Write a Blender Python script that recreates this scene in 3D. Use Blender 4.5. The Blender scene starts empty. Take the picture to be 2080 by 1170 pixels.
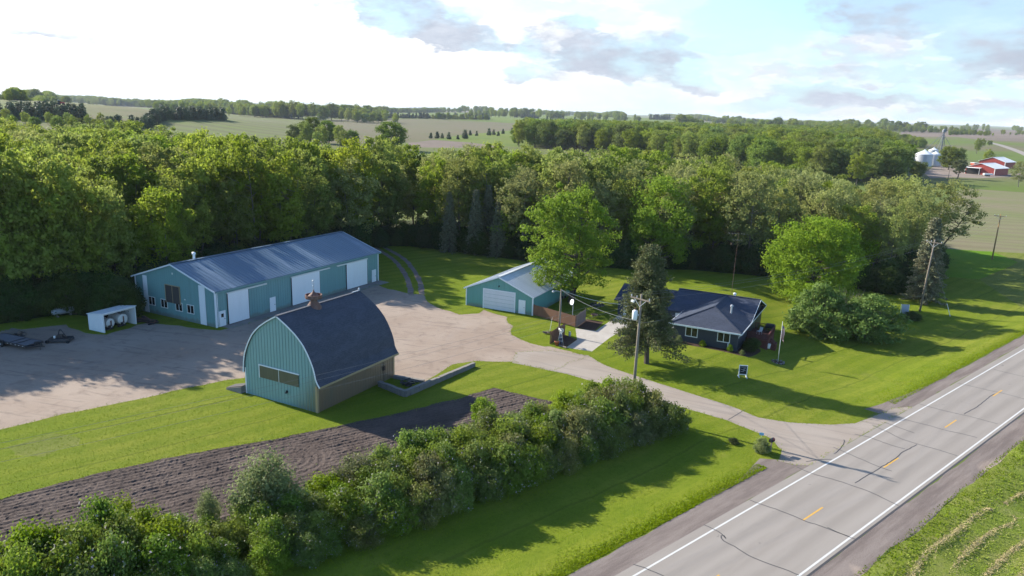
import bpy, math, random
import numpy as np
from mathutils import Matrix, Vector
from mathutils.geometry import delaunay_2d_cdt
R = math.radians
SC = bpy.context.scene
COL = SC.collection

# ------------------------------------------------------------------ camera, sky, sun, exposure
F, ROLL, YC, CH = 1500.0, 0.031, 223.0, 30.0
PITCH = math.atan((585 - YC) * math.cos(ROLL) / F)
FW = Vector((0, math.cos(PITCH), -math.sin(PITCH)))
UP = Vector((0, math.sin(PITCH), math.cos(PITCH)))
cam = bpy.data.cameras.new('camera')
cam.sensor_width = 36.0
cam.lens = F / 2080 * 36
cam.clip_start = 0.5
cam.clip_end = 40000
co = bpy.data.objects.new('camera', cam)
COL.objects.link(co)
cx = Vector((math.cos(ROLL), 0, 0)) + math.sin(ROLL) * UP
cy = Vector((-math.sin(ROLL), 0, 0)) + math.cos(ROLL) * UP
co.matrix_world = Matrix(((cx.x, cy.x, -FW.x, 0), (cx.y, cy.y, -FW.y, 0), (cx.z, cy.z, -FW.z, CH), (0, 0, 0, 1)))
SC.camera = co
SC.view_settings.view_transform = 'Standard'
SC.view_settings.look = 'None'
SC.view_settings.exposure = 1.17
SC.view_settings.gamma = 1
SUN_AZ, SUN_EL = 149.0, 28.0          # direction towards the sun, degrees from +X
sun = bpy.data.lights.new('sun', 'SUN')
sun.energy = 5.0
sun.angle = R(0.53)
sun.color = (1.0, 0.92, 0.78)
so = bpy.data.objects.new('sun', sun)
COL.objects.link(so)
sd = Vector((math.cos(R(SUN_AZ)) * math.cos(R(SUN_EL)), math.sin(R(SUN_AZ)) * math.cos(R(SUN_EL)), math.sin(R(SUN_EL))))
so.rotation_euler = sd.to_track_quat('Z', 'Y').to_euler()


def ray(u, v):
    a, b = (u - 1040) / F, (v - 585) / F
    x = a * math.cos(ROLL) + b * math.sin(ROLL)
    y = -a * math.sin(ROLL) + b * math.cos(ROLL)
    return Vector((x, 0, 0)) - y * UP + FW


# ------------------------------------------------------------------ node helpers
class NT:
    def __init__(s, tree):
        s.t = tree
        s.t.nodes.clear()

    def n(s, typ, ins=None, **kw):
        o = s.t.nodes.new(typ)
        for k, v in kw.items():
            setattr(o, k, v)
        for k, v in (ins or {}).items():
            s.put(o.inputs[k], v)
        return o

    def put(s, sock, v):
        if isinstance(v, bpy.types.NodeSocket):
            s.t.links.new(v, sock)
        elif v is not None:
            if isinstance(v, (tuple, list)) and len(v) == 3 and sock.type == 'RGBA':
                v = (*v, 1)
            sock.default_value = v

    def m(s, op, a, b=None, c=None, clamp=False):
        o = s.n('ShaderNodeMath', operation=op, use_clamp=clamp)
        for i, v in enumerate((a, b, c)):
            s.put(o.inputs[i], v)
        return o.outputs[0]

    def vm(s, op, a, b=None, out=0):
        o = s.n('ShaderNodeVectorMath', operation=op)
        s.put(o.inputs[0], a)
        if b is not None:
            s.put(o.inputs[3 if op == 'SCALE' else 1], b)
        return o.outputs[out]

    def mix(s, f, a, b, blend='MIX'):
        o = s.n('ShaderNodeMix', data_type='RGBA', blend_type=blend)
        s.put(o.inputs[0], f)
        s.put(o.inputs[6], a)
        s.put(o.inputs[7], b)
        return o.outputs[2]

    def noise(s, vec, scale, detail=3.0, rough=0.55, dist=0.0):
        o = s.n('ShaderNodeTexNoise', {'Vector': vec, 'Scale': scale, 'Detail': detail, 'Roughness': rough, 'Distortion': dist})
        return o.outputs[0]

    def step(s, v, lo, hi):
        o = s.n('ShaderNodeMapRange', {'Value': v, 'From Min': lo, 'From Max': hi}, interpolation_type='SMOOTHSTEP')
        return o.outputs[0]

    def pos(s):
        return s.n('ShaderNodeNewGeometry').outputs['Position']

    def scaled(s, vec, v3, rot=None):
        o = s.n('ShaderNodeMapping')
        s.put(o.inputs[0], vec)
        if rot is not None:              # x of the result runs along the direction rot
            o.vector_type = 'TEXTURE'
            o.inputs[2].default_value = (0, 0, rot)
            v3 = tuple(1 / k for k in v3)
        o.inputs[3].default_value = v3
        return o.outputs[0]

    def bump(s, h, strength, dist):
        return s.n('ShaderNodeBump', {'Height': h, 'Strength': strength, 'Distance': dist}).outputs[0]

    def bsdf(s, color, rough=0.8, spec=0.3, normal=None, metal=0.0):
        o = s.n('ShaderNodeBsdfPrincipled', {'Base Color': color, 'Roughness': rough, 'Specular IOR Level': spec, 'Metallic': metal})
        if normal is not None:
            s.put(o.inputs['Normal'], normal)
        return o.outputs[0]

    def out(s, sh, typ='ShaderNodeOutputMaterial', key='Surface'):
        s.n(typ, {key: sh})


def material(name, fn):
    m = bpy.data.materials.new(name)
    m.use_nodes = True
    nt = NT(m.node_tree)
    nt.out(fn(nt))
    return m


# ------------------------------------------------------------------ world: physical sky with a bank of cumulus low over the horizon
W = bpy.data.worlds.new('World')
SC.world = W
W.use_nodes = True
w = NT(W.node_tree)
sky = w.n('ShaderNodeTexSky', sky_type='NISHITA', sun_disc=False, sun_elevation=R(SUN_EL), sun_rotation=R(90 - SUN_AZ) % (2 * math.pi),
          altitude=300, air_density=1.0, dust_density=1.0, ozone_density=1.0)
dirv = w.n('ShaderNodeTexCoord').outputs['Generated']
sep = w.n('ShaderNodeSeparateXYZ', {0: dirv})
az0 = w.m('ARCTAN2', sep.outputs[0], sep.outputs[1])
el0 = w.m('ARCSINE', sep.outputs[2])
cv = w.n('ShaderNodeCombineXYZ', {0: w.m('MULTIPLY', az0, 16.0), 1: w.m('MULTIPLY', el0, 38.0)}).outputs[0]
n1 = w.noise(cv, 1.0, 9, 0.62)
n2 = w.noise(w.vm('ADD', cv, (7.3, 3.1, 0)), 1.0, 6, 0.58)
n3 = w.noise(w.vm('ADD', cv, (1.3, 9.1, 4.0)), 0.62, 5, 0.55)
az = w.m('ADD', az0, w.m('MULTIPLY', w.m('SUBTRACT', n1, 0.5), 0.13))
el = w.m('ADD', el0, w.m('MULTIPLY', w.m('SUBTRACT', n2, 0.5), 0.055))


def ang(u, v):
    d = ray(u, v).normalized()
    return math.atan2(d.x, d.y), math.asin(d.z)


def patches(lst, soft, grow=1.0):
    acc = None
    for u, v, ru, rv, k in lst:
        ru, rv = ru * grow, rv * grow
        a, e = ang(u, v)
        dx = w.m('DIVIDE', w.m('SUBTRACT', az, a), ru / F)
        dy = w.m('DIVIDE', w.m('SUBTRACT', el, e), rv / F)
        d = w.m('ADD', w.m('MULTIPLY', dx, dx), w.m('MULTIPLY', dy, dy))
        f = w.m('MULTIPLY', w.step(d, 1.0 + soft, 1.0 - soft), k)
        acc = f if acc is None else w.m('MAXIMUM', acc, f)
    return acc


grey = patches([(800, 20, 75, 42, 1.0), (720, 12, 60, 18, .5), (930, 72, 70, 22, .85), (1010, 94, 90, 14, .9), (1130, 92, 70, 40, .6), (1250, 118, 130, 30, .95), (1340, 120, 60, 44, .9),
                (1080, 150, 60, 14, .6), (860, 45, 90, 26, .9), (1180, 60, 40, 30, .6), (1300, 95, 70, 26, .8), (1420, 175, 40, 16, .6), (60, 62, 70, 10, .5), (230, 70, 90, 10, .4), (1390, 160, 36, 26, .7), (1480, 95, 60, 16, .55), (1850, 22, 200, 40, 1.15), (2040, 105, 90, 36, 1.1), (1740, 195, 130, 18, .75), (1860, 150, 160, 14, .5),
                (1620, 215, 120, 10, .5), (1990, 215, 140, 10, .45), (30, 60, 60, 12, .45), (190, 75, 60, 10, .35), (2150, 10, 160, 60, 1.0), (1700, 110, 70, 20, .4), (1960, 60, 120, 16, .45),
                (2000, 160, 130, 10, .45), (1560, 150, 90, 8, .35), (1780, 100, 60, 12, .4)], 0.6, 1.15)
blue = patches([(1530, 35, 110, 60, 1.0), (1420, 10, 90, 26, .7), (1660, 55, 40, 30, .45), (360, 5, 60, 14, .7), (1180, 40, 60, 16, .35), (20, 20, 60, 30, .5), (1500, 110, 60, 20, .35),
                (1900, 180, 180, 12, .5), (1500, 215, 180, 8, .4), (2000, 236, 160, 9, .5), (1480, 55, 50, 18, .7), (1570, 66, 50, 16, .6), (1440, 150, 60, 22, .5), (1600, 120, 90, 14, .5), (1120, 12, 90, 14, .6), (960, 18, 60, 14, .45), (1250, 30, 60, 12, .5)], 0.6, 1.1)
# clouds fill the sky low over the horizon, breaking up higher
cover = w.m('MULTIPLY', w.step(el0, 0.50, 0.13), w.m('ADD', 0.55, w.m('MULTIPLY', w.step(n3, 0.35, 0.6), 0.45)), clamp=True)
behind = w.step(sep.outputs[1], -0.25, 0.25)
cover = w.m('MULTIPLY', cover, behind)
cover = w.m('MULTIPLY', cover, w.m('SUBTRACT', 1.0, w.m('MULTIPLY', blue, 0.92)))
sky_c = w.vm('MULTIPLY', sky.outputs[0], (0.090, 0.116, 0.142))
sky_c = w.vm('SCALE', sky_c, w.m('SUBTRACT', 1.15, w.m('MULTIPLY', w.step(el0, 0.30, 1.05), 0.62)))   # upper sky dimmed on purpose to deepen the shade on the ground
det = w.step(n1, 0.32, 0.72)
toward = w.step(az0, 0.62, -0.25)          # the bank is brighter on the side of the sun
white = w.mix(toward, (0.41, 0.425, 0.455), (0.60, 0.60, 0.60))
white = w.mix(w.m('MULTIPLY', w.step(n3, 0.62, 0.40), w.m('SUBTRACT', 0.62, w.m('MULTIPLY', toward, 0.6))), white, (0.305, 0.335, 0.41))
white = w.mix(w.m('MULTIPLY', w.m('SUBTRACT', 1.0, det), w.m('SUBTRACT', 0.45, w.m('MULTIPLY', toward, 0.4))), white, (0.31, 0.345, 0.43))
gcol = w.mix(det, (0.245, 0.275, 0.330), (0.335, 0.362, 0.412))
puff = w.noise(w.vm('MULTIPLY', cv, (1.7, 2.1, 1)), 1.0, 9, 0.60, 0.4)
white = w.mix(w.m('MULTIPLY', w.step(puff, 0.50, 0.58), w.m('SUBTRACT', 0.85, w.m('MULTIPLY', toward, 0.8))), white, (0.465, 0.472, 0.482))
gm = w.step(w.m('MULTIPLY', grey, w.m('ADD', 0.35, w.m('MULTIPLY', det, 0.85))), 0.05, 0.58)
cl = w.mix(gm, white, gcol)
heavy = patches([(1880, 2, 260, 30, 1.0), (2075, 105, 110, 34, .9), (820, 22, 60, 30, .7), (1260, 122, 120, 22, .6)], 0.8)
cl = w.mix(w.m('MULTIPLY', heavy, w.m('ADD', 0.15, w.m('MULTIPLY', n1, 0.7)), clamp=True), cl, (0.222, 0.250, 0.300))
pale = w.mix(0.55, sky_c, (0.25, 0.405, 0.46))
skyb = w.mix(w.m('MULTIPLY', w.step(el0, 0.35, 0.0), behind), sky_c, pale)
final = w.mix(cover, skyb, cl)
below = w.step(sep.outputs[2], -0.02, 0.0)
final = w.mix(below, (0.10, 0.11, 0.09), final)
bg = w.n('ShaderNodeBackground', {'Color': final, 'Strength': 1.0})
w.out(bg.outputs[0], 'ShaderNodeOutputWorld')

# ------------------------------------------------------------------ mesh helpers


class MB:
    def __init__(s):
        s.v, s.f = [], []

    def add(s, vs, fs):
        b = len(s.v)
        s.v += [tuple(p) for p in vs]
        s.f += [tuple(i + b for i in f) for f in fs]
        return s

    def box(s, x0, x1, y0, y1, z0, z1):
        return s.add([(x0, y0, z0), (x1, y0, z0), (x1, y1, z0), (x0, y1, z0), (x0, y0, z1), (x1, y0, z1), (x1, y1, z1), (x0, y1, z1)],
                     [(0, 3, 2, 1), (4, 5, 6, 7), (0, 1, 5, 4), (1, 2, 6, 5), (2, 3, 7, 6), (3, 0, 4, 7)])

    def slab(s, quad, t):
        """quad of 3-D points thickened downwards along its normal"""
        q = [Vector(p) for p in quad]
        nrm = (q[1] - q[0]).cross(q[-1] - q[0]).normalized()
        lo = [p - nrm * t for p in q]
        k = len(q)
        fs = [tuple(range(k)), tuple(range(2 * k - 1, k - 1, -1))]
        for i in range(k):
            j = (i + 1) % k
            fs.append((i, k + i, k + j, j))
        return s.add(q + lo, fs)

    def bar(s, p0, p1, wd, ht):
        """rectangular bar between two points"""
        p0, p1 = Vector(p0), Vector(p1)
        d = (p1 - p0).normalized()
        side = d.cross(Vector((0, 0, 1)))
        if side.length < 1e-4:
            side = Vector((1, 0, 0))
        side.normalize()
        up = side.cross(d)
        vs = []
        for p in (p0, p1):
            for a, b in ((-1, -1), (1, -1), (1, 1), (-1, 1)):
                vs.append(p + side * a * wd / 2 + up * b * ht / 2)
        return s.add(vs, [(0, 1, 2, 3), (7, 6, 5, 4), (0, 4, 5, 1), (1, 5, 6, 2), (2, 6, 7, 3), (3, 7, 4, 0)])

    def tube(s, pts, rad, n=8, cap=True):
        pts = [Vector(p) for p in pts]
        if not isinstance(rad, (list, tuple)):
            rad = [rad] * len(pts)
        vs, fs = [], []
        for i, p in enumerate(pts):
            d = (pts[min(i + 1, len(pts) - 1)] - pts[max(i - 1, 0)]).normalized()
            a = d.cross(Vector((0.37, 0.11, 0.92)))
            if a.length < 1e-3:
                a = d.cross(Vector((1, 0, 0)))
            a.normalize()
            b = d.cross(a)
            for k in range(n):
                t = 2 * math.pi * k / n
                vs.append(p + (a * math.cos(t) + b * math.sin(t)) * rad[i])
        for i in range(len(pts) - 1):
            for k in range(n):
                k2 = (k + 1) % n
                fs.append((i * n + k, (i + 1) * n + k, (i + 1) * n + k2, i * n + k2))
        if cap:
            fs.append(tuple(range(n)))
            fs.append(tuple(range(len(pts) * n - 1, (len(pts) - 1) * n - 1, -1)))
        return s.add(vs, fs)

    def lathe(s, prof, n=20, c=(0, 0, 0), axis='z'):
        vs, fs = [], []
        for r, z in prof:
            for k in range(n):
                t = 2 * math.pi * k / n
                p = (r * math.cos(t), r * math.sin(t), z)
                if axis == 'x':
                    p = (p[2], p[0], p[1])
                elif axis == 'y':
                    p = (p[1], p[2], p[0])
                vs.append((p[0] + c[0], p[1] + c[1], p[2] + c[2]))
        for i in range(len(prof) - 1):
            for k in range(n):
                k2 = (k + 1) % n
                fs.append((i * n + k, i * n + k2, (i + 1) * n + k2, (i + 1) * n + k))
        fs.append(tuple(range(n - 1, -1, -1)))
        m = len(prof) - 1
        fs.append(tuple(m * n + k for k in range(n)))
        return s.add(vs, fs)

    def build(s, name, mt, parent=None, smooth=False, loc=None):
        me = bpy.data.meshes.new(name)
        me.from_pydata(s.v, [], s.f)
        me.update()
        if mt:
            me.materials.append(mt)
        if smooth:
            for p in me.polygons:
                p.use_smooth = True
        o = bpy.data.objects.new(name, me)
        COL.objects.link(o)
        if parent:
            o.parent = parent
        if loc is not None:
            o.location = loc
        return o


def _pieces(s, name, mt, parent=None):
    """each separate piece of the mesh as an object of its own"""
    root = list(range(len(s.v)))

    def find(a):
        while root[a] != a:
            root[a] = root[root[a]]
            a = root[a]
        return a
    for f in s.f:
        for i in f[1:]:
            root[find(i)] = find(f[0])
    groups = {}
    for f in s.f:
        groups.setdefault(find(f[0]), []).append(f)
    out = []
    for fs in groups.values():
        ids = sorted({i for f in fs for i in f})
        mp = {a: k for k, a in enumerate(ids)}
        out.append(MB().add([s.v[i] for i in ids], [tuple(mp[i] for i in f) for f in fs]).build(name, mt, parent))
    return out


MB.pieces = _pieces


def quads_mesh(name, V):
    """V: (n,4,3) array of loose quads -> mesh"""
    n = len(V)
    me = bpy.data.meshes.new(name)
    me.vertices.add(n * 4)
    me.vertices.foreach_set('co', np.ascontiguousarray(V, dtype=np.float32).ravel())
    me.loops.add(n * 4)
    me.loops.foreach_set('vertex_index', np.arange(n * 4, dtype=np.int32))
    me.polygons.add(n)
    me.polygons.foreach_set('loop_start', np.arange(0, n * 4, 4, dtype=np.int32))
    me.polygons.foreach_set('loop_total', np.full(n, 4, dtype=np.int32))
    me.update()
    me.validate()
    return me


def obj(name, me, mt=None, parent=None, loc=None):
    if mt and not me.materials:
        me.materials.append(mt)
    o = bpy.data.objects.new(name, me)
    COL.objects.link(o)
    if parent:
        o.parent = parent
    if loc is not None:
        o.location = loc
    return o


def tag(o, label, cat, group=None, kind=None):
    o['label'] = label
    o['category'] = cat
    if group:
        o['group'] = group
    if kind:
        o['kind'] = kind
    return o


def thing(name, label, cat, loc=(0, 0, 0), rz=0.0, group=None):
    o = bpy.data.objects.new(name, None)
    o.empty_display_size = 0.3
    COL.objects.link(o)
    o.location = loc
    o.rotation_euler = (0, 0, rz)
    return tag(o, label, cat, group)


def copy_tree(o, parent=None):
    c = o.copy()
    COL.objects.link(c)
    c.parent = parent
    for ch in list(o.children):
        copy_tree(ch, c)
    return c


# ------------------------------------------------------------------ lie of the land
A0 = np.array([9.07, 43.79])
RD = np.array([0.7541, 0.6567])       # along the road
RN = np.array([-0.6567, 0.7541])      # from the road towards the house


def sm(x, a, b):
    t = np.clip((np.asarray(x, float) - a) / (b - a), 0, 1)
    return t * t * (3 - 2 * t)


def hz(x, y):
    x = np.asarray(x, float)
    y = np.asarray(y, float)
    dx, dy = x - A0[0], y - A0[1]
    s = dx * RD[0] + dy * RD[1]
    lat = dx * RN[0] + dy * RN[1]
    l2 = lat - 0.6 * np.clip(s - 48, 0, 30)
    z = -1.15 * sm(lat, 2.8, 9) * (1 - sm(l2, 16, 23.5)) * sm(s, 36, 54) * (1 - sm(s, 115, 185))
    z = z - 0.45 * sm(lat, 3.2, 7) * (1 - sm(lat, 9, 14)) * (1 - sm(s, 12, 24)) * sm(s, -60, -40)
    z = z - 0.9 * sm(-lat, 10.2, 16) * (1 - sm(-lat, 60, 120))
    D = np.hypot(x, y)
    hill = 25.0 * np.exp(-((x + 440) / 225) ** 2 - ((y - 640) / 270) ** 2)
    z = z + hill * sm(D, 150, 300)
    far = sm(D, 600, 1800)
    und = np.sin(x / 410 + 1.3) * np.cos(y / 530 + .4) + 0.5 * np.sin((x + y) / 270 + .7) + 0.4 * np.cos((x - 0.6 * y) / 190)
    z = z + far * (und * 7 + 4)
    return z


def at(u, v, dz=0.0):
    """the point of the ground a ray of the photograph meets"""
    d = ray(u, v)
    dn = np.array(d)
    ts = np.geomspace(20, 9000, 900)
    P = dn[None, :] * ts[:, None]
    z = P[:, 2] + CH
    g = z - hz(P[:, 0], P[:, 1]) - dz
    k = np.argmax(g < 0)
    if g[k] >= 0:
        k = len(ts) - 1
        t = ts[k]
    else:
        lo, hi = ts[k - 1], ts[k]
        for _ in range(40):
            t = (lo + hi) / 2
            p = dn * t
            if p[2] + CH - float(hz(p[0], p[1])) - dz > 0:
                lo = t
            else:
                hi = t
    p = dn * t
    return np.array([p[0], p[1]])


def gp(u, v):
    p = at(u, v)
    return Vector((p[0], p[1], float(hz(p[0], p[1]))))


def road_pt(s, lat):
    return A0 + RD * s + RN * lat
# ------------------------------------------------------------------ ground materials


def m_lawn(nt, base=(0.142, 0.190, 0.014), dry=(0.190, 0.212, 0.030), dark=(0.098, 0.150, 0.011), stripe=True):
    p = nt.pos()
    big = nt.noise(p, 0.045, 4, 0.6)
    mid = nt.noise(p, 0.45, 5, 0.65)
    st = nt.scaled(p, (0.35, 3.2, 1), R(41))
    fine = nt.noise(st, 1.6, 5, 0.7)
    c = nt.mix(nt.step(big, 0.36, 0.66), base, dry)
    c = nt.mix(nt.m('MULTIPLY', nt.step(mid, 0.42, 0.72), 0.55), c, dark)
    c = nt.mix(nt.m('MULTIPLY', nt.step(fine, 0.42, 0.68), 0.5), c, dry)
    if stripe:
        sp = nt.n('ShaderNodeSeparateXYZ', {0: p})
        q = nt.m('ADD', nt.m('MULTIPLY', sp.outputs[0], float(RN[0])), nt.m('MULTIPLY', sp.outputs[1], float(RN[1])))
        q = nt.m('ADD', q, nt.m('MULTIPLY', big, 3.0))
        sw = nt.m('SINE', nt.m('MULTIPLY', q, 2 * math.pi / 2.6))
        c = nt.mix(nt.m('MULTIPLY', nt.step(sw, -0.4, 0.4), 0.34), c, dark)
        q2 = nt.m('ADD', q, nt.m('MULTIPLY', mid, 0.6))
        thin = nt.step(nt.m('SINE', nt.m('MULTIPLY', q2, 2 * math.pi / 7.3)), 0.985, 1.0)
        c = nt.mix(nt.m('MULTIPLY', thin, nt.m('MULTIPLY', big, 0.8)), c, (0.06, 0.085, 0.012))
    speck = nt.noise(p, 7.0, 2, 0.8)
    c = nt.mix(nt.m('MULTIPLY', nt.step(nt.noise(p, 2.4, 4, 0.75), 0.45, 0.7), 0.42), c, (0.070, 0.112, 0.006))
    c = nt.mix(nt.m('MULTIPLY', nt.step(speck, 0.5, 0.8), 0.40), c, (0.050, 0.085, 0.006))
    patch = nt.noise(nt.vm('ADD', p, (31, 7, 0)), 0.12, 3, 0.7)
    c = nt.mix(nt.m('MULTIPLY', nt.step(patch, 0.62, 0.75), 0.3), c, (0.17, 0.165, 0.05))
    return nt.bsdf(c, 0.9, 0.04, nt.bump(nt.noise(p, 9.0, 3, 0.8), 0.9, 0.10))


def m_yard(nt):
    p = nt.pos()
    big = nt.noise(p, 0.09, 5, 0.6)
    mid = nt.noise(p, 0.55, 6, 0.7, 0.6)
    tr = nt.noise(nt.scaled(p, (0.16, 1.4, 1), R(-14)), 1.0, 4, 0.6, 0.8)
    tr2 = nt.noise(nt.scaled(p, (1.2, 0.10, 1), R(-10)), 1.0, 4, 0.6, 0.8)
    fine = nt.noise(p, 14.0, 2, 0.7)
    c = nt.mix(nt.step(big, 0.32, 0.68), (0.272, 0.212, 0.170), (0.325, 0.266, 0.220))
    c = nt.mix(nt.m('MULTIPLY', nt.step(mid, 0.48, 0.75), 0.6), c, (0.155, 0.118, 0.098))
    c = nt.mix(nt.m('MULTIPLY', nt.step(tr, 0.54, 0.68), 0.45), c, (0.150, 0.120, 0.105))
    c = nt.mix(nt.m('MULTIPLY', nt.step(tr2, 0.5, 0.75), 0.25), c, (0.30, 0.26, 0.235))
    weeds = nt.m('MULTIPLY', nt.step(nt.noise(nt.vm('ADD', p, (9, 2, 0)), 0.35, 6, 0.75), 0.68, 0.78), 0.7)
    c = nt.mix(weeds, c, (0.10, 0.125, 0.03))
    c = nt.mix(nt.m('MULTIPLY', nt.step(fine, 0.4, 0.8), 0.35), c, (0.12, 0.095, 0.085))
    return nt.bsdf(c, 0.95, 0.1, nt.bump(nt.m('ADD', nt.noise(p, 6.0, 4, 0.7), mid), 0.6, 0.06))


def m_drive(nt):
    p = nt.pos()
    big = nt.noise(p, 0.14, 4, 0.6)
    tr = nt.noise(nt.scaled(p, (0.10, 1.5, 1), R(-27)), 1.0, 4, 0.6, 0.4)
    fine = nt.noise(p, 10.0, 3, 0.7)
    c = nt.mix(nt.step(big, 0.3, 0.7), (0.262, 0.220, 0.186), (0.302, 0.264, 0.230))
    c = nt.mix(nt.m('MULTIPLY', nt.step(tr, 0.5, 0.66), 0.45), c, (0.19, 0.165, 0.15))
    c = nt.mix(nt.m('MULTIPLY', nt.step(fine, 0.45, 0.8), 0.3), c, (0.15, 0.13, 0.12))
    return nt.bsdf(c, 0.92, 0.15, nt.bump(fine, 0.4, 0.03))


def m_road(nt):
    p = nt.pos()
    sp = nt.n('ShaderNodeSeparateXYZ', {0: p})
    lat = nt.m('ADD', nt.m('MULTIPLY', nt.m('SUBTRACT', sp.outputs[0], float(A0[0])), float(RN[0])), nt.m('MULTIPLY', nt.m('SUBTRACT', sp.outputs[1], float(A0[1])), float(RN[1])))
    big = nt.noise(nt.scaled(p, (0.10, 0.9, 1), R(41.05)), 1.0, 4, 0.6)
    fine = nt.noise(p, 16.0, 3, 0.7)
    c = nt.mix(nt.step(big, 0.3, 0.7), (0.236, 0.210, 0.186), (0.270, 0.243, 0.218))
    wob = nt.m('ADD', lat, nt.m('MULTIPLY', nt.m('SUBTRACT', big, 0.5), 0.8))
    for ctr, col, k in ((-0.95, (0.290, 0.262, 0.236), .4), (-2.6, (0.290, 0.262, 0.236), .4), (-4.4, (0.290, 0.262, 0.236), .4), (-6.1, (0.290, 0.262, 0.236), .4), (-1.8, (0.205, 0.184, 0.165), .35), (-5.2, (0.205, 0.184, 0.165), .35)):
        d = nt.m('ABSOLUTE', nt.m('SUBTRACT', wob, ctr))
        c = nt.mix(nt.m('MULTIPLY', nt.step(d, 0.55, 0.05), k), c, col)
    c = nt.mix(nt.m('MULTIPLY', nt.step(fine, 0.4, 0.8), 0.30), c, (0.12, 0.118, 0.12))
    c = nt.mix(nt.m('MULTIPLY', nt.step(nt.noise(p, 0.5, 5, 0.8), 0.62, 0.78), 0.35), c, (0.13, 0.123, 0.118))
    c = nt.mix(nt.m('MULTIPLY', nt.step(nt.noise(nt.vm('ADD', p, (50, 20, 0)), 1.1, 2, 0.5), 0.70, 0.76), 0.4), c, (0.09, 0.085, 0.083))
    return nt.bsdf(c, 0.82, 0.25, nt.bump(fine, 0.3, 0.01))


def m_shoulder(nt):
    p = nt.pos()
    big = nt.noise(nt.scaled(p, (0.12, 1.0, 1), R(41.05)), 1.0, 5, 0.7)
    fine = nt.noise(p, 11.0, 3, 0.8)
    c = nt.mix(nt.step(big, 0.34, 0.66), (0.150, 0.122, 0.112), (0.225, 0.190, 0.172))
    c = nt.mix(nt.m('MULTIPLY', nt.step(fine, 0.4, 0.75), 0.5), c, (0.085, 0.072, 0.07))
    g = nt.step(nt.noise(nt.vm('ADD', p, (3, 3, 0)), 0.6, 6, 0.8), 0.66, 0.74)
    c = nt.mix(nt.m('MULTIPLY', g, 0.5), c, (0.10, 0.11, 0.04))
    return nt.bsdf(c, 0.95, 0.1, nt.bump(fine, 0.8, 0.05))


def m_soil(nt):
    p = nt.pos()
    fine = nt.noise(p, 5.0, 5, 0.8)
    big = nt.noise(p, 0.3, 4, 0.6)
    c = nt.mix(nt.step(big, 0.3, 0.7), (0.075, 0.057, 0.051), (0.112, 0.087, 0.077))
    c = nt.mix(nt.m('MULTIPLY', nt.step(fine, 0.45, 0.75), 0.6), c, (0.024, 0.018, 0.018))
    return nt.bsdf(c, 0.95, 0.1, nt.bump(fine, 1.0, 0.07))


def m_concrete(nt, a=(0.33, 0.30, 0.27), b=(0.40, 0.375, 0.345)):
    p = nt.pos()
    c = nt.mix(nt.step(nt.noise(p, 0.5, 6, 0.7), 0.3, 0.7), a, b)
    c = nt.mix(nt.m('MULTIPLY', nt.step(nt.noise(p, 9.0, 3, 0.7), 0.5, 0.8), 0.3), c, (0.2, 0.18, 0.165))
    return nt.bsdf(c, 0.85, 0.25)


def m_mulch(nt):
    p = nt.pos()
    f = nt.noise(p, 9.0, 4, 0.8)
    c = nt.mix(nt.step(f, 0.35, 0.7), (0.045, 0.028, 0.022), (0.105, 0.070, 0.055))
    return nt.bsdf(c, 0.95, 0.1, nt.bump(f, 1.0, 0.06))


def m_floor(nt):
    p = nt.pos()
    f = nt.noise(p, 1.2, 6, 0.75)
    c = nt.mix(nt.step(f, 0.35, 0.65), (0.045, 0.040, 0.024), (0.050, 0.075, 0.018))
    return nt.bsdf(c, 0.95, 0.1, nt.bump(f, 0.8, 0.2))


def m_rows(nt, soil, crop, scale, curve, mixlo, mixhi, fade=0.5):
    """young crop in curving drill rows on bare soil"""
    p = nt.pos()
    big = nt.noise(p, curve, 3, 0.5)
    big2 = nt.noise(p, curve * 2.7, 4, 0.6)
    sp = nt.n('ShaderNodeSeparateXYZ', {0: p})
    q = nt.m('ADD', nt.m('ADD', nt.m('MULTIPLY', sp.outputs[0], 0.36), nt.m('MULTIPLY', sp.outputs[1], 0.93)), nt.m('MULTIPLY', big, 0.55 / curve))
    s = nt.m('SINE', nt.m('MULTIPLY', q, 2 * math.pi / scale))
    g = nt.step(big2, mixlo, mixhi)
    c = nt.mix(nt.m('ADD', nt.m('MULTIPLY', g, 0.55), 0.35), soil, crop)
    c = nt.mix(nt.m('MULTIPLY', nt.step(s, -0.2, 0.6), fade), c, tuple(x * 0.62 for x in soil))
    c = nt.mix(nt.m('MULTIPLY', nt.step(nt.noise(p, 0.9, 4, .8), 0.45, 0.8), 0.35), c, tuple(x * 0.6 for x in crop))
    return nt.bsdf(c, 0.95, 0.1)


def m_patchy(nt, a, b, c3, s1=0.01, s2=0.06, bump=0.0):
    p = nt.pos()
    c = nt.mix(nt.step(nt.noise(p, s1, 4, 0.6), 0.38, 0.62), a, b)
    c = nt.mix(nt.m('MULTIPLY', nt.step(nt.noise(p, s2, 5, 0.7), 0.45, 0.75), 0.7), c, c3)
    c = nt.mix(nt.m('MULTIPLY', nt.step(nt.noise(p, s2 * 14, 4, 0.8), 0.45, 0.8), 0.4), c, tuple(x * 0.5 for x in c3))
    nrm = nt.bump(nt.noise(p, 5.0, 4, 0.8), 1.0, bump) if bump else None
    return nt.bsdf(c, 0.95, 0.1, nrm)


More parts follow.
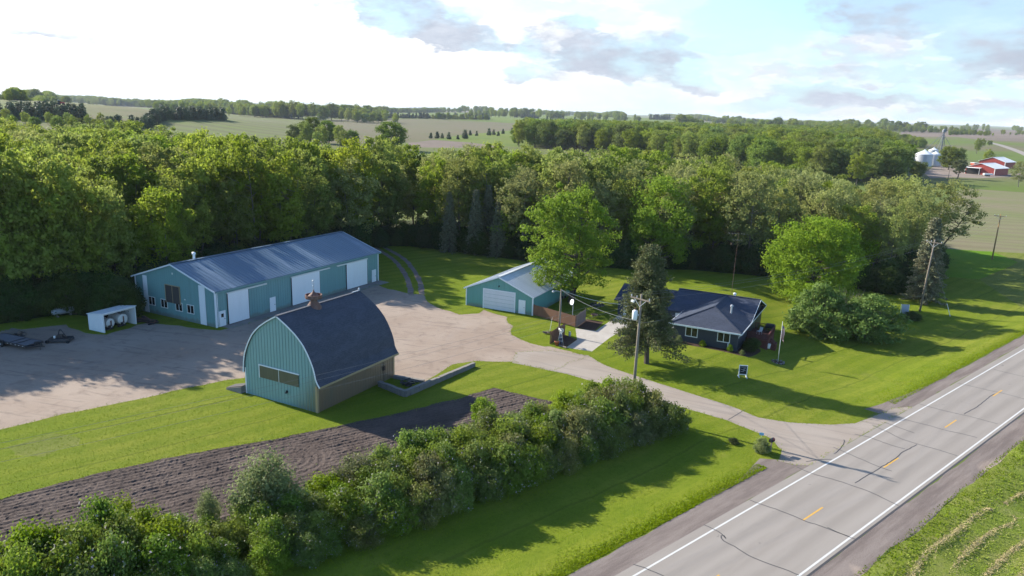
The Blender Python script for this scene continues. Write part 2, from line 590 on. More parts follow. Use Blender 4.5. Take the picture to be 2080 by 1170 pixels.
M = {}
M['lawn'] = material('mown_grass', m_lawn)
M['yard'] = material('yard_gravel', m_yard)
M['drive'] = material('driveway_surface', m_drive)
M['road'] = material('road_asphalt', m_road)
M['shoulder'] = material('shoulder_gravel', m_shoulder)
M['soil'] = material('tilled_earth', m_soil)
M['concrete'] = material('pale_concrete', m_concrete)
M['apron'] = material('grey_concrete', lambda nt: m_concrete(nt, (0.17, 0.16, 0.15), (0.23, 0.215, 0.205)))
M['mulch'] = material('bark_mulch', m_mulch)
M['floor'] = material('wood_floor', m_floor)
M['contour'] = material('contour_crop', lambda nt: m_rows(nt, (0.215, 0.165, 0.128), (0.140, 0.170, 0.058), 7.0, 0.014, 0.3, 0.7, 0.34))
M['tall'] = material('tall_grass', lambda nt: m_patchy(nt, (0.105, 0.215, 0.008), (0.14, 0.235, 0.012), (0.085, 0.175, 0.008), 0.06, 0.4, 0.2))
M['pale'] = material('pale_verge_grass', lambda nt: m_lawn(nt, (0.150, 0.180, 0.035), (0.195, 0.200, 0.060), (0.125, 0.155, 0.03)))
M['olive'] = material('olive_field', lambda nt: m_rows(nt, (0.130, 0.120, 0.072), (0.115, 0.150, 0.036), 24.0, 0.0045, 0.35, 0.65, 0.4))
M['brown'] = material('brown_field', lambda nt: m_rows(nt, (0.150, 0.120, 0.086), (0.115, 0.125, 0.052), 14.0, 0.003, 0.4, 0.75, 0.15))
M['pink'] = material('bare_field', lambda nt: m_patchy(nt, (0.185, 0.145, 0.122), (0.15, 0.122, 0.10), (0.14, 0.125, 0.085), 0.004, 0.01))
M['green'] = material('green_field', lambda nt: m_patchy(nt, (0.125, 0.165, 0.030), (0.10, 0.150, 0.030), (0.145, 0.155, 0.055), 0.006, 0.02))
M['land'] = material('open_land', lambda nt: m_patchy(nt, (0.105, 0.145, 0.030), (0.140, 0.125, 0.070), (0.065, 0.105, 0.022), 0.005, 0.02))
M['farm'] = material('farm_dirt', lambda nt: m_patchy(nt, (0.26, 0.21, 0.18), (0.22, 0.18, 0.15), (0.17, 0.15, 0.12), 0.05, 0.2))
M['hay'] = material('cut_hay_stubble', lambda nt: m_patchy(nt, (0.190, 0.220, 0.035), (0.155, 0.205, 0.024), (0.245, 0.235, 0.085), 0.18, 0.7, 0.1))


def m_water(nt):
    p = nt.pos()
    return nt.bsdf((0.03, 0.04, 0.045), 0.06, 0.5, nt.bump(nt.noise(p, 1.5, 3, .6), 0.15, 0.05))


M['water'] = material('pond_water', m_water)

# ------------------------------------------------------------------ the ground, cut along the edges of everything that lies on it
rnd = random.Random(5)


def curve2(pts, closed=True, step=1.5):
    """Catmull-Rom through 2-D points, evenly divided"""
    P = [np.array(p, float) for p in pts]
    n = len(P)
    out = []
    rng_ = range(n if closed else n - 1)
    for i in rng_:
        p0, p1, p2, p3 = P[(i - 1) % n], P[i], P[(i + 1) % n], P[(i + 2) % n]
        if not closed:
            p0 = P[max(i - 1, 0)]
            p3 = P[min(i + 2, n - 1)]
        L = np.linalg.norm(p2 - p1)
        k = max(1, int(L / step))
        for j in range(k):
            t = j / k
            out.append(0.5 * ((2 * p1) + (-p0 + p2) * t + (2 * p0 - 5 * p1 + 4 * p2 - p3) * t * t + (-p0 + 3 * p1 - 3 * p2 + p3) * t ** 3))
    if not closed:
        out.append(P[-1])
    return out


def lin2(pts, step=4.0, closed=True):
    P = [np.array(p, float) for p in pts]
    out = []
    n = len(P)
    for i in range(n if closed else n - 1):
        a, b = P[i], P[(i + 1) % n]
        k = max(1, int(np.linalg.norm(b - a) / step))
        out += [a + (b - a) * j / k for j in range(k)]
    if not closed:
        out.append(P[-1])
    return out


def ragged(poly, amp):
    return [p + np.array([rnd.uniform(-amp, amp), rnd.uniform(-amp, amp)]) for p in poly]


def px(pts):
    return [at(u, v) for u, v in pts]


def ribbon(line, wd):
    """closed outline of a strip along a polyline"""
    L, Rr = [], []
    for i, p in enumerate(line):
        d = line[min(i + 1, len(line) - 1)] - line[max(i - 1, 0)]
        d = d / np.linalg.norm(d)
        nn = np.array([-d[1], d[0]])
        wv = wd[i] if isinstance(wd, list) else wd
        L.append(p + nn * wv / 2)
        Rr.append(p - nn * wv / 2)
    return L + Rr[::-1]


REG = []                                    # (name, label, category, material, outline) first match wins


def reg(name, label, cat, mt, poly):
    REG.append((name, label, cat, mt, np.array(poly, float)))


road_c = [road_pt(s, -3.3) for s in (-260, -150, -60, 0, 60, 140, 230, 330, 420)]
far_road = px([(2130, 335), (2080, 312), (2045, 299), (2012, 290), (1985, 287)])
reg('road', 'pale grey two lane asphalt road with white edge lines and sealed cracks', 'road', 'road',
    lin2([road_pt(-260, 0.8), road_pt(430, 0.8), road_pt(430, -7.4), road_pt(-260, -7.4)], 6))
reg('road_bend', 'far bend of the grey road behind the red barns', 'road', 'road', ribbon(curve2(far_road, False, 12), 9.0))
drive = px([(1195, 722), (1215, 735), (1250, 750), (1300, 766), (1400, 798), (1480, 823), (1540, 848), (1600, 858), (1690, 862), (1738, 860)])
drive += [road_pt(44.5, 2.0), road_pt(47.0, 0.8), road_pt(24.5, 0.8), road_pt(23.6, 1.7), road_pt(23.0, 3.0)]
drive += px([(1590, 914), (1582, 908), (1567, 891), (1478, 854), (1379, 826), (1290, 797), (1214, 778), (1152, 760), (1075, 744), (1040, 737)])
drive += px([(1050, 715), (1120, 712)])
reg('driveway', 'pale worn driveway curving from the road up to the yard', 'driveway', 'drive', ragged(lin2(drive, 1.2), 0.07))
S0 = np.array([-39.9, 96.0])
SU = np.array([math.cos(R(62.2)), math.sin(R(62.2))])
SV = np.array([SU[1], -SU[0]])
reg('concrete_apron', 'narrow grey concrete apron along the doors of the long shed', 'pavement', 'apron',
    lin2([S0 + SU * 0.6, S0 + SU * 35.2, S0 + SU * 35.0 + SV * 2.4, S0 + SU * 0.9 + SV * 1.9], 3))
reg('house_walk', 'pale concrete parking pad and walk leading to the house', 'pavement', 'concrete',
    px([(1150, 706), (1202, 714), (1240, 685), (1262, 672), (1300, 672), (1330, 690), (1365, 685), (1345, 640), (1290, 630), (1254, 642), (1210, 672), (1169, 667), (1172, 690)]))
reg('mulch_bed', 'dark mulch bed beside the short fence panel and small windmill', 'flower bed', 'mulch', px([(1129, 699), (1149, 706), (1172, 690), (1148, 680), (1140, 682)]))
reg('mulch_bed', 'dark mulch bed inside the corner of the brown fence', 'flower bed', 'mulch', px([(1170, 666), (1208, 672), (1226, 654), (1192, 648)]))
HO = np.array([29.9, 93.0])
HX = np.array([math.cos(R(-28)), math.sin(R(-28))])
HY = np.array([-HX[1], HX[0]])


def hl(x, y):
    return HO + HX * x + HY * y


reg('mulch_bed', 'brown mulch bed with shrubs along the front wall of the dark house', 'flower bed', 'mulch',
    ragged(curve2([hl(-10, -.9), hl(-7, -1.25), hl(-3, -1.2), hl(.6, -1.6), hl(1.8, -1.2), hl(2.3, .6), hl(2.4, 4), hl(0, 5), hl(-2, 3), hl(-10, 3)], True, .7), .05))
reg('flag_bed', 'small dark round bed of stones round the flagpole', 'flower bed', 'mulch',
    [at(1580, 736) + 0.9 * np.array([math.cos(t), math.sin(t)]) for t in np.linspace(0, 2 * math.pi, 14)[:-1]])
rut1 = px([(836, 600), (833, 585), (828, 568), (815, 545), (800, 528), (775, 511), (762, 503)])
rut2 = px([(857, 598), (856, 586), (850, 566), (838, 545), (820, 525), (795, 510), (770, 498)])
for k, rr in enumerate((rut1, rut2)):
    reg('wheel_track', ('left' if k == 0 else 'right') + ' one of two bare wheel ruts curving through the grass behind the long shed', 'track', 'shoulder', ragged(ribbon(curve2(rr, False, 1.2), 0.95), .12))
yard = px([(-140, 905), (0, 872), (67, 855), (133, 840), (283, 810), (413, 782), (500, 766)])
yard += [np.array([-24.0, 76.0]), np.array([-14.5, 80.0])]
yard += px([(804, 768), (830, 768), (861, 774), (890, 758), (915, 741), (964, 733), (1040, 736), (1075, 744), (1120, 752), (1195, 726), (1160, 713), (1116, 703), (1103, 703), (1056, 691), (1036, 680), (1040, 662), (1028, 643),
            (1000, 636), (981, 630), (972, 637), (934, 638), (900, 628), (868, 613), (858, 598), (836, 598), (790, 586), (765, 578), (600, 630), (445, 672), (300, 655), (280, 660), (215, 680), (170, 676), (130, 660), (60, 668), (-20, 676), (-160, 700)])
reg('gravel_yard', 'wide pinkish gravel farmyard between the sheds', 'yard', 'yard', ragged(lin2(yard, 1.6), 0.28))
reg('road_shoulder', 'brown gravel shoulder on the house side of the road before the driveway', 'shoulder', 'shoulder',
    ragged(lin2([road_pt(-260, 0.8), road_pt(25.0, 0.8), road_pt(24.2, 1.8), road_pt(23.2, 3.4), road_pt(22.0, 4.4), road_pt(20.5, 4.0), road_pt(18.0, 3.3), road_pt(12, 3.0), road_pt(0, 2.7), road_pt(-260, 2.7)], 2), .16))
reg('road_shoulder', 'brown gravel shoulder on the house side of the road beyond the driveway', 'shoulder', 'shoulder',
    ragged(lin2([road_pt(42, 0.8), road_pt(430, 0.8), road_pt(430, 2.3), road_pt(60, 2.3), road_pt(50, 2.9), road_pt(45, 3.4), road_pt(42, 3.9)], 2), .16))
reg('road_shoulder', 'wide dark gravel shoulder on the far edge of the road beside the hay field', 'shoulder', 'shoulder',
    ragged(lin2([road_pt(-260, -7.4), road_pt(430, -7.4), road_pt(430, -9.6), road_pt(-260, -9.6)], 2), .2))
garden = px([(-200, 1062), (0, 1013), (187, 965), (353, 927), (520, 899), (685, 865), (810, 839), (898, 817), (929, 810), (1002, 787), (1093, 809), (1130, 818), (700, 960), (420, 1075), (0, 1180), (-250, 1230)])
GARD = np.array(ragged(lin2(garden, 1.0), 0.12))
reg('tilled_garden', 'strip of dark freshly tilled garden soil between lawn and hedge', 'garden', 'soil', GARD)
wf = [np.array([-112.0, 72.0]), np.array([-97.0, 78.0]), np.array([-83.0, 86.0]), np.array([-72.0, 92.0])] + px([(-60, 668), (20, 655), (110, 640), (160, 640), (230, 650)]) + [np.array([-57.5, 105.0]), np.array([-50, 124]), np.array([-42.0, 137.0])] + px(
    [(768, 500), (830, 500), (900, 507), (1040, 527), (1250, 545), (1400, 548), (1540, 560), (1700, 578), (1790, 596), (1835, 598), (1880, 575), (1896, 535)])
wb = [(98, 172), (92, 190), (78, 212), (24, 220), (-12, 204), (-54, 190), (-120, 246), (-175, 252), (-210, 230), (-150, 110)]
WOOD = np.array(lin2(wf + [np.array(b, float) for b in wb], 6))
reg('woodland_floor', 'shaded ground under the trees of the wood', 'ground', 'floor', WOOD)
reg('tall_grass_patch', 'bright green patch of taller grass at the end of the wood', 'grass', 'tall', ragged(lin2(px([(1895, 503), (2015, 511), (2068, 533), (1990, 568), (1895, 560)]), 2), .3))
reg('crop_field', 'field of young crop in curving rows beyond the verge', 'field', 'contour',
    lin2(px([(1900, 503), (2017, 511), (2075, 514), (2200, 523), (2260, 420), (2080, 391), (1965, 383), (1935, 390), (1900, 440)]), 6))
reg('pale_verge', 'pale mown grass verge between the crop field and the road', 'grass', 'pale', lin2(px([(2017, 511), (2075, 514), (2250, 528)]) + [road_pt(200, 2.3), road_pt(105, 2.3)] + px([(1990, 568), (2068, 533)]), 4))
reg('farm_yard', 'bare dirt yard between the grain bins and the red barn', 'yard', 'farm', lin2(px([(1878, 352), (1900, 335), (1925, 337), (1960, 350), (2020, 355), (2075, 352), (2075, 358), (1985, 362), (1940, 360), (1890, 362)]), 6))
reg('hay_field', 'hay field with raked rows on the near side of the road', 'field', 'hay', lin2([road_pt(-260, -9.6), road_pt(430, -9.6), road_pt(430, -160), road_pt(-260, -160)], 5))
reg('lawn_patch', 'faint pale rectangle of thin grass on the lawn where something once stood', 'grass', 'pale', ragged(lin2(px([(22, 905), (95, 882), (150, 886), (156, 905), (85, 926), (28, 926)]), .6), .3))
lawn = [(-170, 40), (-90, 10)] + [tuple(road_pt(-80, 2.7)), tuple(road_pt(430, 2.3)), tuple(road_pt(430, 30)), (150, 190), (98, 172), (92, 190), (78, 212), (24, 220), (-12, 204), (-54, 190), (-120, 246), (-175, 252), (-210, 230), (-170, 90)]
reg('lawn', 'mown green lawn round the farmyard and house', 'lawn', 'lawn', lin2(lawn, 8))
reg('pond', 'small bright pond among trees beyond the brown field', 'pond', 'water', curve2(px([(618, 240), (640, 237.5), (668, 238), (672, 240.5), (640, 242)]), True, 15))
reg('hill_field', 'olive hillside field with curving furrows left of the bushes', 'field', 'olive',
    lin2(px([(318, 246), (347, 236), (452, 229), (580, 240), (650, 245), (640, 262), (620, 285), (640, 300), (560, 303), (400, 296), (330, 262)]), 20))
reg('far_field', 'bare brown field on the rise behind the wood', 'field', 'brown', lin2(px([(650, 245), (700, 242), (860, 242), (1000, 248), (1072, 252), (1040, 262), (960, 272), (880, 282), (830, 290), (740, 290), (640, 290), (622, 280), (640, 262)]), 25))
reg('far_field', 'narrow bare strip in front of the young conifers', 'field', 'pink', lin2(px([(830, 290), (880, 284), (960, 290), (1010, 297), (1000, 301), (830, 299)]), 20))
reg('far_meadow', 'bright green meadow dotted with young conifers', 'field', 'green', lin2(px([(880, 283), (960, 272), (1050, 262), (1110, 275), (1080, 300), (1012, 297), (960, 290)]), 20))
reg('far_meadow', 'green slope below the wooded skyline', 'field', 'green', lin2(px([(770, 228), (1078, 226), (1300, 238), (1420, 250), (1420, 262), (1250, 262), (1072, 251), (1000, 246), (860, 240), (770, 240)]), 40))
reg('far_field', 'pinkish bare field on the right beyond the grain bins', 'field', 'pink', lin2(px([(1830, 268), (1900, 262), (2200, 268), (2260, 300), (2080, 288), (1990, 284), (1940, 278), (1830, 279)]), 40))
reg('far_field', 'strip of bare field under the skyline in the middle', 'field', 'pink', lin2(px([(780, 222), (900, 219), (1060, 221), (1090, 226), (780, 228)]), 60))
reg('far_field', 'long mauve field below the far right treeline', 'field', 'pink', lin2(px([(1230, 240), (1400, 240), (1640, 247), (1640, 251), (1420, 247), (1240, 243)]), 60))


def inside(P, poly):
    x, y = P[:, 0], P[:, 1]
    r = np.zeros(len(P), bool)
    n = len(poly)
    for i in range(n):
        x1, y1 = poly[i]
        x2, y2 = poly[(i + 1) % n]
        if y1 == y2:
            continue
        c = ((y1 > y) != (y2 > y)) & (x < (x2 - x1) * (y - y1) / (y2 - y1) + x1)
        r ^= c
    return r


V2, E2 = [], []
for *_, poly in REG:
    b = len(V2)
    V2 += [Vector((float(p[0]), float(p[1]))) for p in poly]
    E2 += [(b + i, b + (i + 1) % len(poly)) for i in range(len(poly))]
rr = 6.0
rings = []
while rr < 16000:
    rings.append(rr)
    rr *= 1.055 if rr > 60 else 1.09
for k, r_ in enumerate(rings):
    na = 150 if r_ > 30 else 60
    for j in range(na):
        t = 2 * math.pi * (j + 0.5 * (k % 2)) / na
        V2.append(Vector((r_ * math.sin(t), r_ * math.cos(t))))
for x in np.arange(-80, 130, 3.5):           # the near ground needs more points for its dips
    for y in np.arange(30, 170, 3.5):
        V2.append(Vector((x + rnd.uniform(-.5, .5), y + rnd.uniform(-.5, .5))))
gx = np.arange(GARD[:, 0].min(), GARD[:, 0].max(), 0.17)
gy = np.arange(GARD[:, 1].min(), GARD[:, 1].max(), 0.17)
GG = np.array([(a + rnd.uniform(-.05, .05), b + rnd.uniform(-.05, .05)) for a in gx for b in gy])
GG = GG[inside(GG, GARD)]
gd = np.full(len(GG), 9.0)
for i in range(len(GARD)):
    a, b = GARD[i], GARD[(i + 1) % len(GARD)]
    ab = b - a
    t = np.clip(((GG - a) @ ab) / max(ab @ ab, 1e-9), 0, 1)
    gd = np.minimum(gd, np.linalg.norm(GG - (a + t[:, None] * ab), axis=1))
GG = GG[gd > 0.1]
V2 += [Vector((float(a), float(b))) for a, b in GG]
ov, oe, of, *_ = delaunay_2d_cdt(V2, E2, [], 0, 1e-4, False)
TV = np.array([(v.x, v.y) for v in ov])
TF = np.array([f for f in of if len(f) == 3])
cen = TV[TF].mean(axis=1)
zone = np.full(len(TF), len(REG))
todo = np.ones(len(TF), bool)
for k, (*_, poly) in enumerate(REG):
    mn, mx = poly.min(0), poly.max(0)
    cand = todo & (cen[:, 0] >= mn[0]) & (cen[:, 0] <= mx[0]) & (cen[:, 1] >= mn[1]) & (cen[:, 1] <= mx[1])
    ids = np.nonzero(cand)[0]
    hit = ids[inside(cen[ids], poly)]
    zone[hit] = k
    todo[hit] = False
TZ = hz(TV[:, 0], TV[:, 1])
# furrows of the garden
gi = [k for k, r_ in enumerate(REG) if r_[0] == 'tilled_garden'][0]
gv = np.unique(TF[zone == gi])
edge_v = np.unique(TF[zone != gi])
gv = np.setdiff1d(gv, edge_v)
ga = at(0, 1013)
gb = at(898, 817)
gdv = (gb - ga) / np.linalg.norm(gb - ga)
gn = np.array([-gdv[1], gdv[0]])
P = TV[gv]
q = (P - ga) @ gn
ss = (P - ga) @ gdv
nr = np.random.default_rng(3)
wob = 0.04 * np.sin(ss / 5.1) + 0.03 * np.sin(ss / 1.3 + 2)
z1 = 0.035 * np.sin(2 * math.pi * (q + wob) / 0.52) + 0.03 * np.sin(2 * math.pi * (q + wob) / 1.9 + 1)
swc = at(590, 935)
rd = np.linalg.norm(P - swc, axis=1)
mask = sm(rd, 4.2, 2.4)
z1 = z1 * (1 - mask) + mask * 0.028 * np.sin(2 * math.pi * (rd + wob * 1.5) / 0.7)
TZ[gv] += z1 + nr.normal(0, 0.016, len(gv)) - 0.02
# rough verge
hay_i = [k for k, r_ in enumerate(REG) if r_[0] == 'hay_field'][0]
hv = np.unique(TF[zone == hay_i])
TZ[hv] += nr.normal(0, 0.05, len(hv))
REG.append(('countryside', 'rolling green farmland reaching to the horizon', 'land', 'land', None))
for k, (name, label, cat, mt, _) in enumerate(REG):
    fs = TF[zone == k]
    if not len(fs):
        continue
    vs, inv = np.unique(fs, return_inverse=True)
    me = bpy.data.meshes.new(name)
    me.from_pydata(np.column_stack([TV[vs], TZ[vs]]).tolist(), [], inv.reshape(-1, 3).tolist())
    me.update()
    for p in me.polygons:
        p.use_smooth = name not in ('tilled_garden',)
    tag(obj(name, me, M[mt]), label, cat, kind='structure')
# ------------------------------------------------------------------ building materials


def m_paint(nt, col, rough=0.45, spec=0.4, dirt=0.3, dirtcol=None, scale=0.8):
    p = nt.n('ShaderNodeTexCoord').outputs['Object']
    n1_ = nt.noise(nt.scaled(p, (1, 1, 0.25)), scale, 5, 0.65)
    n2_ = nt.noise(p, scale * 9, 4, 0.7)
    dc = dirtcol or tuple(x * 0.55 for x in col)
    c = nt.mix(nt.m('MULTIPLY', nt.step(n1_, 0.42, 0.78), dirt), col, dc)
    c = nt.mix(nt.m('MULTIPLY', nt.step(n2_, 0.5, 0.85), dirt * 0.6), c, dc)
    return nt.bsdf(c, rough, spec)


def m_siding(nt, col, **kw):
    p = nt.n('ShaderNodeTexCoord').outputs['Object']
    z = nt.n('ShaderNodeSeparateXYZ', {0: p}).outputs[2]
    rag = nt.m('ADD', z, nt.m('MULTIPLY', nt.noise(nt.scaled(p, (1, 1, .35)), 1.3, 5, .7), -1.3))
    seam = nt.noise(nt.scaled(p, (1.1, 1.1, .03)), 1.0, 2, .5)
    c = nt.mix(nt.m('MULTIPLY', nt.step(seam, .4, .7), .30), col, tuple(x * 1.18 for x in col))
    c = nt.mix(nt.m('MULTIPLY', nt.step(nt.noise(nt.scaled(p, (2, 2, .12)), 1.0, 5, .7), .5, .8), .35), c, tuple(x * .68 for x in col))
    c = nt.mix(nt.m('MULTIPLY', nt.step(rag, .05, -.45), .55), c, (.15, .125, .10))
    return nt.bsdf(c, .42, .35)


def paint(name, col, **kw):
    M[name] = material(name, lambda nt: m_paint(nt, col, **kw))


paint('teal_gable', (0.105, 0.255, 0.245), rough=0.38, dirt=0.25)
for _n, _c in (('teal_siding', (0.150, 0.285, 0.285)), ('teal_fresh', (0.125, 0.305, 0.272))):
    M[_n] = material(_n, lambda nt, _c=_c: m_siding(nt, _c))
paint('soil_reflection_siding', (0.205, 0.140, 0.085), rough=0.36, dirt=0.4, spec=0.5, dirtcol=(0.11, 0.125, 0.10))  # brown stands for tilled soil mirrored in the glossy siding
paint('white_metal', (0.72, 0.74, 0.76), rough=0.4, dirt=0.12)
paint('white_paint', (0.66, 0.66, 0.64), rough=0.5, dirt=0.12)
paint('tan_trim', (0.36, 0.27, 0.15), rough=0.5, dirt=0.25)
paint('grey_door', (0.62, 0.63, 0.65), rough=0.5, dirt=0.12)
paint('dark_louver', (0.045, 0.038, 0.036), rough=0.6, dirt=0.3)
paint('olive_shutter', (0.115, 0.105, 0.062), rough=0.55, dirt=0.5, dirtcol=(0.05, 0.045, 0.03), scale=1.6)
paint('rust', (0.125, 0.060, 0.046), rough=0.7, dirt=0.7, dirtcol=(0.20, 0.135, 0.11), scale=2.5)
paint('lattice_grey', (0.17, 0.18, 0.20), rough=0.5)
paint('galvanized', (0.42, 0.44, 0.47), rough=0.35, dirt=0.25)
paint('dark_frame', (0.022, 0.022, 0.026), rough=0.5, dirt=0.4, dirtcol=(0.05, 0.035, 0.03))
paint('rubber', (0.02, 0.02, 0.021), rough=0.85, dirt=0.3)
paint('rim_grey', (0.30, 0.31, 0.34), rough=0.4, dirt=0.2)
paint('deck_boards', (0.13, 0.135, 0.155), rough=0.75, dirt=0.5, dirtcol=(0.08, 0.075, 0.075), scale=1.5)
paint('pole_wood', (0.20, 0.165, 0.130), rough=0.9, dirt=0.5, scale=1.2)
paint('new_pole_wood', (0.30, 0.19, 0.09), rough=0.9, dirt=0.4, scale=1.2)
paint('fence_wood', (0.17, 0.083, 0.050), rough=0.85, dirt=0.55, dirtcol=(0.09, 0.05, 0.04), scale=1.8)
paint('fence_pale', (0.24, 0.17, 0.14), rough=0.85, dirt=0.5, scale=1.8)
paint('deck_red', (0.105, 0.030, 0.022), rough=0.75, dirt=0.4, scale=1.5)
paint('navy_siding', (0.040, 0.048, 0.062), rough=0.55, dirt=0.25, spec=0.35)
paint('soffit', (0.018, 0.02, 0.026), rough=0.8)
paint('barn_red', (0.27, 0.036, 0.030), rough=0.55, dirt=0.25)
paint('stone', (0.20, 0.185, 0.172), rough=0.9, dirt=0.6, dirtcol=(0.12, 0.11, 0.10), scale=2.2)
paint('terracotta', (0.34, 0.11, 0.05), rough=0.8)
paint('orange_paint', (0.55, 0.085, 0.03), rough=0.5)
paint('blue_paint', (0.10, 0.26, 0.50), rough=0.4)
paint('sign_blue', (0.20, 0.42, 0.62), rough=0.4)
paint('red_paint', (0.42, 0.02, 0.02), rough=0.4)
paint('cream_tank', (0.60, 0.58, 0.53), rough=0.5, dirt=0.35, dirtcol=(0.25, 0.10, 0.05), scale=1.6)
paint('black', (0.012, 0.012, 0.013), rough=0.5)
paint('straw', (0.42, 0.34, 0.17), rough=0.95, dirt=0.5, scale=2)
paint('bark', (0.085, 0.068, 0.055), rough=0.95, dirt=0.5, scale=2)
paint('pale_bark', (0.145, 0.125, 0.105), rough=0.95, dirt=0.5, scale=2)
paint('road_white', (0.52, 0.52, 0.51), rough=0.7, dirt=0.35, dirtcol=(0.34, 0.34, 0.33), scale=1.5)
paint('road_yellow', (0.55, 0.31, 0.05), rough=0.7, dirt=0.35, dirtcol=(0.40, 0.28, 0.12), scale=1.5)
paint('crack_tar', (0.050, 0.048, 0.050), rough=0.6, dirt=0.3, scale=2)
paint('wire_metal', (0.16, 0.165, 0.18), rough=0.4)
M['glass'] = material('window_glass', lambda nt: nt.bsdf((0.010, 0.013, 0.013), 0.08, 0.5))


def m_flag(nt):
    p = nt.n('ShaderNodeTexCoord').outputs['Object']
    sp = nt.n('ShaderNodeSeparateXYZ', {0: p})
    s = nt.m('GREATER_THAN', nt.m('SINE', nt.m('MULTIPLY', sp.outputs[2], 2 * math.pi / 0.14)), 0)
    c = nt.mix(s, (0.6, 0.58, 0.56), (0.42, 0.03, 0.04))
    can = nt.m('MULTIPLY', nt.m('GREATER_THAN', sp.outputs[2], 0.42), nt.m('LESS_THAN', sp.outputs[0], 0.22))
    c = nt.mix(can, c, (0.03, 0.04, 0.15))
    return nt.bsdf(c, 0.8, 0.1)


M['flag'] = material('striped_cloth', m_flag)


def m_roofmetal(nt, a, b, streak, rough=0.38, metal=0.0):
    p = nt.n('ShaderNodeTexCoord').outputs['Object']
    st = nt.noise(nt.scaled(p, (0.55, 0.06, 0.06)), 1.0, 6, 0.7)
    st2 = nt.noise(nt.scaled(p, (2.4, 0.10, 0.10)), 1.0, 3, 0.6)
    big = nt.noise(p, 0.12, 3, 0.5)
    c = nt.mix(nt.step(big, 0.35, 0.65), a, b)
    c = nt.mix(nt.m('MULTIPLY', nt.step(st, 0.52, 0.74), 0.6), c, streak)
    c = nt.mix(nt.m('MULTIPLY', nt.step(st2, 0.55, 0.8), 0.4), c, tuple(x * 0.6 for x in a))
    return nt.bsdf(c, rough, 0.5, None, metal)


M['shed_roof'] = material('blue_grey_roof', lambda nt: m_roofmetal(nt, (0.066, 0.108, 0.165), (0.082, 0.130, 0.185), (0.24, 0.29, 0.36)))
M['garage_roof'] = material('pale_metal_roof', lambda nt: m_roofmetal(nt, (0.44, 0.46, 0.48), (0.50, 0.52, 0.54), (0.32, 0.34, 0.36)))
M['white_roof'] = material('white_metal_roof', lambda nt: m_roofmetal(nt, (0.66, 0.67, 0.68), (0.70, 0.70, 0.70), (0.60, 0.61, 0.62)))


def m_shingle(nt, a, b):
    tc = nt.n('ShaderNodeTexCoord').outputs['Object']
    sp = nt.n('ShaderNodeSeparateXYZ', {0: tc})
    row = nt.m('FRACT', nt.m('DIVIDE', sp.outputs[2], 0.16))
    patch = nt.step(nt.noise(nt.scaled(tc, (.5, .5, 1.6)), 1.0, 3, .5), .5, .62)
    tab = nt.noise(nt.scaled(tc, (2.2, 2.2, 9.0)), 1.6, 2, 0.6)
    fine = nt.noise(tc, 10, 4, 0.8)
    big = nt.noise(tc, 0.5, 4, 0.6)
    c = nt.mix(nt.step(tab, 0.35, 0.65), a, b)
    c = nt.mix(nt.m('MULTIPLY', nt.step(fine, 0.45, 0.8), 0.55), c, tuple(x * 1.9 for x in b))
    c = nt.mix(nt.m('MULTIPLY', nt.step(row, 0.16, 0.0), 0.55), c, tuple(x * 0.35 for x in a))
    c = nt.mix(nt.m('MULTIPLY', nt.step(big, 0.5, 0.8), 0.3), c, tuple(x * 1.5 for x in b))
    c = nt.mix(nt.m('MULTIPLY', patch, 0.28), c, tuple(x * 1.45 for x in b))
    return nt.bsdf(c, 0.8, 0.3, nt.bump(nt.m('ADD', fine, row), 0.7, 0.02))


M['barn_shingle'] = material('charcoal_shingle', lambda nt: m_shingle(nt, (0.042, 0.047, 0.064), (0.060, 0.066, 0.088)))
M['house_shingle'] = material('navy_shingle', lambda nt: m_shingle(nt, (0.026, 0.034, 0.056), (0.037, 0.047, 0.075)))


def ribs_x(mb, x0, x1, y, zf, step, wd, out, z0=0.0):
    """upright siding ribs along a wall in the plane y; zf(x) = height of the wall there; out = -1/+1 facing"""
    x = x0 + step / 2
    while x < x1:
        ya, yb = sorted((y, y + out * 0.028))
        mb.box(x - wd / 2, x + wd / 2, ya, yb, z0, zf(x) - 0.02)
        x += step


def window(par, x, y, z, w_, h_, facing, parts=2, frame='white_paint', name='window'):
    """window in a wall of constant y (facing 'y-' ) ; frame with a pane and mullion"""
    f = MB()
    t = 0.09
    ya, yb = (y - 0.05, y + 0.01)
    f.box(x - w_ / 2 - t, x + w_ / 2 + t, ya, yb, z + h_, z + h_ + t)
    f.box(x - w_ / 2 - t, x + w_ / 2 + t, ya - 0.03, yb, z - t, z)
    f.box(x - w_ / 2 - t, x - w_ / 2, ya, yb, z, z + h_)
    f.box(x + w_ / 2, x + w_ / 2 + t, ya, yb, z, z + h_)
    for i in range(1, parts):
        xm = x - w_ / 2 + w_ * i / parts
        f.box(xm - 0.04, xm + 0.04, ya, yb, z, z + h_)
    fo = f.build(name, M[frame], par)
    MB().box(x - w_ / 2, x + w_ / 2, y - 0.02, y + 0.0, z, z + h_).build('pane', M['glass'], fo)
    return fo


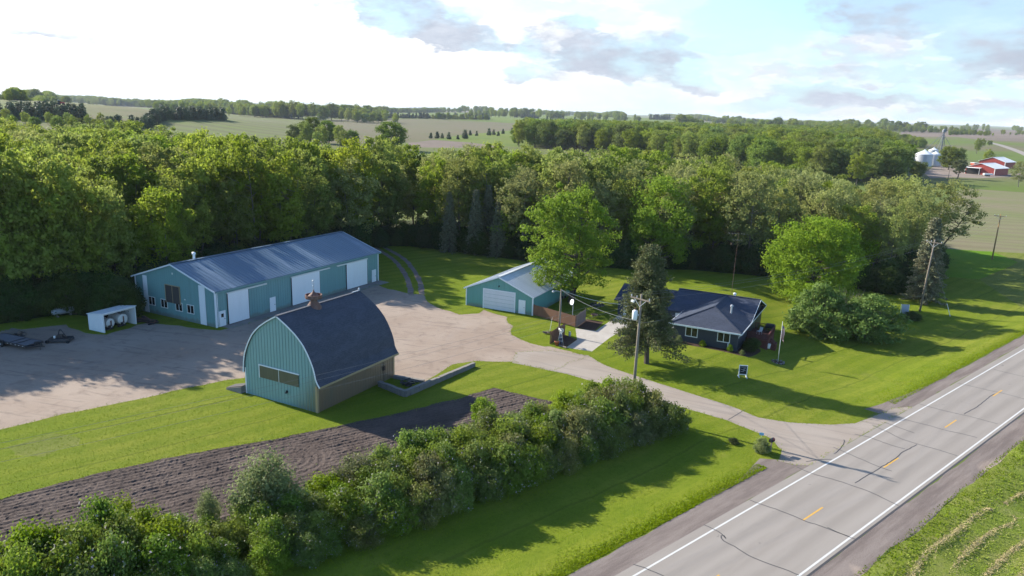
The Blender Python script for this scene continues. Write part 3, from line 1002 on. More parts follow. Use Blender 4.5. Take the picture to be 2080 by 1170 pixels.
def door(par, x, y, w_, h_, mt, glass=False, z=0.05):
    d = MB().box(x - w_ / 2, x + w_ / 2, y - 0.06, y - 0.002, z, z + h_).build('door', mt, par)
    fr = MB()
    fr.box(x - w_ / 2 - .08, x - w_ / 2, y - 0.075, y - 0.003, z, z + h_ + .08)
    fr.box(x + w_ / 2, x + w_ / 2 + .08, y - 0.075, y - 0.003, z, z + h_ + .08)
    fr.box(x - w_ / 2, x + w_ / 2, y - 0.075, y - 0.003, z + h_, z + h_ + .08)
    fr.build('door_frame', M['white_metal'], d)
    MB().box(x + w_ * .32, x + w_ * .42, y - 0.13, y - 0.06, z + 0.95, z + 1.02).build('handle', M['dark_frame'], d)
    if glass:
        MB().box(x - .2, x + .2, y - .075, y - .061, z + 1.25, z + 1.75).build('pane', M['glass'], d)
    return d


def gable_shell(L, Wd, eave, peak, z0=-0.3):
    """walls of a gabled building, local x along the ridge (0..L), y across (0..Wd)"""
    mb = MB()
    for x, sgn in ((0, 1), (L, -1)):
        vs = [(x, 0, z0), (x, Wd, z0), (x, Wd, eave), (x, Wd / 2, peak), (x, 0, eave)]
        mb.add(vs, [(0, 1, 2, 3, 4) if sgn < 0 else (4, 3, 2, 1, 0)])
    mb.add([(0, 0, z0), (L, 0, z0), (L, 0, eave), (0, 0, eave)], [(0, 1, 2, 3)])
    mb.add([(0, Wd, z0), (L, Wd, z0), (L, Wd, eave), (0, Wd, eave)], [(3, 2, 1, 0)])
    return mb


def gable_roof(L, Wd, eave, peak, ox, oy, t=0.12, rib=None, ribw=0.05):
    mb = MB()
    sl = (peak - eave) / (Wd / 2)
    zl = eave - oy * sl
    e = 0.03
    mb.slab([(-ox, -oy, zl + e), (L + ox, -oy, zl + e), (L + ox, Wd / 2, peak + e), (-ox, Wd / 2, peak + e)], t)
    mb.slab([(L + ox, Wd + oy, zl + e), (-ox, Wd + oy, zl + e), (-ox, Wd / 2, peak + e), (L + ox, Wd / 2, peak + e)], t)
    if rib:
        x = -ox + rib / 2
        while x < L + ox:
            for ya, yb in ((-oy, Wd / 2), (Wd + oy, Wd / 2)):
                mb.bar((x, ya, zl + e + .005), (x, yb, peak + e + .005), ribw, 0.05)
            x += rib
        mb.bar((-ox, Wd / 2 - .12, peak + e + .012), (L + ox, Wd / 2 - .12, peak + e + .012), 0.3, 0.04)
        mb.bar((-ox, Wd / 2 + .12, peak + e + .018), (L + ox, Wd / 2 + .12, peak + e + .018), 0.3, 0.04)
    return mb


# ------------------------------------------------------------------ the long machine shed (local x along the doors, y across to the back)
TH_S = R(62.2)
shed = thing('machine_shed', 'long teal metal machine shed with grey roof and three tall white sliding doors', 'shed', (S0[0], S0[1], 0), TH_S)
SL, SW, SE, SP = 34.9, 16.5, 5.2, 7.85
gable_shell(SL, SW, SE, SP).build('wall', M['teal_siding'], shed)
rb = MB()
ribs_x(rb, 0.1, SL, 0, lambda x: SE, 0.46, 0.07, -1)
y = 0.3
while y < SW:
    h = SE + (SP - SE) * (1 - abs(y - SW / 2) / (SW / 2))
    rb.box(-0.028, 0, y - .035, y + .035, 0, h - .05)
    y += 0.46
rb.build('siding_rib', M['teal_siding'], shed)
gable_roof(SL, SW, SE, SP, 0.35, 0.4, 0.1, 0.62).build('roof', M['shed_roof'], shed)
tr = MB()
sl = (SP - SE) / (SW / 2)
for x in (-0.36, SL + 0.36):
    tr.bar((x, -0.4, SE - .4 * sl - .06), (x, SW / 2, SP - .06), 0.05, 0.2)
    tr.bar((x, SW + 0.4, SE - .4 * sl - .06), (x, SW / 2, SP - .06), 0.05, 0.2)
tr.box(-0.06, 0.14, -0.06, 0.0, 0, SE - .15)
tr.box(-0.06, 0.0, 0.001, 0.14, 0, SE - .1)
tr.box(-0.05, 0.0, SW - .14, SW + .05, 0, SE - .1)
tr.box(SL - .14, SL + .06, -0.055, 0.0, 0, SE - .15)
tr.pieces('trim', M['white_metal'], shed)
MB().box(-0.3, SL + 0.3, -0.46, -0.41, SE - .30, SE - .16).build('gutter', M['teal_siding'], shed)
# sliding doors: measured along the wall
for x0, x1, tx in ((1.95, 5.55, 8.9), (13.95, 20.0, 22.3), (26.4, 31.7, 24.2)):
    d = MB()
    d.box(x0, x1, -0.17, -0.06, 0.08, 4.35)
    n = 2 if x1 - x0 > 4 else 1
    for i in range(1, n):
        xm = x0 + (x1 - x0) * i / n
        d.box(xm - .02, xm + .02, -0.185, -0.17, 0.08, 4.35)
    do = d.build('sliding_door', M['white_metal'], shed)
    e = MB()
    e.box(x0 - .05, x0, -0.18, -0.06, 0.05, 4.37)
    e.box(x1, x1 + .05, -0.18, -0.06, 0.05, 4.37)
    e.pieces('door_edge', M['dark_frame'], do)
    a, b = min(x0, tx), max(x1, tx)
    MB().box(a - .1, b + .1, -0.24, -0.03, 4.37, 4.55).build('door_track', M['white_paint'], do)
door(shed, 0.95, -0.03, 0.95, 2.05, M['white_metal'], True)
door(shed, 10.1, -0.03, 0.95, 2.05, M['white_metal'])
door(shed, 33.6, -0.03, 0.95, 2.05, M['white_metal'])
# gable end: windows are built facing local -y, so a turned carrier matrix is used


def on_gable(o, xg=0.0, flip=False):
    """turn something built facing -y so that it sits on the end wall x = xg, facing -x"""
    o.matrix_local = Matrix.Translation((xg, 0, 0)) @ Matrix.Rotation(-math.pi / 2, 4, 'Z') @ Matrix.Scale(1, 4)
    return o


for yy in (5.0, 7.35, 10.45, 13.1):
    on_gable(window(shed, -yy, -0.03, 1.3, 1.25, 1.1, 'y-'))
lv = MB()
for i in range(2):
    x0 = -(9.9 - i * 1.45)
    lv.box(x0, x0 + 1.4, -0.10, -0.03, 2.2, 4.7)
    for k in range(15):
        z = 2.26 + k * 0.16
        lv.slab([(x0 + .05, -0.14, z), (x0 + 1.35, -0.14, z), (x0 + 1.35, -0.10, z + .1), (x0 + .05, -0.10, z + .1)], .01)
lo = on_gable(lv.build('louver_shutter', M['dark_louver'], shed))
fr = MB()
for x in (-9.98, -6.98 - .02):
    fr.box(x, x + .08, -0.15, -0.03, 2.15, 4.78)
fr.box(-9.9, -7.0, -0.15, -0.03, 4.7, 4.78)
fr.box(-8.49, -8.45, -0.155, -0.10, 2.2, 4.7)
fr.build('shutter_frame', M['tan_trim'], lo)
wp = MB()
wp.box(-3.1, -1.9, -0.07, -0.03, 0.05, SE + .35)
wp.box(-14.75, -13.85, -0.07, -0.03, 0.05, SE + .25)
[on_gable(o_) for o_ in wp.pieces('white_panel', M['white_metal'], shed)]
v = MB()
v.box(-8.35, -8.15, -0.09, -0.03, 6.35, 6.6)
v.box(-6.1, -5.9, -0.12, -0.03, 3.0, 3.15)
[on_gable(o_) for o_ in v.pieces('gable_vent', M['white_paint'], shed)]
MB().lathe([(.17, 0), (.17, .75), (.27, .78), (.27, 1.0), (.1, 1.12)], 14, (4.0, SW / 2 + .4, SP - .1)).build('roof_vent', M['white_metal'], shed)
MB().tube([(0.25, -0.08, SE - .3), (0.25, -0.10, 0.1)], 0.05).build('downspout', M['white_metal'], shed)

# ------------------------------------------------------------------ the round-roofed barn
TH_B = R(61.9)
BN = np.array([-19.0, 68.6])
barn = thing('arched_barn', 'teal gable barn with steep dark shingled arched roof and rusty roof ventilator', 'barn', (BN[0], BN[1], 0), TH_B)
BL, BW, BE, BP = 12.4, 9.93, 2.9, 9.25         # local x back along the ridge, y to the left across the gable
RR_ = 6.6


def arch(n=18, out=0.0):
    """half profiles of the roof from the eave to the peak, as (distance from the middle, height)"""
    pts = []
    a_top = math.asin((BP - BE) / RR_)
    for i in range(n + 1):
        a = a_top * i / n
        pts.append((RR_ * math.cos(a) - (RR_ - BW / 2), BE + RR_ * math.sin(a)))
    pts[0] = (BW / 2 + 0.02, BE)
    return pts


PRF = [(0, 9.25), (.5, 9.0), (1.41, 8.48), (2.35, 7.85), (3.0, 7.3), (3.5, 6.75), (4.0, 6.0), (4.4, 5.25), (4.65, 4.65), (4.82, 4.1), (4.93, 3.5), (4.965, 2.9)]
ap = [(float(d), float(z)) for d, z in zip(np.interp(np.linspace(2.9, 9.25, 19), [z for d, z in PRF[::-1]], [d for d, z in PRF[::-1]]), np.linspace(2.9, 9.25, 19))]
gab = MB()
prof = [(0, -.2)] + [(0, BE)] + [(BW / 2 - d, z) for d, z in ap[1:]] + [(BW / 2 + d, z) for d, z in ap[::-1][1:]] + [(BW, -.2)]
for x, fl in ((0, False), (BL, True)):
    idx = tuple(range(len(prof)))
    gab.add([(x, y, z) for y, z in prof], [idx if fl else idx[::-1]])


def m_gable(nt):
    """teal steel siding, the brown reflection of the garden soil painted into its lower corner"""
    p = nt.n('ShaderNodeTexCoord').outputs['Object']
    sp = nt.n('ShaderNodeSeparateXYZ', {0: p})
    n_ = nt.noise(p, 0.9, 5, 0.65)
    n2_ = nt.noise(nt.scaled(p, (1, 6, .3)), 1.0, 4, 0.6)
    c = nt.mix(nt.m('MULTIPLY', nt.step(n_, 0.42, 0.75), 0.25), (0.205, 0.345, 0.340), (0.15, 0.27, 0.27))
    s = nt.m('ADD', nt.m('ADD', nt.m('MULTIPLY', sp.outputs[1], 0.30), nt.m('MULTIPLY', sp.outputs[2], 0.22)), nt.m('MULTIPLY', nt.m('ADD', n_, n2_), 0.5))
    c = nt.mix(nt.m('MULTIPLY', nt.step(s, 1.9, 0.75), 0.8), c, (0.13, 0.115, 0.06))  # soil reflection mixed into the siding colour
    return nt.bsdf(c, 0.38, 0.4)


paint('rib_teal', (0.140, 0.250, 0.245), rough=.45, dirt=.3)
M['barn_gable'] = material('teal_soil_reflection', m_gable)
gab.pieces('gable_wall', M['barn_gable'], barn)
grb = MB()
y = 0.2
while y < BW:
    d = abs(y - BW / 2)
    zt = BE
    for (d0, z0), (d1, z1_) in zip(ap[:-1], ap[1:]):
        if d1 <= d <= d0:
            zt = z0 + (z1_ - z0) * (d0 - d) / max(d0 - d1, 1e-6)
    grb.box(-0.025, 0, y - .025, y + .025, 0, zt - .06)
    y += 0.42
grb.build('siding_rib', M['rib_teal'], barn)
sw = MB()
sw.box(0.01, BL - .01, 0.0, 0.05, -.2, BE)
ribs_x(sw, 0.1, BL, 0, lambda x: BE, 0.42, 0.05, -1)
sw.build('side_wall', M['soil_reflection_siding'], barn)
sw = MB()
sw.box(0.01, BL - .01, BW - .05, BW, -.2, BE)
sw.build('side_wall', M['teal_gable'], barn)
rf = MB()
out = [(BW / 2 + .52, BE - .05), (BW / 2 + .24, BE + .30)] + [(d + .06, z + .05) for d, z in ap[2:]]
inn = [(BW / 2 + .50, BE - .15), (BW / 2 + .18, BE + .20)] + [(d - .04, z - .03) for d, z in ap[2:]]
out_r, inn_r = out, inn
X0, X1 = -0.14, BL + 0.2
for sgn in (1, -1):
    if sgn > 0:
        out, inn = [(BW / 2 + .14, BE - .45)] + out[2:], [(BW / 2 + .08, BE - .5)] + inn[2:]
    else:
        out, inn = out_r, inn_r
    k = len(out)
    vs = []
    for x in (X0, X1):
        vs += [(x, BW / 2 + sgn * max(d, 0), z) for d, z in out]
        vs += [(x, BW / 2 + sgn * max(d, 0), z) for d, z in inn]
    fs = []
    for i in range(k - 1):
        f = [(i, i + 1, 2 * k + i + 1, 2 * k + i), (k + i, 3 * k + i, 3 * k + i + 1, k + i + 1), (i, k + i, k + i + 1, i + 1), (2 * k + i, 2 * k + i + 1, 3 * k + i + 1, 3 * k + i)]
        fs += f if sgn > 0 else [g_[::-1] for g_ in f]
    fs.append((0, 2 * k, 3 * k, k) if sgn > 0 else (k, 3 * k, 2 * k, 0))
    rf.add(vs, fs)
rf.bar((X0, BW / 2, BP + .07), (X1, BW / 2, BP + .07), 0.34, 0.06)
rfo = rf.build('roof', M['barn_shingle'], barn)
for p in rfo.data.polygons:
    p.use_smooth = False
for x in (X0 - .03, ):
    for sgn in (1, -1):
        tr = MB()
        prf = out_r if sgn < 0 else [(BW / 2 + .14, BE - .45)] + out_r[2:]
        for (d0, z0), (d1, z1_) in zip(prf[:-1], prf[1:]):
            tr.bar((x, BW / 2 + sgn * d0, z0 - .08), (x, BW / 2 + sgn * d1, z1_ - .08), 0.05, 0.13)
        tr.build('rake_trim', M['white_metal'], barn)
tr = MB()
tr.bar((X0, -0.54, BE - .13), (X1, -0.54, BE - .13), 0.06, 0.2)
tr.box(-0.05, 0.2, -0.06, -0.028, 0, BE - .3)
tr.box(-0.05, -0.026, -0.027, 0.2, 0, BE - .1)
tr.box(BL - .2, BL + .05, -0.06, -0.028, 0, BE - .3)
tr.pieces('eave_trim', M['tan_trim'], barn)
MB().box(-0.05, -0.026, BW - .14, BW + .04, 0, BE).build('corner_trim', M['white_metal'], barn)
sh = MB()
for i in range(2):
    y0 = 2.35 + i * 2.72
    sh.box(-0.09, -0.03, y0, y0 + 2.66, 2.25, 3.55)
    for k in range(9):
        sh.box(-0.10, -0.09, y0 + .05, y0 + 2.6, 2.30 + k * .14, 2.31 + k * .14)
so_ = sh.build('hay_shutter', M['olive_shutter'], barn)
st = MB()
st.box(-0.12, -0.03, 2.25, 7.85, 3.56, 3.66)
st.box(-0.11, -0.03, 7.75, 7.84, 2.2, 3.56)
st.box(-0.105, -0.03, 5.02, 5.06, 2.25, 3.56)
st.build('shutter_frame', M['white_metal'], so_)
lt = MB()
lt.box(-0.14, -0.03, 3.9, 4.1, 1.35, 1.55)
lt.lathe([(.02, 0), (.14, -.16), (.1, -.2)], 10, (-.2, 4.0, 1.5))
lt.build('wall_lamp', M['dark_frame'], barn)
lt = MB()
lt.box(10.3, 10.65, -0.17, -0.04, 1.35, 1.8)
lt.tube([(10.45, -.09, 1.8), (10.45, -.09, 2.3)], .03)
lt.tube([(10.45, -.09, 1.35), (10.45, -.09, .1)], .025)
lt.build('meter_box', M['dark_frame'], barn)
cup = MB()
cxp = 5.2
cup.lathe([(.95, -.75), (.78, -.25), (.34, .38), (.32, .7)], 18, (cxp, BW / 2, BP + .1))
cu = cup.build('ventilator', M['rust'], barn, True)
rg = MB()
rg.lathe([(.35, .60), (.86, .66), (.90, .78), (.88, 1.06), (.82, 1.06), (.80, .74)], 22, (cxp, BW / 2, BP + .1))
rg.build('ventilator_ring', M['rust'], cu)
MB().lathe([(.60, .74), (.58, .92), (.26, 1.22), (.08, 1.42), (.05, 1.6)], 18, (cxp, BW / 2, BP + .1)).build('ventilator_cap', M['rust'], cu, True)
fn = MB()
fn.tube([(cxp, BW / 2, BP + 1.7), (cxp, BW / 2, BP + 2.7)], .03)
fn.lathe([(.04, -.08), (.10, 0), (.04, .08)], 10, (cxp, BW / 2, BP + 2.1))
fn.lathe([(.04, -.08), (.12, 0), (.04, .1)], 10, (cxp, BW / 2, BP + 2.65))
fn.bar((cxp, BW / 2 - .22, BP + 2.35), (cxp, BW / 2 + .22, BP + 2.35), .03, .04)
fn.build('finial', M['galvanized'], cu)
fn = MB()
fn.lathe([(.03, 0), (.12, .1), (.12, .22), (.02, .4)], 10, (X1 - .1, BW / 2, BP + .1))
fn.bar((X1 - 1.3, BW / 2, BP + .14), (X1, BW / 2, BP + .14), .12, .08)
fn.build('ridge_cap', M['galvanized'], barn)

hat = thing('cellar_hatch', 'dark sloping cellar hatch against the left corner of the arched barn', 'hatch', tuple(BN + np.array([math.cos(TH_B + math.pi / 2), math.sin(TH_B + math.pi / 2)]) * 9.95 + np.array([-.1, .3])) + (0,), R(152))
hb = MB()
hb.add([(0, -.7, 0), (2.3, -.7, 0), (2.3, .7, 0), (0, .7, 0), (0, -.7, .75), (2.3, -.7, .15), (2.3, .7, .15), (0, .7, .75)], [(0, 3, 2, 1), (4, 5, 6, 7), (0, 1, 5, 4), (1, 2, 6, 5), (2, 3, 7, 6), (3, 0, 4, 7)])
hb.build('side_wall', M['stone'], hat)
hb = MB()
hb.slab([(-.02, -.62, .84), (2.35, -.62, .21), (2.35, -.02, .21), (-.02, -.02, .84)], .05)
hb.slab([(-.02, .02, .84), (2.35, .02, .21), (2.35, .62, .21), (-.02, .62, .84)], .05)
hb.build('hatch_door', M['dark_louver'], hat)

# stone wall and pit to the right of the barn
rw = thing('stone_wall', 'low pale stone retaining wall angling away from the barn corner with a small walled pit', 'wall', (0, 0, 0))
a, b, c = at(770, 784), at(823, 806), at(963, 744)
rr_ = random.Random(9)


def stones(p, q_, h0, h1, nm):
    mb = MB()
    p, q_ = np.array(p), np.array(q_)
    L = np.linalg.norm(q_ - p)
    d = (q_ - p) / L
    n_ = np.array([-d[1], d[0]])
    x = 0
    while x < L - .05:
        st_ = min(rr_.uniform(.45, .9), L - x)
        h = h0 + (h1 - h0) * x / L
        z = -.2
        while z < h - .05:
            hh = min(rr_.uniform(.22, .32), h - z)
            o_ = rr_.uniform(-.04, .04)
            a_ = p + d * (x + .01)
            b_ = p + d * (x + st_ - .01)
            pts = [a_ - n_ * (.2 + o_), b_ - n_ * (.2 + o_), b_ + n_ * .2, a_ + n_ * .2]
            mb.add([(*k, z) for k in pts] + [(*k, z + hh - .012) for k in pts], [(0, 3, 2, 1), (4, 5, 6, 7), (0, 1, 5, 4), (1, 2, 6, 5), (2, 3, 7, 6), (3, 0, 4, 7)])
            z += hh
        x += st_
    return mb.build(nm, M['stone'], rw)


stones(a, b, .62, .72, 'pit_wall')
stones(b, c, .72, .50, 'long_wall')
stones(a + np.array([1.2, 2.6]), at(862, 777), .35, .3, 'back_wall')
jk = thing('scrap_heap', 'small dark heap of scrap metal lying in the stone walled pit', 'scrap', (*at(830, 783), 0))
jb = MB()
for i in range(9):
    x, y = rr_.uniform(-1, 1), rr_.uniform(-.5, .5)
    jb.bar((x - .5, y, rr_.uniform(.1, .4)), (x + rr_.uniform(.2, .6), y + rr_.uniform(-.4, .4), rr_.uniform(.2, .7)), .12, .1)
jb.build('metal_bar', M['dark_frame'], jk)
jb = MB()
jb.lathe([(.4, 0), (.42, .1), (.3, .35), (.1, .5)], 12)
jb.build('drum', M['dark_louver'], jk)

# ------------------------------------------------------------------ the garage
TH_G = R(64.2)
GN = np.array([3.2, 107.1])
gar = thing('garage', 'teal metal garage with pale roof and one wide white overhead door', 'garage', (GN[0], GN[1], 0), TH_G)
GL, GW, GE, GP = 17.5, 11.46, 2.95, 5.3
gable_shell(GL, GW, GE, GP).build('wall', M['teal_fresh'], gar)
rb = MB()
y = .25
while y < GW:
    rb.box(-0.028, 0, y - .035, y + .035, 0, GE + (GP - GE) * (1 - abs(y - GW / 2) / (GW / 2)) - .05)
    y += .46
ribs_x(rb, .1, GL, 0, lambda x: GE, .46, .07, -1)
rb.build('siding_rib', M['teal_fresh'], gar)
gable_roof(GL, GW, GE, GP, .3, .3, .1, .62).build('roof', M['garage_roof'], gar)
tr = MB()
sl = (GP - GE) / (GW / 2)
for x in (-.32, GL + .32):
    tr.bar((x, -.3, GE - .3 * sl - .06), (x, GW / 2, GP - .06), .05, .2)
    tr.bar((x, GW + .3, GE - .3 * sl - .06), (x, GW / 2, GP - .06), .05, .2)
tr.box(-.06, .12, -.06, 0, 0, GE - .1)
tr.box(-.06, 0, .001, .12, 0, GE - .05)
tr.box(-.06, 0, GW - .12, GW + .05, 0, GE - .05)
tr.pieces('trim', M['white_metal'], gar)
od = MB()
y0, y1, zt = 3.05, 8.3, 2.95
for k in range(5):
    od.box(-.05, -.02, y0, y1, .03 + k * zt / 5, .03 + (k + 1) * zt / 5 - .03)
od = od.build('overhead_door', M['grey_door'], gar)
fr = MB()
fr.box(-.10, -.0, y0 - .16, y0, 0, zt + .2)
fr.box(-.10, -.0, y1, y1 + .16, 0, zt + .2)
fr.box(-.10, -.0, y0, y1, zt + .03, zt + .2)
fr.build('door_frame', M['white_metal'], od)
on_gable(door(gar, -1.75, -.03, .98, 2.03, M['white_metal']))
lt = MB()
lt.box(-.12, -.03, 5.6, 5.8, 3.75, 3.9)
lt.tube([(-.08, 5.7, 3.85), (-.3, 5.7, 3.7)], .05)
lt.build('wall_lamp', M['dark_frame'], gar)

# ------------------------------------------------------------------ the house
house = thing('house', 'low dark navy house with dark shingled hip and gable roof and white framed windows', 'house', (HO[0], HO[1], 0), R(-28))
ze, zr = 2.5, 4.5
wl = MB()
wl.box(-8.6, 0, 0, 6.45, -1.3, ze + .08)
wl.box(-11, 0.0, 6.46, 16.85, -1.3, ze + .08)
wl.box(-19.6, -11.01, 7.8, 15.2, -.4, ze - .05)
wl.build('wall', M['navy_siding'], house)
lap = MB()
z = .25
while z < ze - .1:
    lap.box(-8.62, .02, -.016, 0, z, z + .015)
    z += .2
lap.build('siding_course', M['soffit'], house)
gw = MB()
gw.add([(-.03, 6.5, ze), (-.03, 16.8, ze), (-.03, 11.65, zr - .15)], [(0, 1, 2)])
gw.add([(-.2, 6.5, ze), (-.2, 16.8, ze), (-.2, 11.65, zr - .15)], [(2, 1, 0)])
gw.pieces('gable_wall', M['soffit'], house)
rf = MB()
t = .14
xL, xR, yF, yB, yr = -9.2, .5, -.6, 17.35, 11.6
xm = -4.35
ap_ = (xm, 4.2, zr)
jn = (xm, yr, zr + .0)
vr = (xR, 5.9, ze)
# wing: front hip, left slope, right slope
rf.slab([(xL, yF, ze), (xR, yF, ze), ap_], t)
rf.slab([(xR, yF, ze), (xR, 5.9, ze), jn, ap_], t)
rf.slab([(xL, 5.9, ze), (xL, yF, ze), ap_, jn], t)
# main: right triangle of the front slope, left of the front slope, back slope
rf.slab([(xR, 5.9, ze), (xR, yr, zr + .04), (xm, yr, zr + .04)], t)
rf.slab([(-11.4, 5.9, ze), (xL, 5.9, ze), (xm, yr, zr + .04), (-11.4, yr, zr + .04)], t)
rf.slab([(xR, yB, ze), (-11.4, yB, ze), (-11.4, yr, zr + .04), (xR, yr, zr + .04)], t)
# garage part
rf.slab([(-20.1, 7.3, ze - .05), (-11.41, 7.3, ze - .05), (-11.41, 11.5, 4.2), (-20.1, 11.5, 4.2)], t)
rf.slab([(-11.41, 15.7, ze - .05), (-20.1, 15.7, ze - .05), (-20.1, 11.5, 4.2), (-11.41, 11.5, 4.2)], t)
rf.build('roof', M['house_shingle'], house)
fa = MB()
fa.bar((xL, yF - .03, ze - .08), (xR + .03, yF - .03, ze - .08), .05, .2)
fa.bar((xR + .03, yF - .03, ze - .08), (xR + .03, 5.9, ze - .08), .05, .16)
fa.bar((xR + .03, 5.9, ze - .08), (xR + .03, yB, ze - .08), .05, .12)
fa.bar((xR + .03, yB, ze - .06), (xR + .03, yr, zr - .02), .05, .14)
fa.bar((xR + .03, 5.9, ze - .06), (xR + .03, yr, zr - .02), .05, .10)
fa.bar((xL - .03, yF, ze - .08), (xL - .03, 5.9, ze - .08), .05, .2)
fa.build('fascia', M['white_metal'], house)
sf = MB()
sf.add([(xR, 5.9, ze - .16), (xR, yB, ze - .16), (-.1, yB, ze - .16), (-.1, 5.9, ze - .16)], [(0, 1, 2, 3)])
sf.build('soffit', M['soffit'], house)
hp = MB()
for p_, q_ in (((xR, yF, ze + .04), ap_), ((xL, yF, ze + .04), ap_), (ap_, jn), ((xR, yr, zr + .06), (-11.4, yr, zr + .06))):
    hp.bar(Vector(p_) + Vector((0, 0, .02)), Vector(q_) + Vector((0, 0, .02)), .26, .05)
hp.build('ridge_cap', M['house_shingle'], house)
window(house, -6.15, -.02, .95, 1.5, 1.15, 'y-')
window(house, -1.85, -.02, .95, 1.5, 1.15, 'y-')
MB().lathe([(.12, -.3), (.12, .7), (.2, .75), (.2, .95), (.05, 1.05)], 12, (-2.2, 5.1, 3.8)).build('vent_pipe', M['galvanized'], house)
MB().lathe([(.14, -.2), (.14, .25), (.25, .3), (.25, .45), (.06, .55)], 12, (-3.4, 12.6, 4.3)).build('roof_vent', M['white_metal'], house)
MB().tube([(-1.2, -.06, .15), (-1.2, -.06, 1.0)], .05).build('downspout', M['white_metal'], house)
MB().tube([(.45, -.45, 2.3), (.1, -.05, 2.0), (.1, -.05, 1.75)], .05).build('gutter_pipe', M['white_metal'], house)
od = MB()
for k in range(4):
    od.box(-18.6, -13.8, 7.74, 7.79, .05 + k * .53, .55 + k * .53)
od.build('garage_door', M['white_metal'], house)
MB().box(-10.3, -9.4, 6.40, 6.455, .1, 2.1).build('door', M['white_metal'], house)
st = MB()
st.box(-10.6, -8.62, 4.6, 6.3, -.3, .28)
st.build('porch_step', M['concrete'], house)
rl = MB()
for y in (4.7, 5.5, 6.2):
    rl.tube([(-10.5, y, .28), (-10.5, y, 1.2)], .04)
rl.tube([(-10.5, 4.6, 1.2), (-10.5, 6.3, 1.2)], .04)
rl.tube([(-10.5, 4.6, .75), (-10.5, 6.3, .75)], .03)
rl.tube([(-10.5, 4.7, 1.2), (-8.7, 4.7, 1.2)], .04)
rl.build('porch_rail', M['white_paint'], house)

# deck on the right end of the house
zd = -.35
dk = thing('wooden_deck', 'reddish brown wooden deck with railing at the right end of the dark house', 'deck', (*hl(0.1, 5.0), 0), R(-28))
d = MB()
for i in range(18):
    d.box(.05 + i * .16, .05 + i * .16 + .145, 0, 5.2, .55, .60)
d.build('floor', M['deck_red'], dk)
d = MB()
d.box(.02, .06, 0, 5.2, -1.2, .54)
d.box(0.06, 2.95, -.05, -.01, -1.2, .54)
d.box(2.91, 2.95, 0, 5.2, -1.2, .54)
d.build('skirt', M['deck_red'], dk)
for side, (p_, q_) in enumerate((((.2, 0), (2.95, 0)), ((2.95, 0), (2.95, 5.2)), ((2.95, 5.2), (.3, 5.2)))):
    d = MB()
    p_, q_ = np.array(p_), np.array(q_)
    L = np.linalg.norm(q_ - p_)
    d.bar((*p_, 1.5), (*q_, 1.5), .14, .05)
    d.bar((*p_, .72), (*q_, .72), .05, .08)
    k = int(L / .16)
    for i in range(k + 1):
        c_ = p_ + (q_ - p_) * i / k
        w_ = .1 if i % 8 == 0 else .05
        d.box(c_[0] - w_ / 2, c_[0] + w_ / 2, c_[1] - w_ / 2, c_[1] + w_ / 2, .6, 1.5)
    d.build('railing', M['deck_red'], dk)
for i in range(3):
    MB().box(2.97 + i * .3, 2.97 + (i + 1) * .3, 1.0, 2.3, -1.3, .36 - i * .2).build('step', M['deck_red'], dk)
gr = thing('barbecue_grill', 'black covered barbecue grill standing at the back of the wooden deck', 'grill', (*hl(2.5, 9.6), .6), R(-28))
b = MB()
b.box(-.6, .6, -.3, .3, .55, .85)
b.build('firebox', M['black'], gr)
b = MB()
b.lathe([(.32, -.55), (.34, -.3), (.34, .3), (.32, .55)], 14, (0, 0, .88), 'x')
b.build('lid', M['black'], gr)
for sx in (-.5, .5):
    for sy in (-.24, .24):
        MB().box(sx - .03, sx + .03, sy - .03, sy + .03, 0, .55).build('leg', M['dark_frame'], gr)
bk = thing('white_bucket', 'white plastic bucket on the step of the wooden deck', 'bucket', (*hl(3.15, 5.4), -.55))
MB().lathe([(.2, 0), (.27, .55), (.29, .56), (.29, .6), (.25, .6)], 14).build('body', M['white_paint'], bk)
MB().tube([(-.28, 0, .55), (-.2, 0, .8), (0, 0, .9), (.2, 0, .8), (.28, 0, .55)], .012, 6).build('handle', M['wire_metal'], bk)
b2 = thing('patio_chair', 'pale folding patio chair on the wooden deck near the house wall', 'chair', (*hl(1.4, 7.6), .6), R(-60))
MB().box(-.25, .25, -.25, .25, .40, .45).build('seat', M['white_paint'], b2)
MB().slab([(-.25, .25, .45), (.25, .25, .45), (.25, .38, .95), (-.25, .38, .95)], .04).build('backrest', M['white_paint'], b2)
for sx in (-.22, .22):
    for sy in (-.22, .22):
        MB().tube([(sx, sy, .4), (sx * 1.1, sy * 1.1, 0)], .02, 6).build('leg', M['white_paint'], b2)
# ------------------------------------------------------------------ foliage


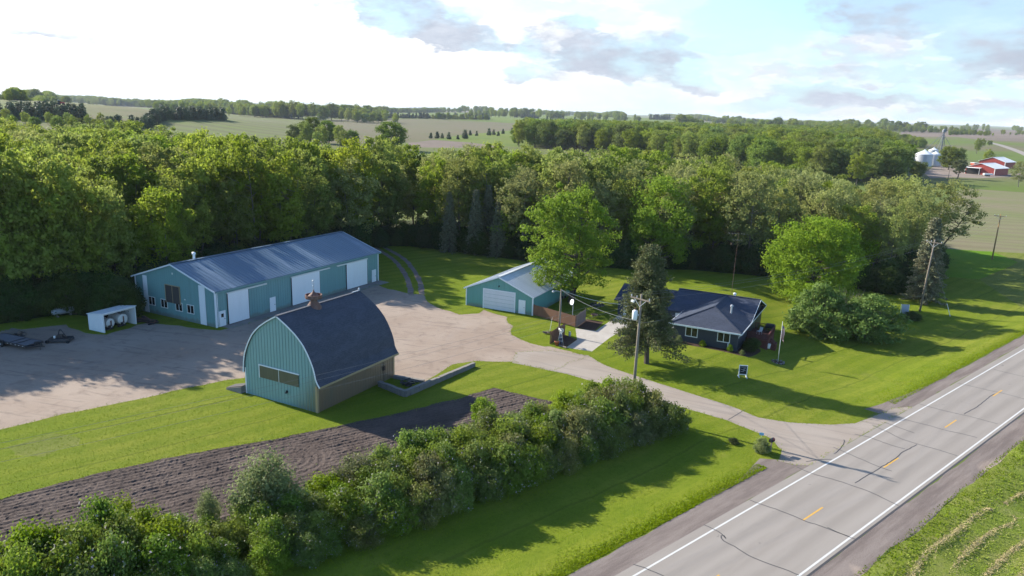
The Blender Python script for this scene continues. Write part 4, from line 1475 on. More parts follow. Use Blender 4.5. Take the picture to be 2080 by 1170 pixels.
def m_leaf(nt, a, b, c3, trans=0.35, rough=0.6, spec=0.2, flower=None, fl=0.0, vary=1.0):
    geo = nt.n('ShaderNodeNewGeometry')
    isl = geo.outputs['Random Per Island']
    rn = nt.n('ShaderNodeObjectInfo').outputs['Random']
    tc = nt.n('ShaderNodeTexCoord').outputs['Object']
    big = nt.noise(tc, 0.35, 3, 0.6)
    c = nt.mix(nt.step(isl, 0.1, 0.9), a, b)
    c = nt.mix(nt.m('MULTIPLY', nt.step(big, 0.35, 0.65), 0.6), c, c3)
    hue = nt.n('ShaderNodeHueSaturation', {'Hue': nt.m('ADD', 0.5 - 0.022 * vary, nt.m('MULTIPLY', rn, 0.040 * vary)), 'Saturation': nt.m('ADD', 1 - 0.15 * vary, nt.m('MULTIPLY', nt.m('FRACT', nt.m('MULTIPLY', rn, 7.13)), 0.3 * vary)),
                                           'Value': nt.m('ADD', 1 - 0.30 * vary, nt.m('MULTIPLY', nt.m('FRACT', nt.m('MULTIPLY', rn, 3.77)), 0.58 * vary)), 'Color': c})
    c = hue.outputs[0]
    if flower:
        f = nt.m('MULTIPLY', nt.m('GREATER_THAN', isl, 1 - fl), nt.step(nt.noise(tc, 0.9, 3, 0.6), 0.5, 0.6))
        c = nt.mix(f, c, flower)
    p = nt.bsdf(c, rough, spec)
    t = nt.n('ShaderNodeBsdfTranslucent', {'Color': nt.mix(0.5, c, nt.vm('SCALE', c, 1.5))})
    return nt.n('ShaderNodeMixShader', {0: trans, 1: p, 2: t.outputs[0]}).outputs[0]


def leaf(name, a, b, c3, **kw):
    M[name] = material(name, lambda nt: m_leaf(nt, a, b, c3, **kw))


leaf('wood_leaf', (0.168, 0.212, 0.032), (0.240, 0.280, 0.058), (0.190, 0.255, 0.026), trans=.5, spec=.04, vary=.65)
leaf('budding_leaf', (0.205, 0.228, 0.072), (0.270, 0.285, 0.110), (0.225, 0.258, 0.064), trans=.45, spec=.04, vary=.6)
leaf('grey_leaf', (0.21, 0.205, 0.145), (0.26, 0.25, 0.19), (0.22, 0.22, 0.13), trans=.3, spec=.06)
leaf('maple_leaf', (0.140, 0.215, 0.018), (0.200, 0.275, 0.032), (0.155, 0.250, 0.016), trans=.45, spec=.06, vary=.15)
leaf('lime_leaf', (0.150, 0.238, 0.014), (0.200, 0.290, 0.022), (0.168, 0.262, 0.012), trans=.45, spec=.06, vary=.15)
leaf('oak_leaf', (0.105, 0.152, 0.026), (0.155, 0.200, 0.044), (0.122, 0.180, 0.024), trans=.4, spec=.04, vary=.8)
leaf('crab_leaf', (0.108, 0.172, 0.036), (0.152, 0.222, 0.062), (0.120, 0.195, 0.036), trans=.36, spec=.1, vary=.15)
leaf('pine_needle', (0.095, 0.112, 0.044), (0.145, 0.148, 0.070), (0.078, 0.104, 0.036), trans=.25, spec=.08, vary=.15)
leaf('spruce_needle', (0.150, 0.155, 0.090), (0.215, 0.205, 0.130), (0.125, 0.145, 0.075), trans=.2, spec=.08, vary=.15)
leaf('cedar_needle', (0.052, 0.078, 0.039), (0.078, 0.107, 0.052), (0.058, 0.085, 0.039), trans=.15)
leaf('lilac_leaf', (0.112, 0.165, 0.024), (0.178, 0.228, 0.048), (0.132, 0.198, 0.022), trans=.36, rough=.55, spec=.15, flower=(0.36, 0.32, 0.36), fl=.09, vary=.8)
leaf('bronze_leaf', (0.145, 0.155, 0.046), (0.205, 0.195, 0.074), (0.132, 0.178, 0.034), trans=.36, rough=.55, spec=.15, flower=(0.34, 0.30, 0.29), fl=.10, vary=.8)
leaf('bright_leaf', (0.135, 0.195, 0.018), (0.190, 0.255, 0.030), (0.150, 0.225, 0.016), trans=.4, rough=.55, spec=.1, vary=.6)
leaf('willow_leaf', (0.150, 0.185, 0.065), (0.210, 0.240, 0.110), (0.165, 0.205, 0.065), trans=.4, spec=.1, vary=.15)
leaf('yellow_leaf', (0.240, 0.228, 0.024), (0.312, 0.288, 0.036), (0.264, 0.240, 0.024))
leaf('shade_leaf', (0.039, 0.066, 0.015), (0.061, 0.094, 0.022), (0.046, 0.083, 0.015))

NR = np.random.default_rng(11)


def unit(n, r=None):
    v = (r or NR).normal(size=(n, 3))
    return v / np.linalg.norm(v, axis=1)[:, None]


def leaf_quads(P, Nn, size, aspect=0.65, r=None):
    """a loose pointed leaf-spray quad at every point, facing Nn"""
    r = r or NR
    n = len(P)
    a = np.cross(Nn, unit(n, r))
    a /= np.linalg.norm(a, axis=1)[:, None] + 1e-9
    b = np.cross(Nn, a)
    s = size * r.uniform(0.6, 1.25, n)[:, None]
    bend = Nn * s * r.uniform(-0.25, 0.1, n)[:, None]
    V = np.empty((n, 4, 3))
    V[:, 0] = P - a * s + bend
    V[:, 1] = P - b * s * aspect + a * s * 0.15
    V[:, 2] = P + a * s + bend
    V[:, 3] = P + b * s * aspect + a * s * 0.15
    return V


def clump_leaves(C, rad, per, size, flat=0.75, jitter=0.8, r=None, up=0.15):
    """leaves over the outside of many small rounded sprays"""
    r = r or NR
    out = []
    for c, q in zip(C, rad):
        k = max(4, int(per * r.uniform(.75, 1.25)))
        d = unit(k, r)
        d[:, 2] = d[:, 2] * 0.9 + up
        rr_ = q * ((r.uniform(0.2, 1.0, k) ** 0.5) * np.where(r.uniform(size=k) < .28, r.uniform(1.0, 1.75, k), 1.0))[:, None]
        P = c + d * rr_ * np.array([1, 1, flat])
        Nn = d + jitter * r.normal(size=(k, 3)) * 0.55
        Nn /= np.linalg.norm(Nn, axis=1)[:, None]
        out.append(leaf_quads(P, Nn, size, r=r))
    return np.concatenate(out)


def crown_points(n, r, H, z0, W_, prof, lump=0.25):
    """spray centres spread through a crown whose half width at height t (0..1) is prof(t)*W_"""
    ph = r.uniform(0, 6.28, 6)
    C = []
    while len(C) < n:
        t = r.uniform(0, 1)
        a = r.uniform(0, 2 * math.pi)
        lim = prof(t) * (1 + lump * (math.sin(2 * a + ph[0] + 3 * t) * .6 + math.sin(3 * a + ph[1] - 5 * t) * .5 + math.sin(5 * a + ph[2] + 9 * t) * .35))
        if r.uniform() > max(lim, .05) ** 1.2:
            continue
        q = lim * r.uniform(0, 1) ** 0.38
        C.append((W_ * q * math.cos(a), W_ * q * math.sin(a), z0 + (H - z0) * (t + 0.04 * r.normal())))
    return np.array(C)


def trunk_mesh(r, H, z0, rad, C, limbs, bend=0.04, multi=1, mt='bark', twig=0):
    mb = MB()
    for k in range(multi):
        bx, by = r.uniform(-1, 1) * bend * H, r.uniform(-1, 1) * bend * H
        ang0 = r.uniform(0, 6.28)
        off = 0 if multi == 1 else rad * 1.2
        pts, rads = [], []
        top = z0 + (H - z0) * 0.72
        for i in range(7):
            t = i / 6
            sp_ = 0 if multi == 1 else 0.13 * H * t
            pts.append((off * math.cos(ang0) + bx * math.sin(t * 2.2) + sp_ * math.cos(ang0), off * math.sin(ang0) + by * math.sin(t * 1.7) + sp_ * math.sin(ang0), -0.3 + (top + .3) * t))
            rads.append(rad / multi ** .4 * (1.25 if i == 0 else (1 - .86 * t)))
        mb.tube(pts, rads, 7)
        idx = r.permutation(len(C))[:limbs // multi]
        for j in idx:
            c = C[j]
            zb = max(z0 * 0.6, min(c[2] - 0.35 * np.hypot(c[0], c[1]) - .5, top * 0.97))
            t = (zb + .3) / (top + .3)
            i0 = min(int(t * 6), 5)
            f = t * 6 - i0
            p0 = Vector(pts[i0]).lerp(Vector(pts[i0 + 1]), f)
            p2 = Vector(c)
            p1 = p0.lerp(p2, .5) + Vector((0, 0, -0.06 * (p2 - p0).length))
            rr_ = rad * 0.42 * (1 - .7 * t)
            mb.tube([p0, p1, p2], [rr_, rr_ * .6, rr_ * .18], 5, False)
    return mb


def tree_meshes(nm, seed, H, z0, W_, prof, n, crad, per, size, leafm, bark='bark', trad=.2, limbs=14, lump=.25, multi=1, flat=.75, bend=.04, jitter=.8, up=.15):
    r = np.random.default_rng(seed)
    C = crown_points(n, r, H - crad * .5, z0, W_ - crad * .5, prof, lump)
    rad = crad * r.uniform(.5, 1.45, n)
    me = quads_mesh(nm + '_crown', clump_leaves(C, rad, per, size, flat, jitter, r, up))
    me.materials.append(M[leafm])
    tb = trunk_mesh(r, H, z0, trad, C, limbs, bend, multi)
    tm = bpy.data.meshes.new(nm + '_trunk')
    tm.from_pydata(tb.v, [], tb.f)
    tm.materials.append(M[bark])
    return me, tm


def round_p(t):
    return math.sqrt(max(0.0, 1 - (2 * t - 0.92) ** 2 / 1.18))


def dome_p(t):
    return (1 - t ** 2.6) * (0.62 + 0.38 * min(1, t * 3.5))


def tall_p(t):
    return (0.55 + 0.45 * math.sin(min(1, t * 1.25) * math.pi * .5)) * math.sqrt(max(0, 1 - t ** 4))


def cone_p(t):
    return max(0.03, (1 - t) ** .85) * (.75 + .25 * min(1, t * 8))


def plant(name, meshes, label, cat, loc, rz, sc, group=None, tilt=None):
    o = thing(name, label, cat, loc, rz, group)
    o.scale = sc if isinstance(sc, tuple) else (sc, sc, sc)
    if tilt:
        o.rotation_euler = (tilt[0], tilt[1], rz)
    obj('crown', meshes[0], None, o)
    obj('trunk', meshes[1], None, o)
    return o


# prototypes of the wood: height about 14, half width about 4
WP = []
for k in range(5):
    WP.append(tree_meshes('wood_tree', 20 + k, 14, 3.2, 4.1, tall_p, 140, .80, 78, .185, 'wood_leaf', bark='pale_bark' if k % 2 else 'bark', trad=.2, limbs=22, lump=.4, multi=1 + k % 2))
BPT = []
for k in range(3):
    BPT.append(tree_meshes('budding_tree', 40 + k, 14, 3.5, 4.2, tall_p, 120, .78, 62, .16, 'budding_leaf', bark='pale_bark', trad=.2, limbs=34, lump=.5, multi=1 + k % 2))
GPT = [tree_meshes('grey_tree', 50, 15, 4, 4.5, tall_p, 46, 1.2, 26, .22, 'grey_leaf', bark='pale_bark', trad=.2, limbs=44, lump=.3, multi=2)]
OPT = []
for k in range(3):
    OPT.append(tree_meshes('oak_tree', 60 + k, 14, 2.2, 6.2, round_p, 105, 1.5, 90, .30, 'oak_leaf', trad=.32, limbs=16, lump=.2))
CPT = []
for k in range(2):
    CPT.append(tree_meshes('cedar_tree', 70 + k, 6, .3, 2.1, cone_p, 50, .7, 44, .24, 'cedar_needle', trad=.12, limbs=6, lump=.12, bend=.01))
SHB = {}
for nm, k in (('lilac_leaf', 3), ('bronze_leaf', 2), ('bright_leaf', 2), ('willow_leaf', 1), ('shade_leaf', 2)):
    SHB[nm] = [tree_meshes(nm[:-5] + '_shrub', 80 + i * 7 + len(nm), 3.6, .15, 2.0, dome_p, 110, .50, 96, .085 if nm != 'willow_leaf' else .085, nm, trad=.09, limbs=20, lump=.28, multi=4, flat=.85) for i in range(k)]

# ---- the wood
WOODT = []
gxs = np.arange(-300, 140, 7.2)
gys = np.arange(50, 345, 7.2)
cand = np.array([(x + rnd.uniform(-2.4, 2.4), y + rnd.uniform(-2.4, 2.4)) for x in gxs for y in gys])
cand = cand[inside(cand, WOOD)]


def frustum(x, y, z=8, m=60):
    d = Vector((x, y, z - CH))
    f = d.dot(FW)
    if f < 1:
        return False
    u = 1040 + F * d.x / f
    return -m < u < 2080 + m


shed_c = [S0 + SU * a_ + np.array([-SU[1], SU[0]]) * b_ for a_, b_ in ((-2.5, -4), (37.5, -4), (37.5, 20), (-2.5, 20))]
keep = ~inside(cand, np.array(shed_c))
cand = cand[keep]
for q_, r_ in ((at(1866, 606), 10.0), (at(1893, 520), 7.0), (at(1866, 606) - np.array([2.0, 8.0]), 10.0), (at(1866, 606) + np.array([-11.0, 4.0]), 8.5), (at(1866, 606) + np.array([-20.0, 8.0]), 7.0)):
    cand = cand[np.hypot(cand[:, 0] - q_[0], cand[:, 1] - q_[1]) > r_]
cand = np.array([c for c in cand if frustum(c[0], c[1]) or (c[0] < 0 and c[1] < 135 and c[0] > -112 and frustum(c[0], c[1], 8, 520))])
cand = np.concatenate([cand, [(-66, 103), (-71.5, 99), (-77, 96), (-83, 92), (-89, 88), (-80, 101), (-87, 97), (-74, 106), (-61, 108)]])
dist = np.hypot(cand[:, 0], cand[:, 1])
order = np.argsort(dist)
cand = cand[order]
NIND = 250
near, rest = cand[:NIND], cand[NIND:]


def region_label(x, y):
    u = 1040 + 1500 * x / y
    if u < 420:
        return 'leafy broadleaf tree in the shaded wood left of and behind the white fuel shelter', 'trees of the wood left of the long shed'
    if u < 790:
        return 'leafy broadleaf tree in the wood directly behind the long teal shed', 'trees of the wood behind the long shed'
    if u < 1280:
        return 'tall broadleaf tree in the wood behind the small teal garage', 'trees of the wood behind the garage'
    if u < 1600:
        return 'tall broadleaf tree in the wood behind the dark house', 'trees of the wood behind the house'
    return 'thin leafed tree at the right end of the wood beside the crop field', 'trees of the right end of the wood'


protos = {}
for i, (x, y) in enumerate(near):
    u = 1040 + 1500 * x / y
    k = rnd.random()
    budp = 0.08 if u < 900 else (0.55 if u < 1300 else 0.75)
    if k < budp:
        key = ('b', rnd.randrange(3))
        ms = BPT[key[1]]
    else:
        key = ('w', rnd.randrange(5))
        ms = WP[key[1]]
    lab, grp = region_label(x, y)
    sc = rnd.uniform(.84, 1.16) * float(np.interp(u, [-400, 900, 1500, 1800], [1.46, 1.44, 1.30, 1.15]))
    if key not in protos:
        protos[key] = plant('broadleaf_tree', ms, lab, 'tree', (0, 0, 0), 0, 1, grp)
        o = protos[key]
    else:
        o = copy_tree(protos[key])
        o['label'], o['group'] = lab, grp
    o.location = (x, y, float(hz(x, y)))
    o.rotation_euler = (rnd.uniform(-.05, .05), rnd.uniform(-.05, .05), rnd.uniform(0, 6.28))
    o.scale = (sc * rnd.uniform(.78, 1.0), sc * rnd.uniform(.78, 1.0), sc)


def scatter(name, label, cat, pts, sources, kind='stuff', group=None):
    """one object that plants many copies of the tree meshes; pts = (x, y, z, turn, scale, source)"""
    me = bpy.data.meshes.new(name)
    me.from_pydata([p[:3] for p in pts], [], [])
    for an, ci, tp in (('turn', 3, 'FLOAT'), ('size', 4, 'FLOAT'), ('pick', 5, 'INT')):
        at_ = me.attributes.new(an, tp, 'POINT')
        at_.data.foreach_set('value', [p[ci] for p in pts])
    o = obj(name, me)
    tag(o, label, cat, group, kind)
    ng = bpy.data.node_groups.new(name, 'GeometryNodeTree')
    ng.interface.new_socket('Geometry', in_out='INPUT', socket_type='NodeSocketGeometry')
    ng.interface.new_socket('Geometry', in_out='OUTPUT', socket_type='NodeSocketGeometry')
    gi_ = ng.nodes.new('NodeGroupInput')
    go = ng.nodes.new('NodeGroupOutput')
    jn_ = ng.nodes.new('GeometryNodeJoinGeometry')

    def attr(nm, tp):
        a = ng.nodes.new('GeometryNodeInputNamedAttribute')
        a.data_type = tp
        a.inputs[0].default_value = nm
        return a.outputs[0]
    for k, src in enumerate(sources):
        for s_ in src:
            inst = ng.nodes.new('GeometryNodeInstanceOnPoints')
            oi = ng.nodes.new('GeometryNodeObjectInfo')
            oi.inputs[0].default_value = s_
            cmp_ = ng.nodes.new('FunctionNodeCompare')
            cmp_.data_type = 'INT'
            cmp_.operation = 'EQUAL'
            ng.links.new(attr('pick', 'INT'), cmp_.inputs[2])
            cmp_.inputs[3].default_value = k
            ng.links.new(cmp_.outputs[0], inst.inputs['Selection'])
            ng.links.new(gi_.outputs[0], inst.inputs['Points'])
            ng.links.new(oi.outputs['Geometry'], inst.inputs['Instance'])
            cx_ = ng.nodes.new('ShaderNodeCombineXYZ')
            ng.links.new(attr('turn', 'FLOAT'), cx_.inputs[2])
            ng.links.new(cx_.outputs[0], inst.inputs['Rotation'])
            ng.links.new(attr('size', 'FLOAT'), inst.inputs['Scale'])
            ng.links.new(inst.outputs[0], jn_.inputs[0])
    ng.links.new(jn_.outputs[0], go.inputs[0])
    md = o.modifiers.new('plants', 'NODES')
    md.node_group = ng
    return o


def kids(o):
    return list(o.children)


SRC_W = [kids(protos[k]) for k in sorted(protos)]
nw = len(SRC_W)
wood_keys = sorted(protos)


def pick_w(u):
    budp = 0.12 if u < 900 else (0.5 if u < 1300 else 0.65)
    want = 'b' if rnd.random() < budp else 'w'
    return rnd.choice([i for i, k in enumerate(wood_keys) if k[0] == want])


pts = []
for x, y in rest:
    pts.append((x, y, float(hz(x, y)), rnd.uniform(0, 6.28), rnd.uniform(.86, 1.14) * float(np.interp(1040 + 1500 * x / y, [-400, 900, 1500, 1800], [1.40, 1.38, 1.25, 1.12])), pick_w(1040 + 1500 * x / y)))
scatter('woodland', 'mass of green tree crowns filling the back of the wood', 'woodland', pts, SRC_W)
# ---- single trees
p = gp(1163, 615)
YARD = tree_meshes('yard_maple', 201, 18.3, 3.2, 7.2, lambda t: (.78 + .22 * math.sin(min(1, t * 1.6) * 1.57)) * math.sqrt(max(0, 1 - t ** 4.5)), 330, 1.0, 105, .175, 'maple_leaf', trad=.55, limbs=40, lump=.3, multi=2, bend=.03)
plant('maple_tree', YARD, 'big leafy tree with a tall bright crown towering over the pale garage roof', 'tree', (p.x - .7, p.y + 1.0, p.z), .4, (.97, .97, 1))
p = gp(1335, 548)
plant('maple_tree', tree_meshes('back_maple', 203, 17, 2.5, 6.6, round_p, 130, 1.4, 120, .21, 'maple_leaf', trad=.35, limbs=30, lump=.35), 'darker round tree standing behind the tall pine at the edge of the wood', 'tree', (p.x, p.y, p.z), 1.2, (1.05, 1.05, 1.08))
p = gp(1042, 520)
plant('maple_tree', tree_meshes('side_maple', 207, 15.5, 1.0, 5.0, round_p, 90, 1.2, 80, .25, 'maple_leaf', trad=.25, limbs=18, lump=.3), 'smaller bright green tree left of the big tree behind the garage', 'tree', (p.x + 1.6, p.y + 1, p.z), 1.2, 1)
p = gp(1617, 632)
plant('maple_tree', tree_meshes('lime_maple', 211, 16, 1.6, 8.8, lambda t: (.72 + .28 * math.sin(min(1, t * 2) * 1.57)) * math.sqrt(max(0, 1 - t ** 3.2)), 470, 1.05, 105, .175, 'lime_leaf', trad=.4, limbs=36, lump=.28), 'broad bright lime green tree on the lawn right of the house', 'tree', (p.x + 3.4, p.y + 3.0, p.z), 2.2, (1, 1, .98))
p = gp(1722, 560)
plant('maple_tree', tree_meshes('lime_maple_small', 212, 11, .8, 5.0, round_p, 80, 1.2, 80, .25, 'lime_leaf', trad=.25, limbs=16, lump=.3), 'shaded green tree crowded between the lime green tree and the spruce', 'tree', (p.x, p.y, p.z), .2, 1)
# tall yard pine: whorls of drooping limbs carrying tufts
r = np.random.default_rng(31)
C, q_, limbs_ = [], [], MB()
Hp = 14.6
for k in range(32):
    z = 2.3 + (Hp - 3) * (k / 31) ** .92
    t = (z - 2) / (Hp - 2)
    L0 = 4.6 * (1 - t) ** .85 * (.75 + .5 * r.random()) + .35
    for j in range(5):
        a = 6.28 * (j / 5 + r.random() * .16) + k * .9
        L = L0 * r.uniform(.42, 1.28)
        tip = Vector((L * math.cos(a), L * math.sin(a), z - .10 * L + .3 * t + r.normal() * .2))
        limbs_.tube([(0, 0, z), (tip.x * .55, tip.y * .55, z + .1), tip], [.06, .045, .02], 5, False)
        for s_ in np.arange(.35, 1.02, .17 if t < .8 else .3):
            C.append((tip.x * s_ + r.normal() * .2, tip.y * s_ + r.normal() * .2, z + (tip.z - z) * s_ + r.normal() * .16 + .1))
            q_.append(.72 * (1.2 - .35 * s_))
me = quads_mesh('pine_crown', clump_leaves(np.array(C), q_, 74, .135, .8, 1.3, r))
me.materials.append(M['pine_needle'])
limbs_.tube([(0, 0, -.3), (.05, .02, 4), (-.05, .05, 9), (0, 0, Hp - .4)], [.34, .26, .16, .04], 8)
tm = bpy.data.meshes.new('pine_trunk')
tm.from_pydata(limbs_.v, [], limbs_.f)
tm.materials.append(M['bark'])
p = gp(1313, 738)
plant('pine_tree', (me, tm), 'tall brownish green pine on the front lawn beside the utility pole', 'tree', (p.x, p.y, p.z), .7, (1.03, 1.03, 1), tilt=(0, -.06))
# spruce at the end of the wood
r = np.random.default_rng(37)
C, q_, limbs_ = [], [], MB()
Hp = 15.2
for k in range(34):
    z = .7 + (Hp - 1) * (k / 33) ** .95
    t = z / Hp
    L0 = 3.1 * (1 - t) ** .8 + .2
    for j in range(7):
        a = 6.28 * (j / 7 + r.random() * .12) + k * .5
        L = L0 * r.uniform(.7, 1.12)
        tip = Vector((L * math.cos(a), L * math.sin(a), z - .28 * L))
        limbs_.tube([(0, 0, z), tip], [.04, .015], 4, False)
        for s_ in np.arange(.4, 1.02, .22):
            C.append((tip.x * s_, tip.y * s_, z + (tip.z - z) * s_ + .05))
            q_.append(.42 * (1.25 - .5 * s_))
me = quads_mesh('spruce_crown', clump_leaves(np.array(C), q_, 20, .15, .55, 1.0, r))
me.materials.append(M['spruce_needle'])
limbs_.tube([(0, 0, -.3), (0, 0, Hp - .3)], [.28, .03], 8)
tm = bpy.data.meshes.new('spruce_trunk')
tm.from_pydata(limbs_.v, [], limbs_.f)
tm.materials.append(M['bark'])
SPR = (me, tm)
p = gp(1866, 606)
plant('spruce_tree', SPR, 'narrow grey green spruce beside the leaning utility pole at the end of the wood', 'tree', (p.x - .6, p.y - 2.5, p.z), .7, (1.3, 1.3, 1.0))
p = gp(920, 512)
for k, (u, v, s_) in enumerate(((912, 512, .85), (965, 516, .9), (1010, 522, .8), (990, 512, .95))):
    p = gp(u, v)
    plant('spruce_tree', SPR, ('dark spruce at the shaded wood edge, first from the wheel ruts', 'dark spruce at the shaded wood edge, second from the wheel ruts', 'dark spruce at the shaded wood edge nearest the big tree', 'dark spruce set a little back between two others at the wood edge')[k],
          'tree', (p.x, p.y, p.z), k * 1.3, s_)
# leaning trees at the right end of the wood
LE = tree_meshes('leaning_tree', 230, 18, 5.5, 6.4, round_p, 90, 1.25, 90, .20, 'budding_leaf', trad=.3, limbs=40, lump=.35, multi=2)
p = gp(1893, 520)
plant('leaning_tree', LE, 'airy tree leaning to the right over the crop field at the end of the wood', 'tree', (p.x, p.y, p.z), 0, 1.0, tilt=(0.05, 0.24))
p = gp(1835, 520)
plant('leaning_tree', LE, 'upright airy tree behind the spruce at the end of the wood', 'tree', (p.x, p.y + 4, p.z), 2, 1.02)
# flowering crab clumps
CR = [tree_meshes('crab_shrub', 240 + i, 7.2, .3, 5.0, dome_p, 150, .85, 84, .19, 'crab_leaf', trad=.2, limbs=50, lump=.32, multi=5) for i in range(2)]
p = gp(1665, 683)
plant('large_shrub', CR[0], 'big spreading grey green shrub tree on the lawn, the larger one next to the house', 'shrub', (p.x, p.y + .8, p.z), .3, (1.05, 1.05, 1.12))
p = gp(1766, 690)
plant('large_shrub', CR[1], 'big rounded grey green shrub tree on the lawn, the lower one nearer the utility pole', 'shrub', (p.x, p.y + .8, p.z), 1.3, (1.12, 1.12, .95))
p = gp(1722, 675)
dt = MB()
r = random.Random(4)
for i in range(70):
    a, L = r.uniform(0, 6.28), r.uniform(3.4, 6.6)
    q1 = Vector((math.cos(a) * r.uniform(.3, 1), math.sin(a) * r.uniform(.3, 1), L * .5))
    q2 = Vector((math.cos(a) * r.uniform(.6, 2.6), math.sin(a) * r.uniform(.6, 2.6), L))
    dt.tube([(0, 0, 0), q1, q2], [.05, .03, .012], 4, False)
dt = dt.build('bare_shrub', M['pale_bark'], loc=(p.x, p.y + 1.5, p.z))
tag(dt, 'bare grey dead branches standing up between the two big shrub trees', 'shrub')
p = gp(1852, 650)
plant('low_shrub', SHB['shade_leaf'][0], 'low dark shrub at the foot of the utility pole by the white board', 'shrub', (p.x, p.y, p.z), 0, (.8, .8, .42))

# ---- hedge along the garden
ha, hb_ = np.array([-35.5, 30.2]), np.array([14.0, 69.0])
hd = (hb_ - ha) / np.linalg.norm(hb_ - ha)
hn = np.array([-hd[1], hd[0]])


def proj(P_):
    d = Vector(P_) - Vector((0, 0, CH))
    f = d.dot(FW)
    a, b = d.dot(Vector((1, 0, 0))) / f, -d.dot(UP) / f
    return 1040 + F * (a * math.cos(ROLL) - b * math.sin(ROLL)), 585 + F * (a * math.sin(ROLL) + b * math.cos(ROLL))


tops_u = [-200, 0, 100, 240, 330, 430, 520, 620, 700, 780, 850, 985, 1040, 1100, 1180, 1230, 1290, 1340, 1380, 1420]
tops_v = [1060, 1036, 1012, 1010, 1035, 1035, 985, 985, 930, 897, 862, 833, 830, 812, 792, 770, 764, 790, 835, 880]
L = float(np.linalg.norm(hb_ - ha))


def hedge_h(t):
    c = ha + hd * t + hn * 2.4
    best = (1e9, 3)
    for h in np.arange(1.2, 6.0, .1):
        u, v = proj((c[0], c[1], h))
        e = abs(v - np.interp(u, tops_u, tops_v))
        if e < best[0]:
            best = (e, h)
    return best[1]


HP = {}
hed = []
t = 0.0
row = 0
while t < L + .5:
    h = hedge_h(min(t, L))
    for off in (2.7, .8, -1.1, -2.8):
        hed.append((t + rnd.uniform(-.6, .6), off + rnd.uniform(-.3, .3), h * (rnd.uniform(.9, 1.03) if off > -1 else (rnd.uniform(.85, 1.05) if off > -2 else rnd.uniform(.6, .85)))))
    t += 2.15
for i, (t, off, h) in enumerate(hed):
    c = ha + hd * t + hn * off
    u, v = proj((c[0], c[1], h))
    k = rnd.random()
    if u > 1150:
        nm = 'bronze_leaf' if k < .5 else ('lilac_leaf' if k < .9 else 'bright_leaf')
        lab, grp = 'tall bronze tinted shrub at the thick right end of the hedge', 'shrubs of the right end of the hedge'
    elif u > 640:
        nm = 'lilac_leaf' if k < .62 else ('bright_leaf' if k < .84 else 'bronze_leaf')
        lab, grp = 'dark glossy green shrub in the middle of the hedge below the tilled garden', 'shrubs of the middle of the hedge'
    elif u > 420:
        nm = 'lilac_leaf' if k < .7 else 'bright_leaf'
        lab, grp = 'dark green shrub beside the pale willowy shrub in the hedge', 'shrubs round the willowy shrub'
    else:
        nm = 'lilac_leaf' if k < .55 else ('bronze_leaf' if k < .75 else 'bright_leaf')
        lab, grp = 'mixed flowering shrub at the near left end of the hedge', 'shrubs of the left end of the hedge'
    key = (nm, rnd.randrange(len(SHB[nm])))
    if key not in HP:
        o = HP[key] = plant('hedge_shrub', SHB[nm][key[1]], lab, 'shrub', (0, 0, 0), 0, 1, grp)
    else:
        o = copy_tree(HP[key])
        o['label'], o['group'] = lab, grp
    s_ = h / 3.7 * (1.12 if u > 1150 else 1.0)
    o.location = (c[0], c[1], float(hz(c[0], c[1])) - .05)
    o.rotation_euler = (0, 0, rnd.uniform(0, 6.28))
    wv = rnd.uniform(.82, 1.08) * max(.75, min(1.1, s_))
    o.scale = (wv, wv * rnd.uniform(.9, 1.1), s_)
WIL = tree_meshes('willow_shrub', 260, 5.2, .3, 2.6, lambda t: (.55 + .45 * min(1, t * 2)) * math.sqrt(max(0, 1 - t ** 2.2)), 120, .62, 90, .10, 'willow_leaf', trad=.1, limbs=50, lump=.3, multi=6, flat=1.3, up=.5)


def hedge_at(u, v, h):
    """place whose top at height h shows at this pixel"""
    d = ray(u, v)
    t_ = (h - CH) / d.z
    return (d.x * t_, d.y * t_, 0)


plant('willow_shrub', WIL, 'pale green willowy shrub rising above the hedge beside the tillage circles', 'shrub', hedge_at(540, 940, 5.0), .2, (1.0, 1.0, 1.0))
plant('willow_shrub', WIL, 'thin wispy sapling at the garden edge left of the willowy shrub', 'shrub', hedge_at(420, 1005, 3.4), 1.2, (.35, .35, .66))
ROUND = tree_meshes('round_shrub', 262, 4.6, .3, 1.5, lambda t: .55 + .45 * math.sin(min(1, max(0, t - .3) / .7) * math.pi), 80, .5, 90, .11, 'maple_leaf', trad=.1, limbs=20, lump=.12, multi=2)
plant('round_shrub', ROUND, 'small ball topped green tree standing up from the hedge against the tilled garden', 'shrub', hedge_at(985, 806, 4.6), .2, (.75, .75, 1))
plant('round_shrub', SHB['bright_leaf'][0], 'plump bright green shrub bulging from the hedge top below the barn shadow', 'shrub', hedge_at(885, 868, 4.2), .9, (1.15, 1.15, 1.18))
plant('round_shrub', SHB['bright_leaf'][1], 'bright yellow green shrub at the top of the hedge near its left end', 'shrub', hedge_at(235, 1012, 3.3), .9, (.8, .8, .9))

# ---- shrubs about the house
for k, (x, y, nm, s_, sz, lab) in enumerate((
        (-7.6, -.7, 'willow_leaf', .28, .30, 'round pale grass clump under the left window of the house'), (-4.4, -.6, 'bright_leaf', .26, .26, 'flowering plant between the two front windows of the house'),
        (-.75, -.75, 'bright_leaf', .24, .30, 'small rounded bush by the downspout of the house front wall'), (.9, -1.1, 'willow_leaf', .2, .2, 'little pale bush outside the front right corner of the house'),
        (1.4, 1.2, 'shade_leaf', .55, .50, 'round dark green bush against the right wall of the house'), (1.6, 3.3, 'shade_leaf', .55, .42, 'low dark bush between the round bush and the deck'),
        (-9.4, 2.6, 'bright_leaf', .24, .24, 'green plant in the tub by the house porch'))):
    c = hl(x, y)
    plant('garden_shrub', SHB[nm][0], lab, 'shrub', (c[0], c[1], float(hz(c[0], c[1]))), k, (s_, s_, sz))
p = gp(1547, 919)
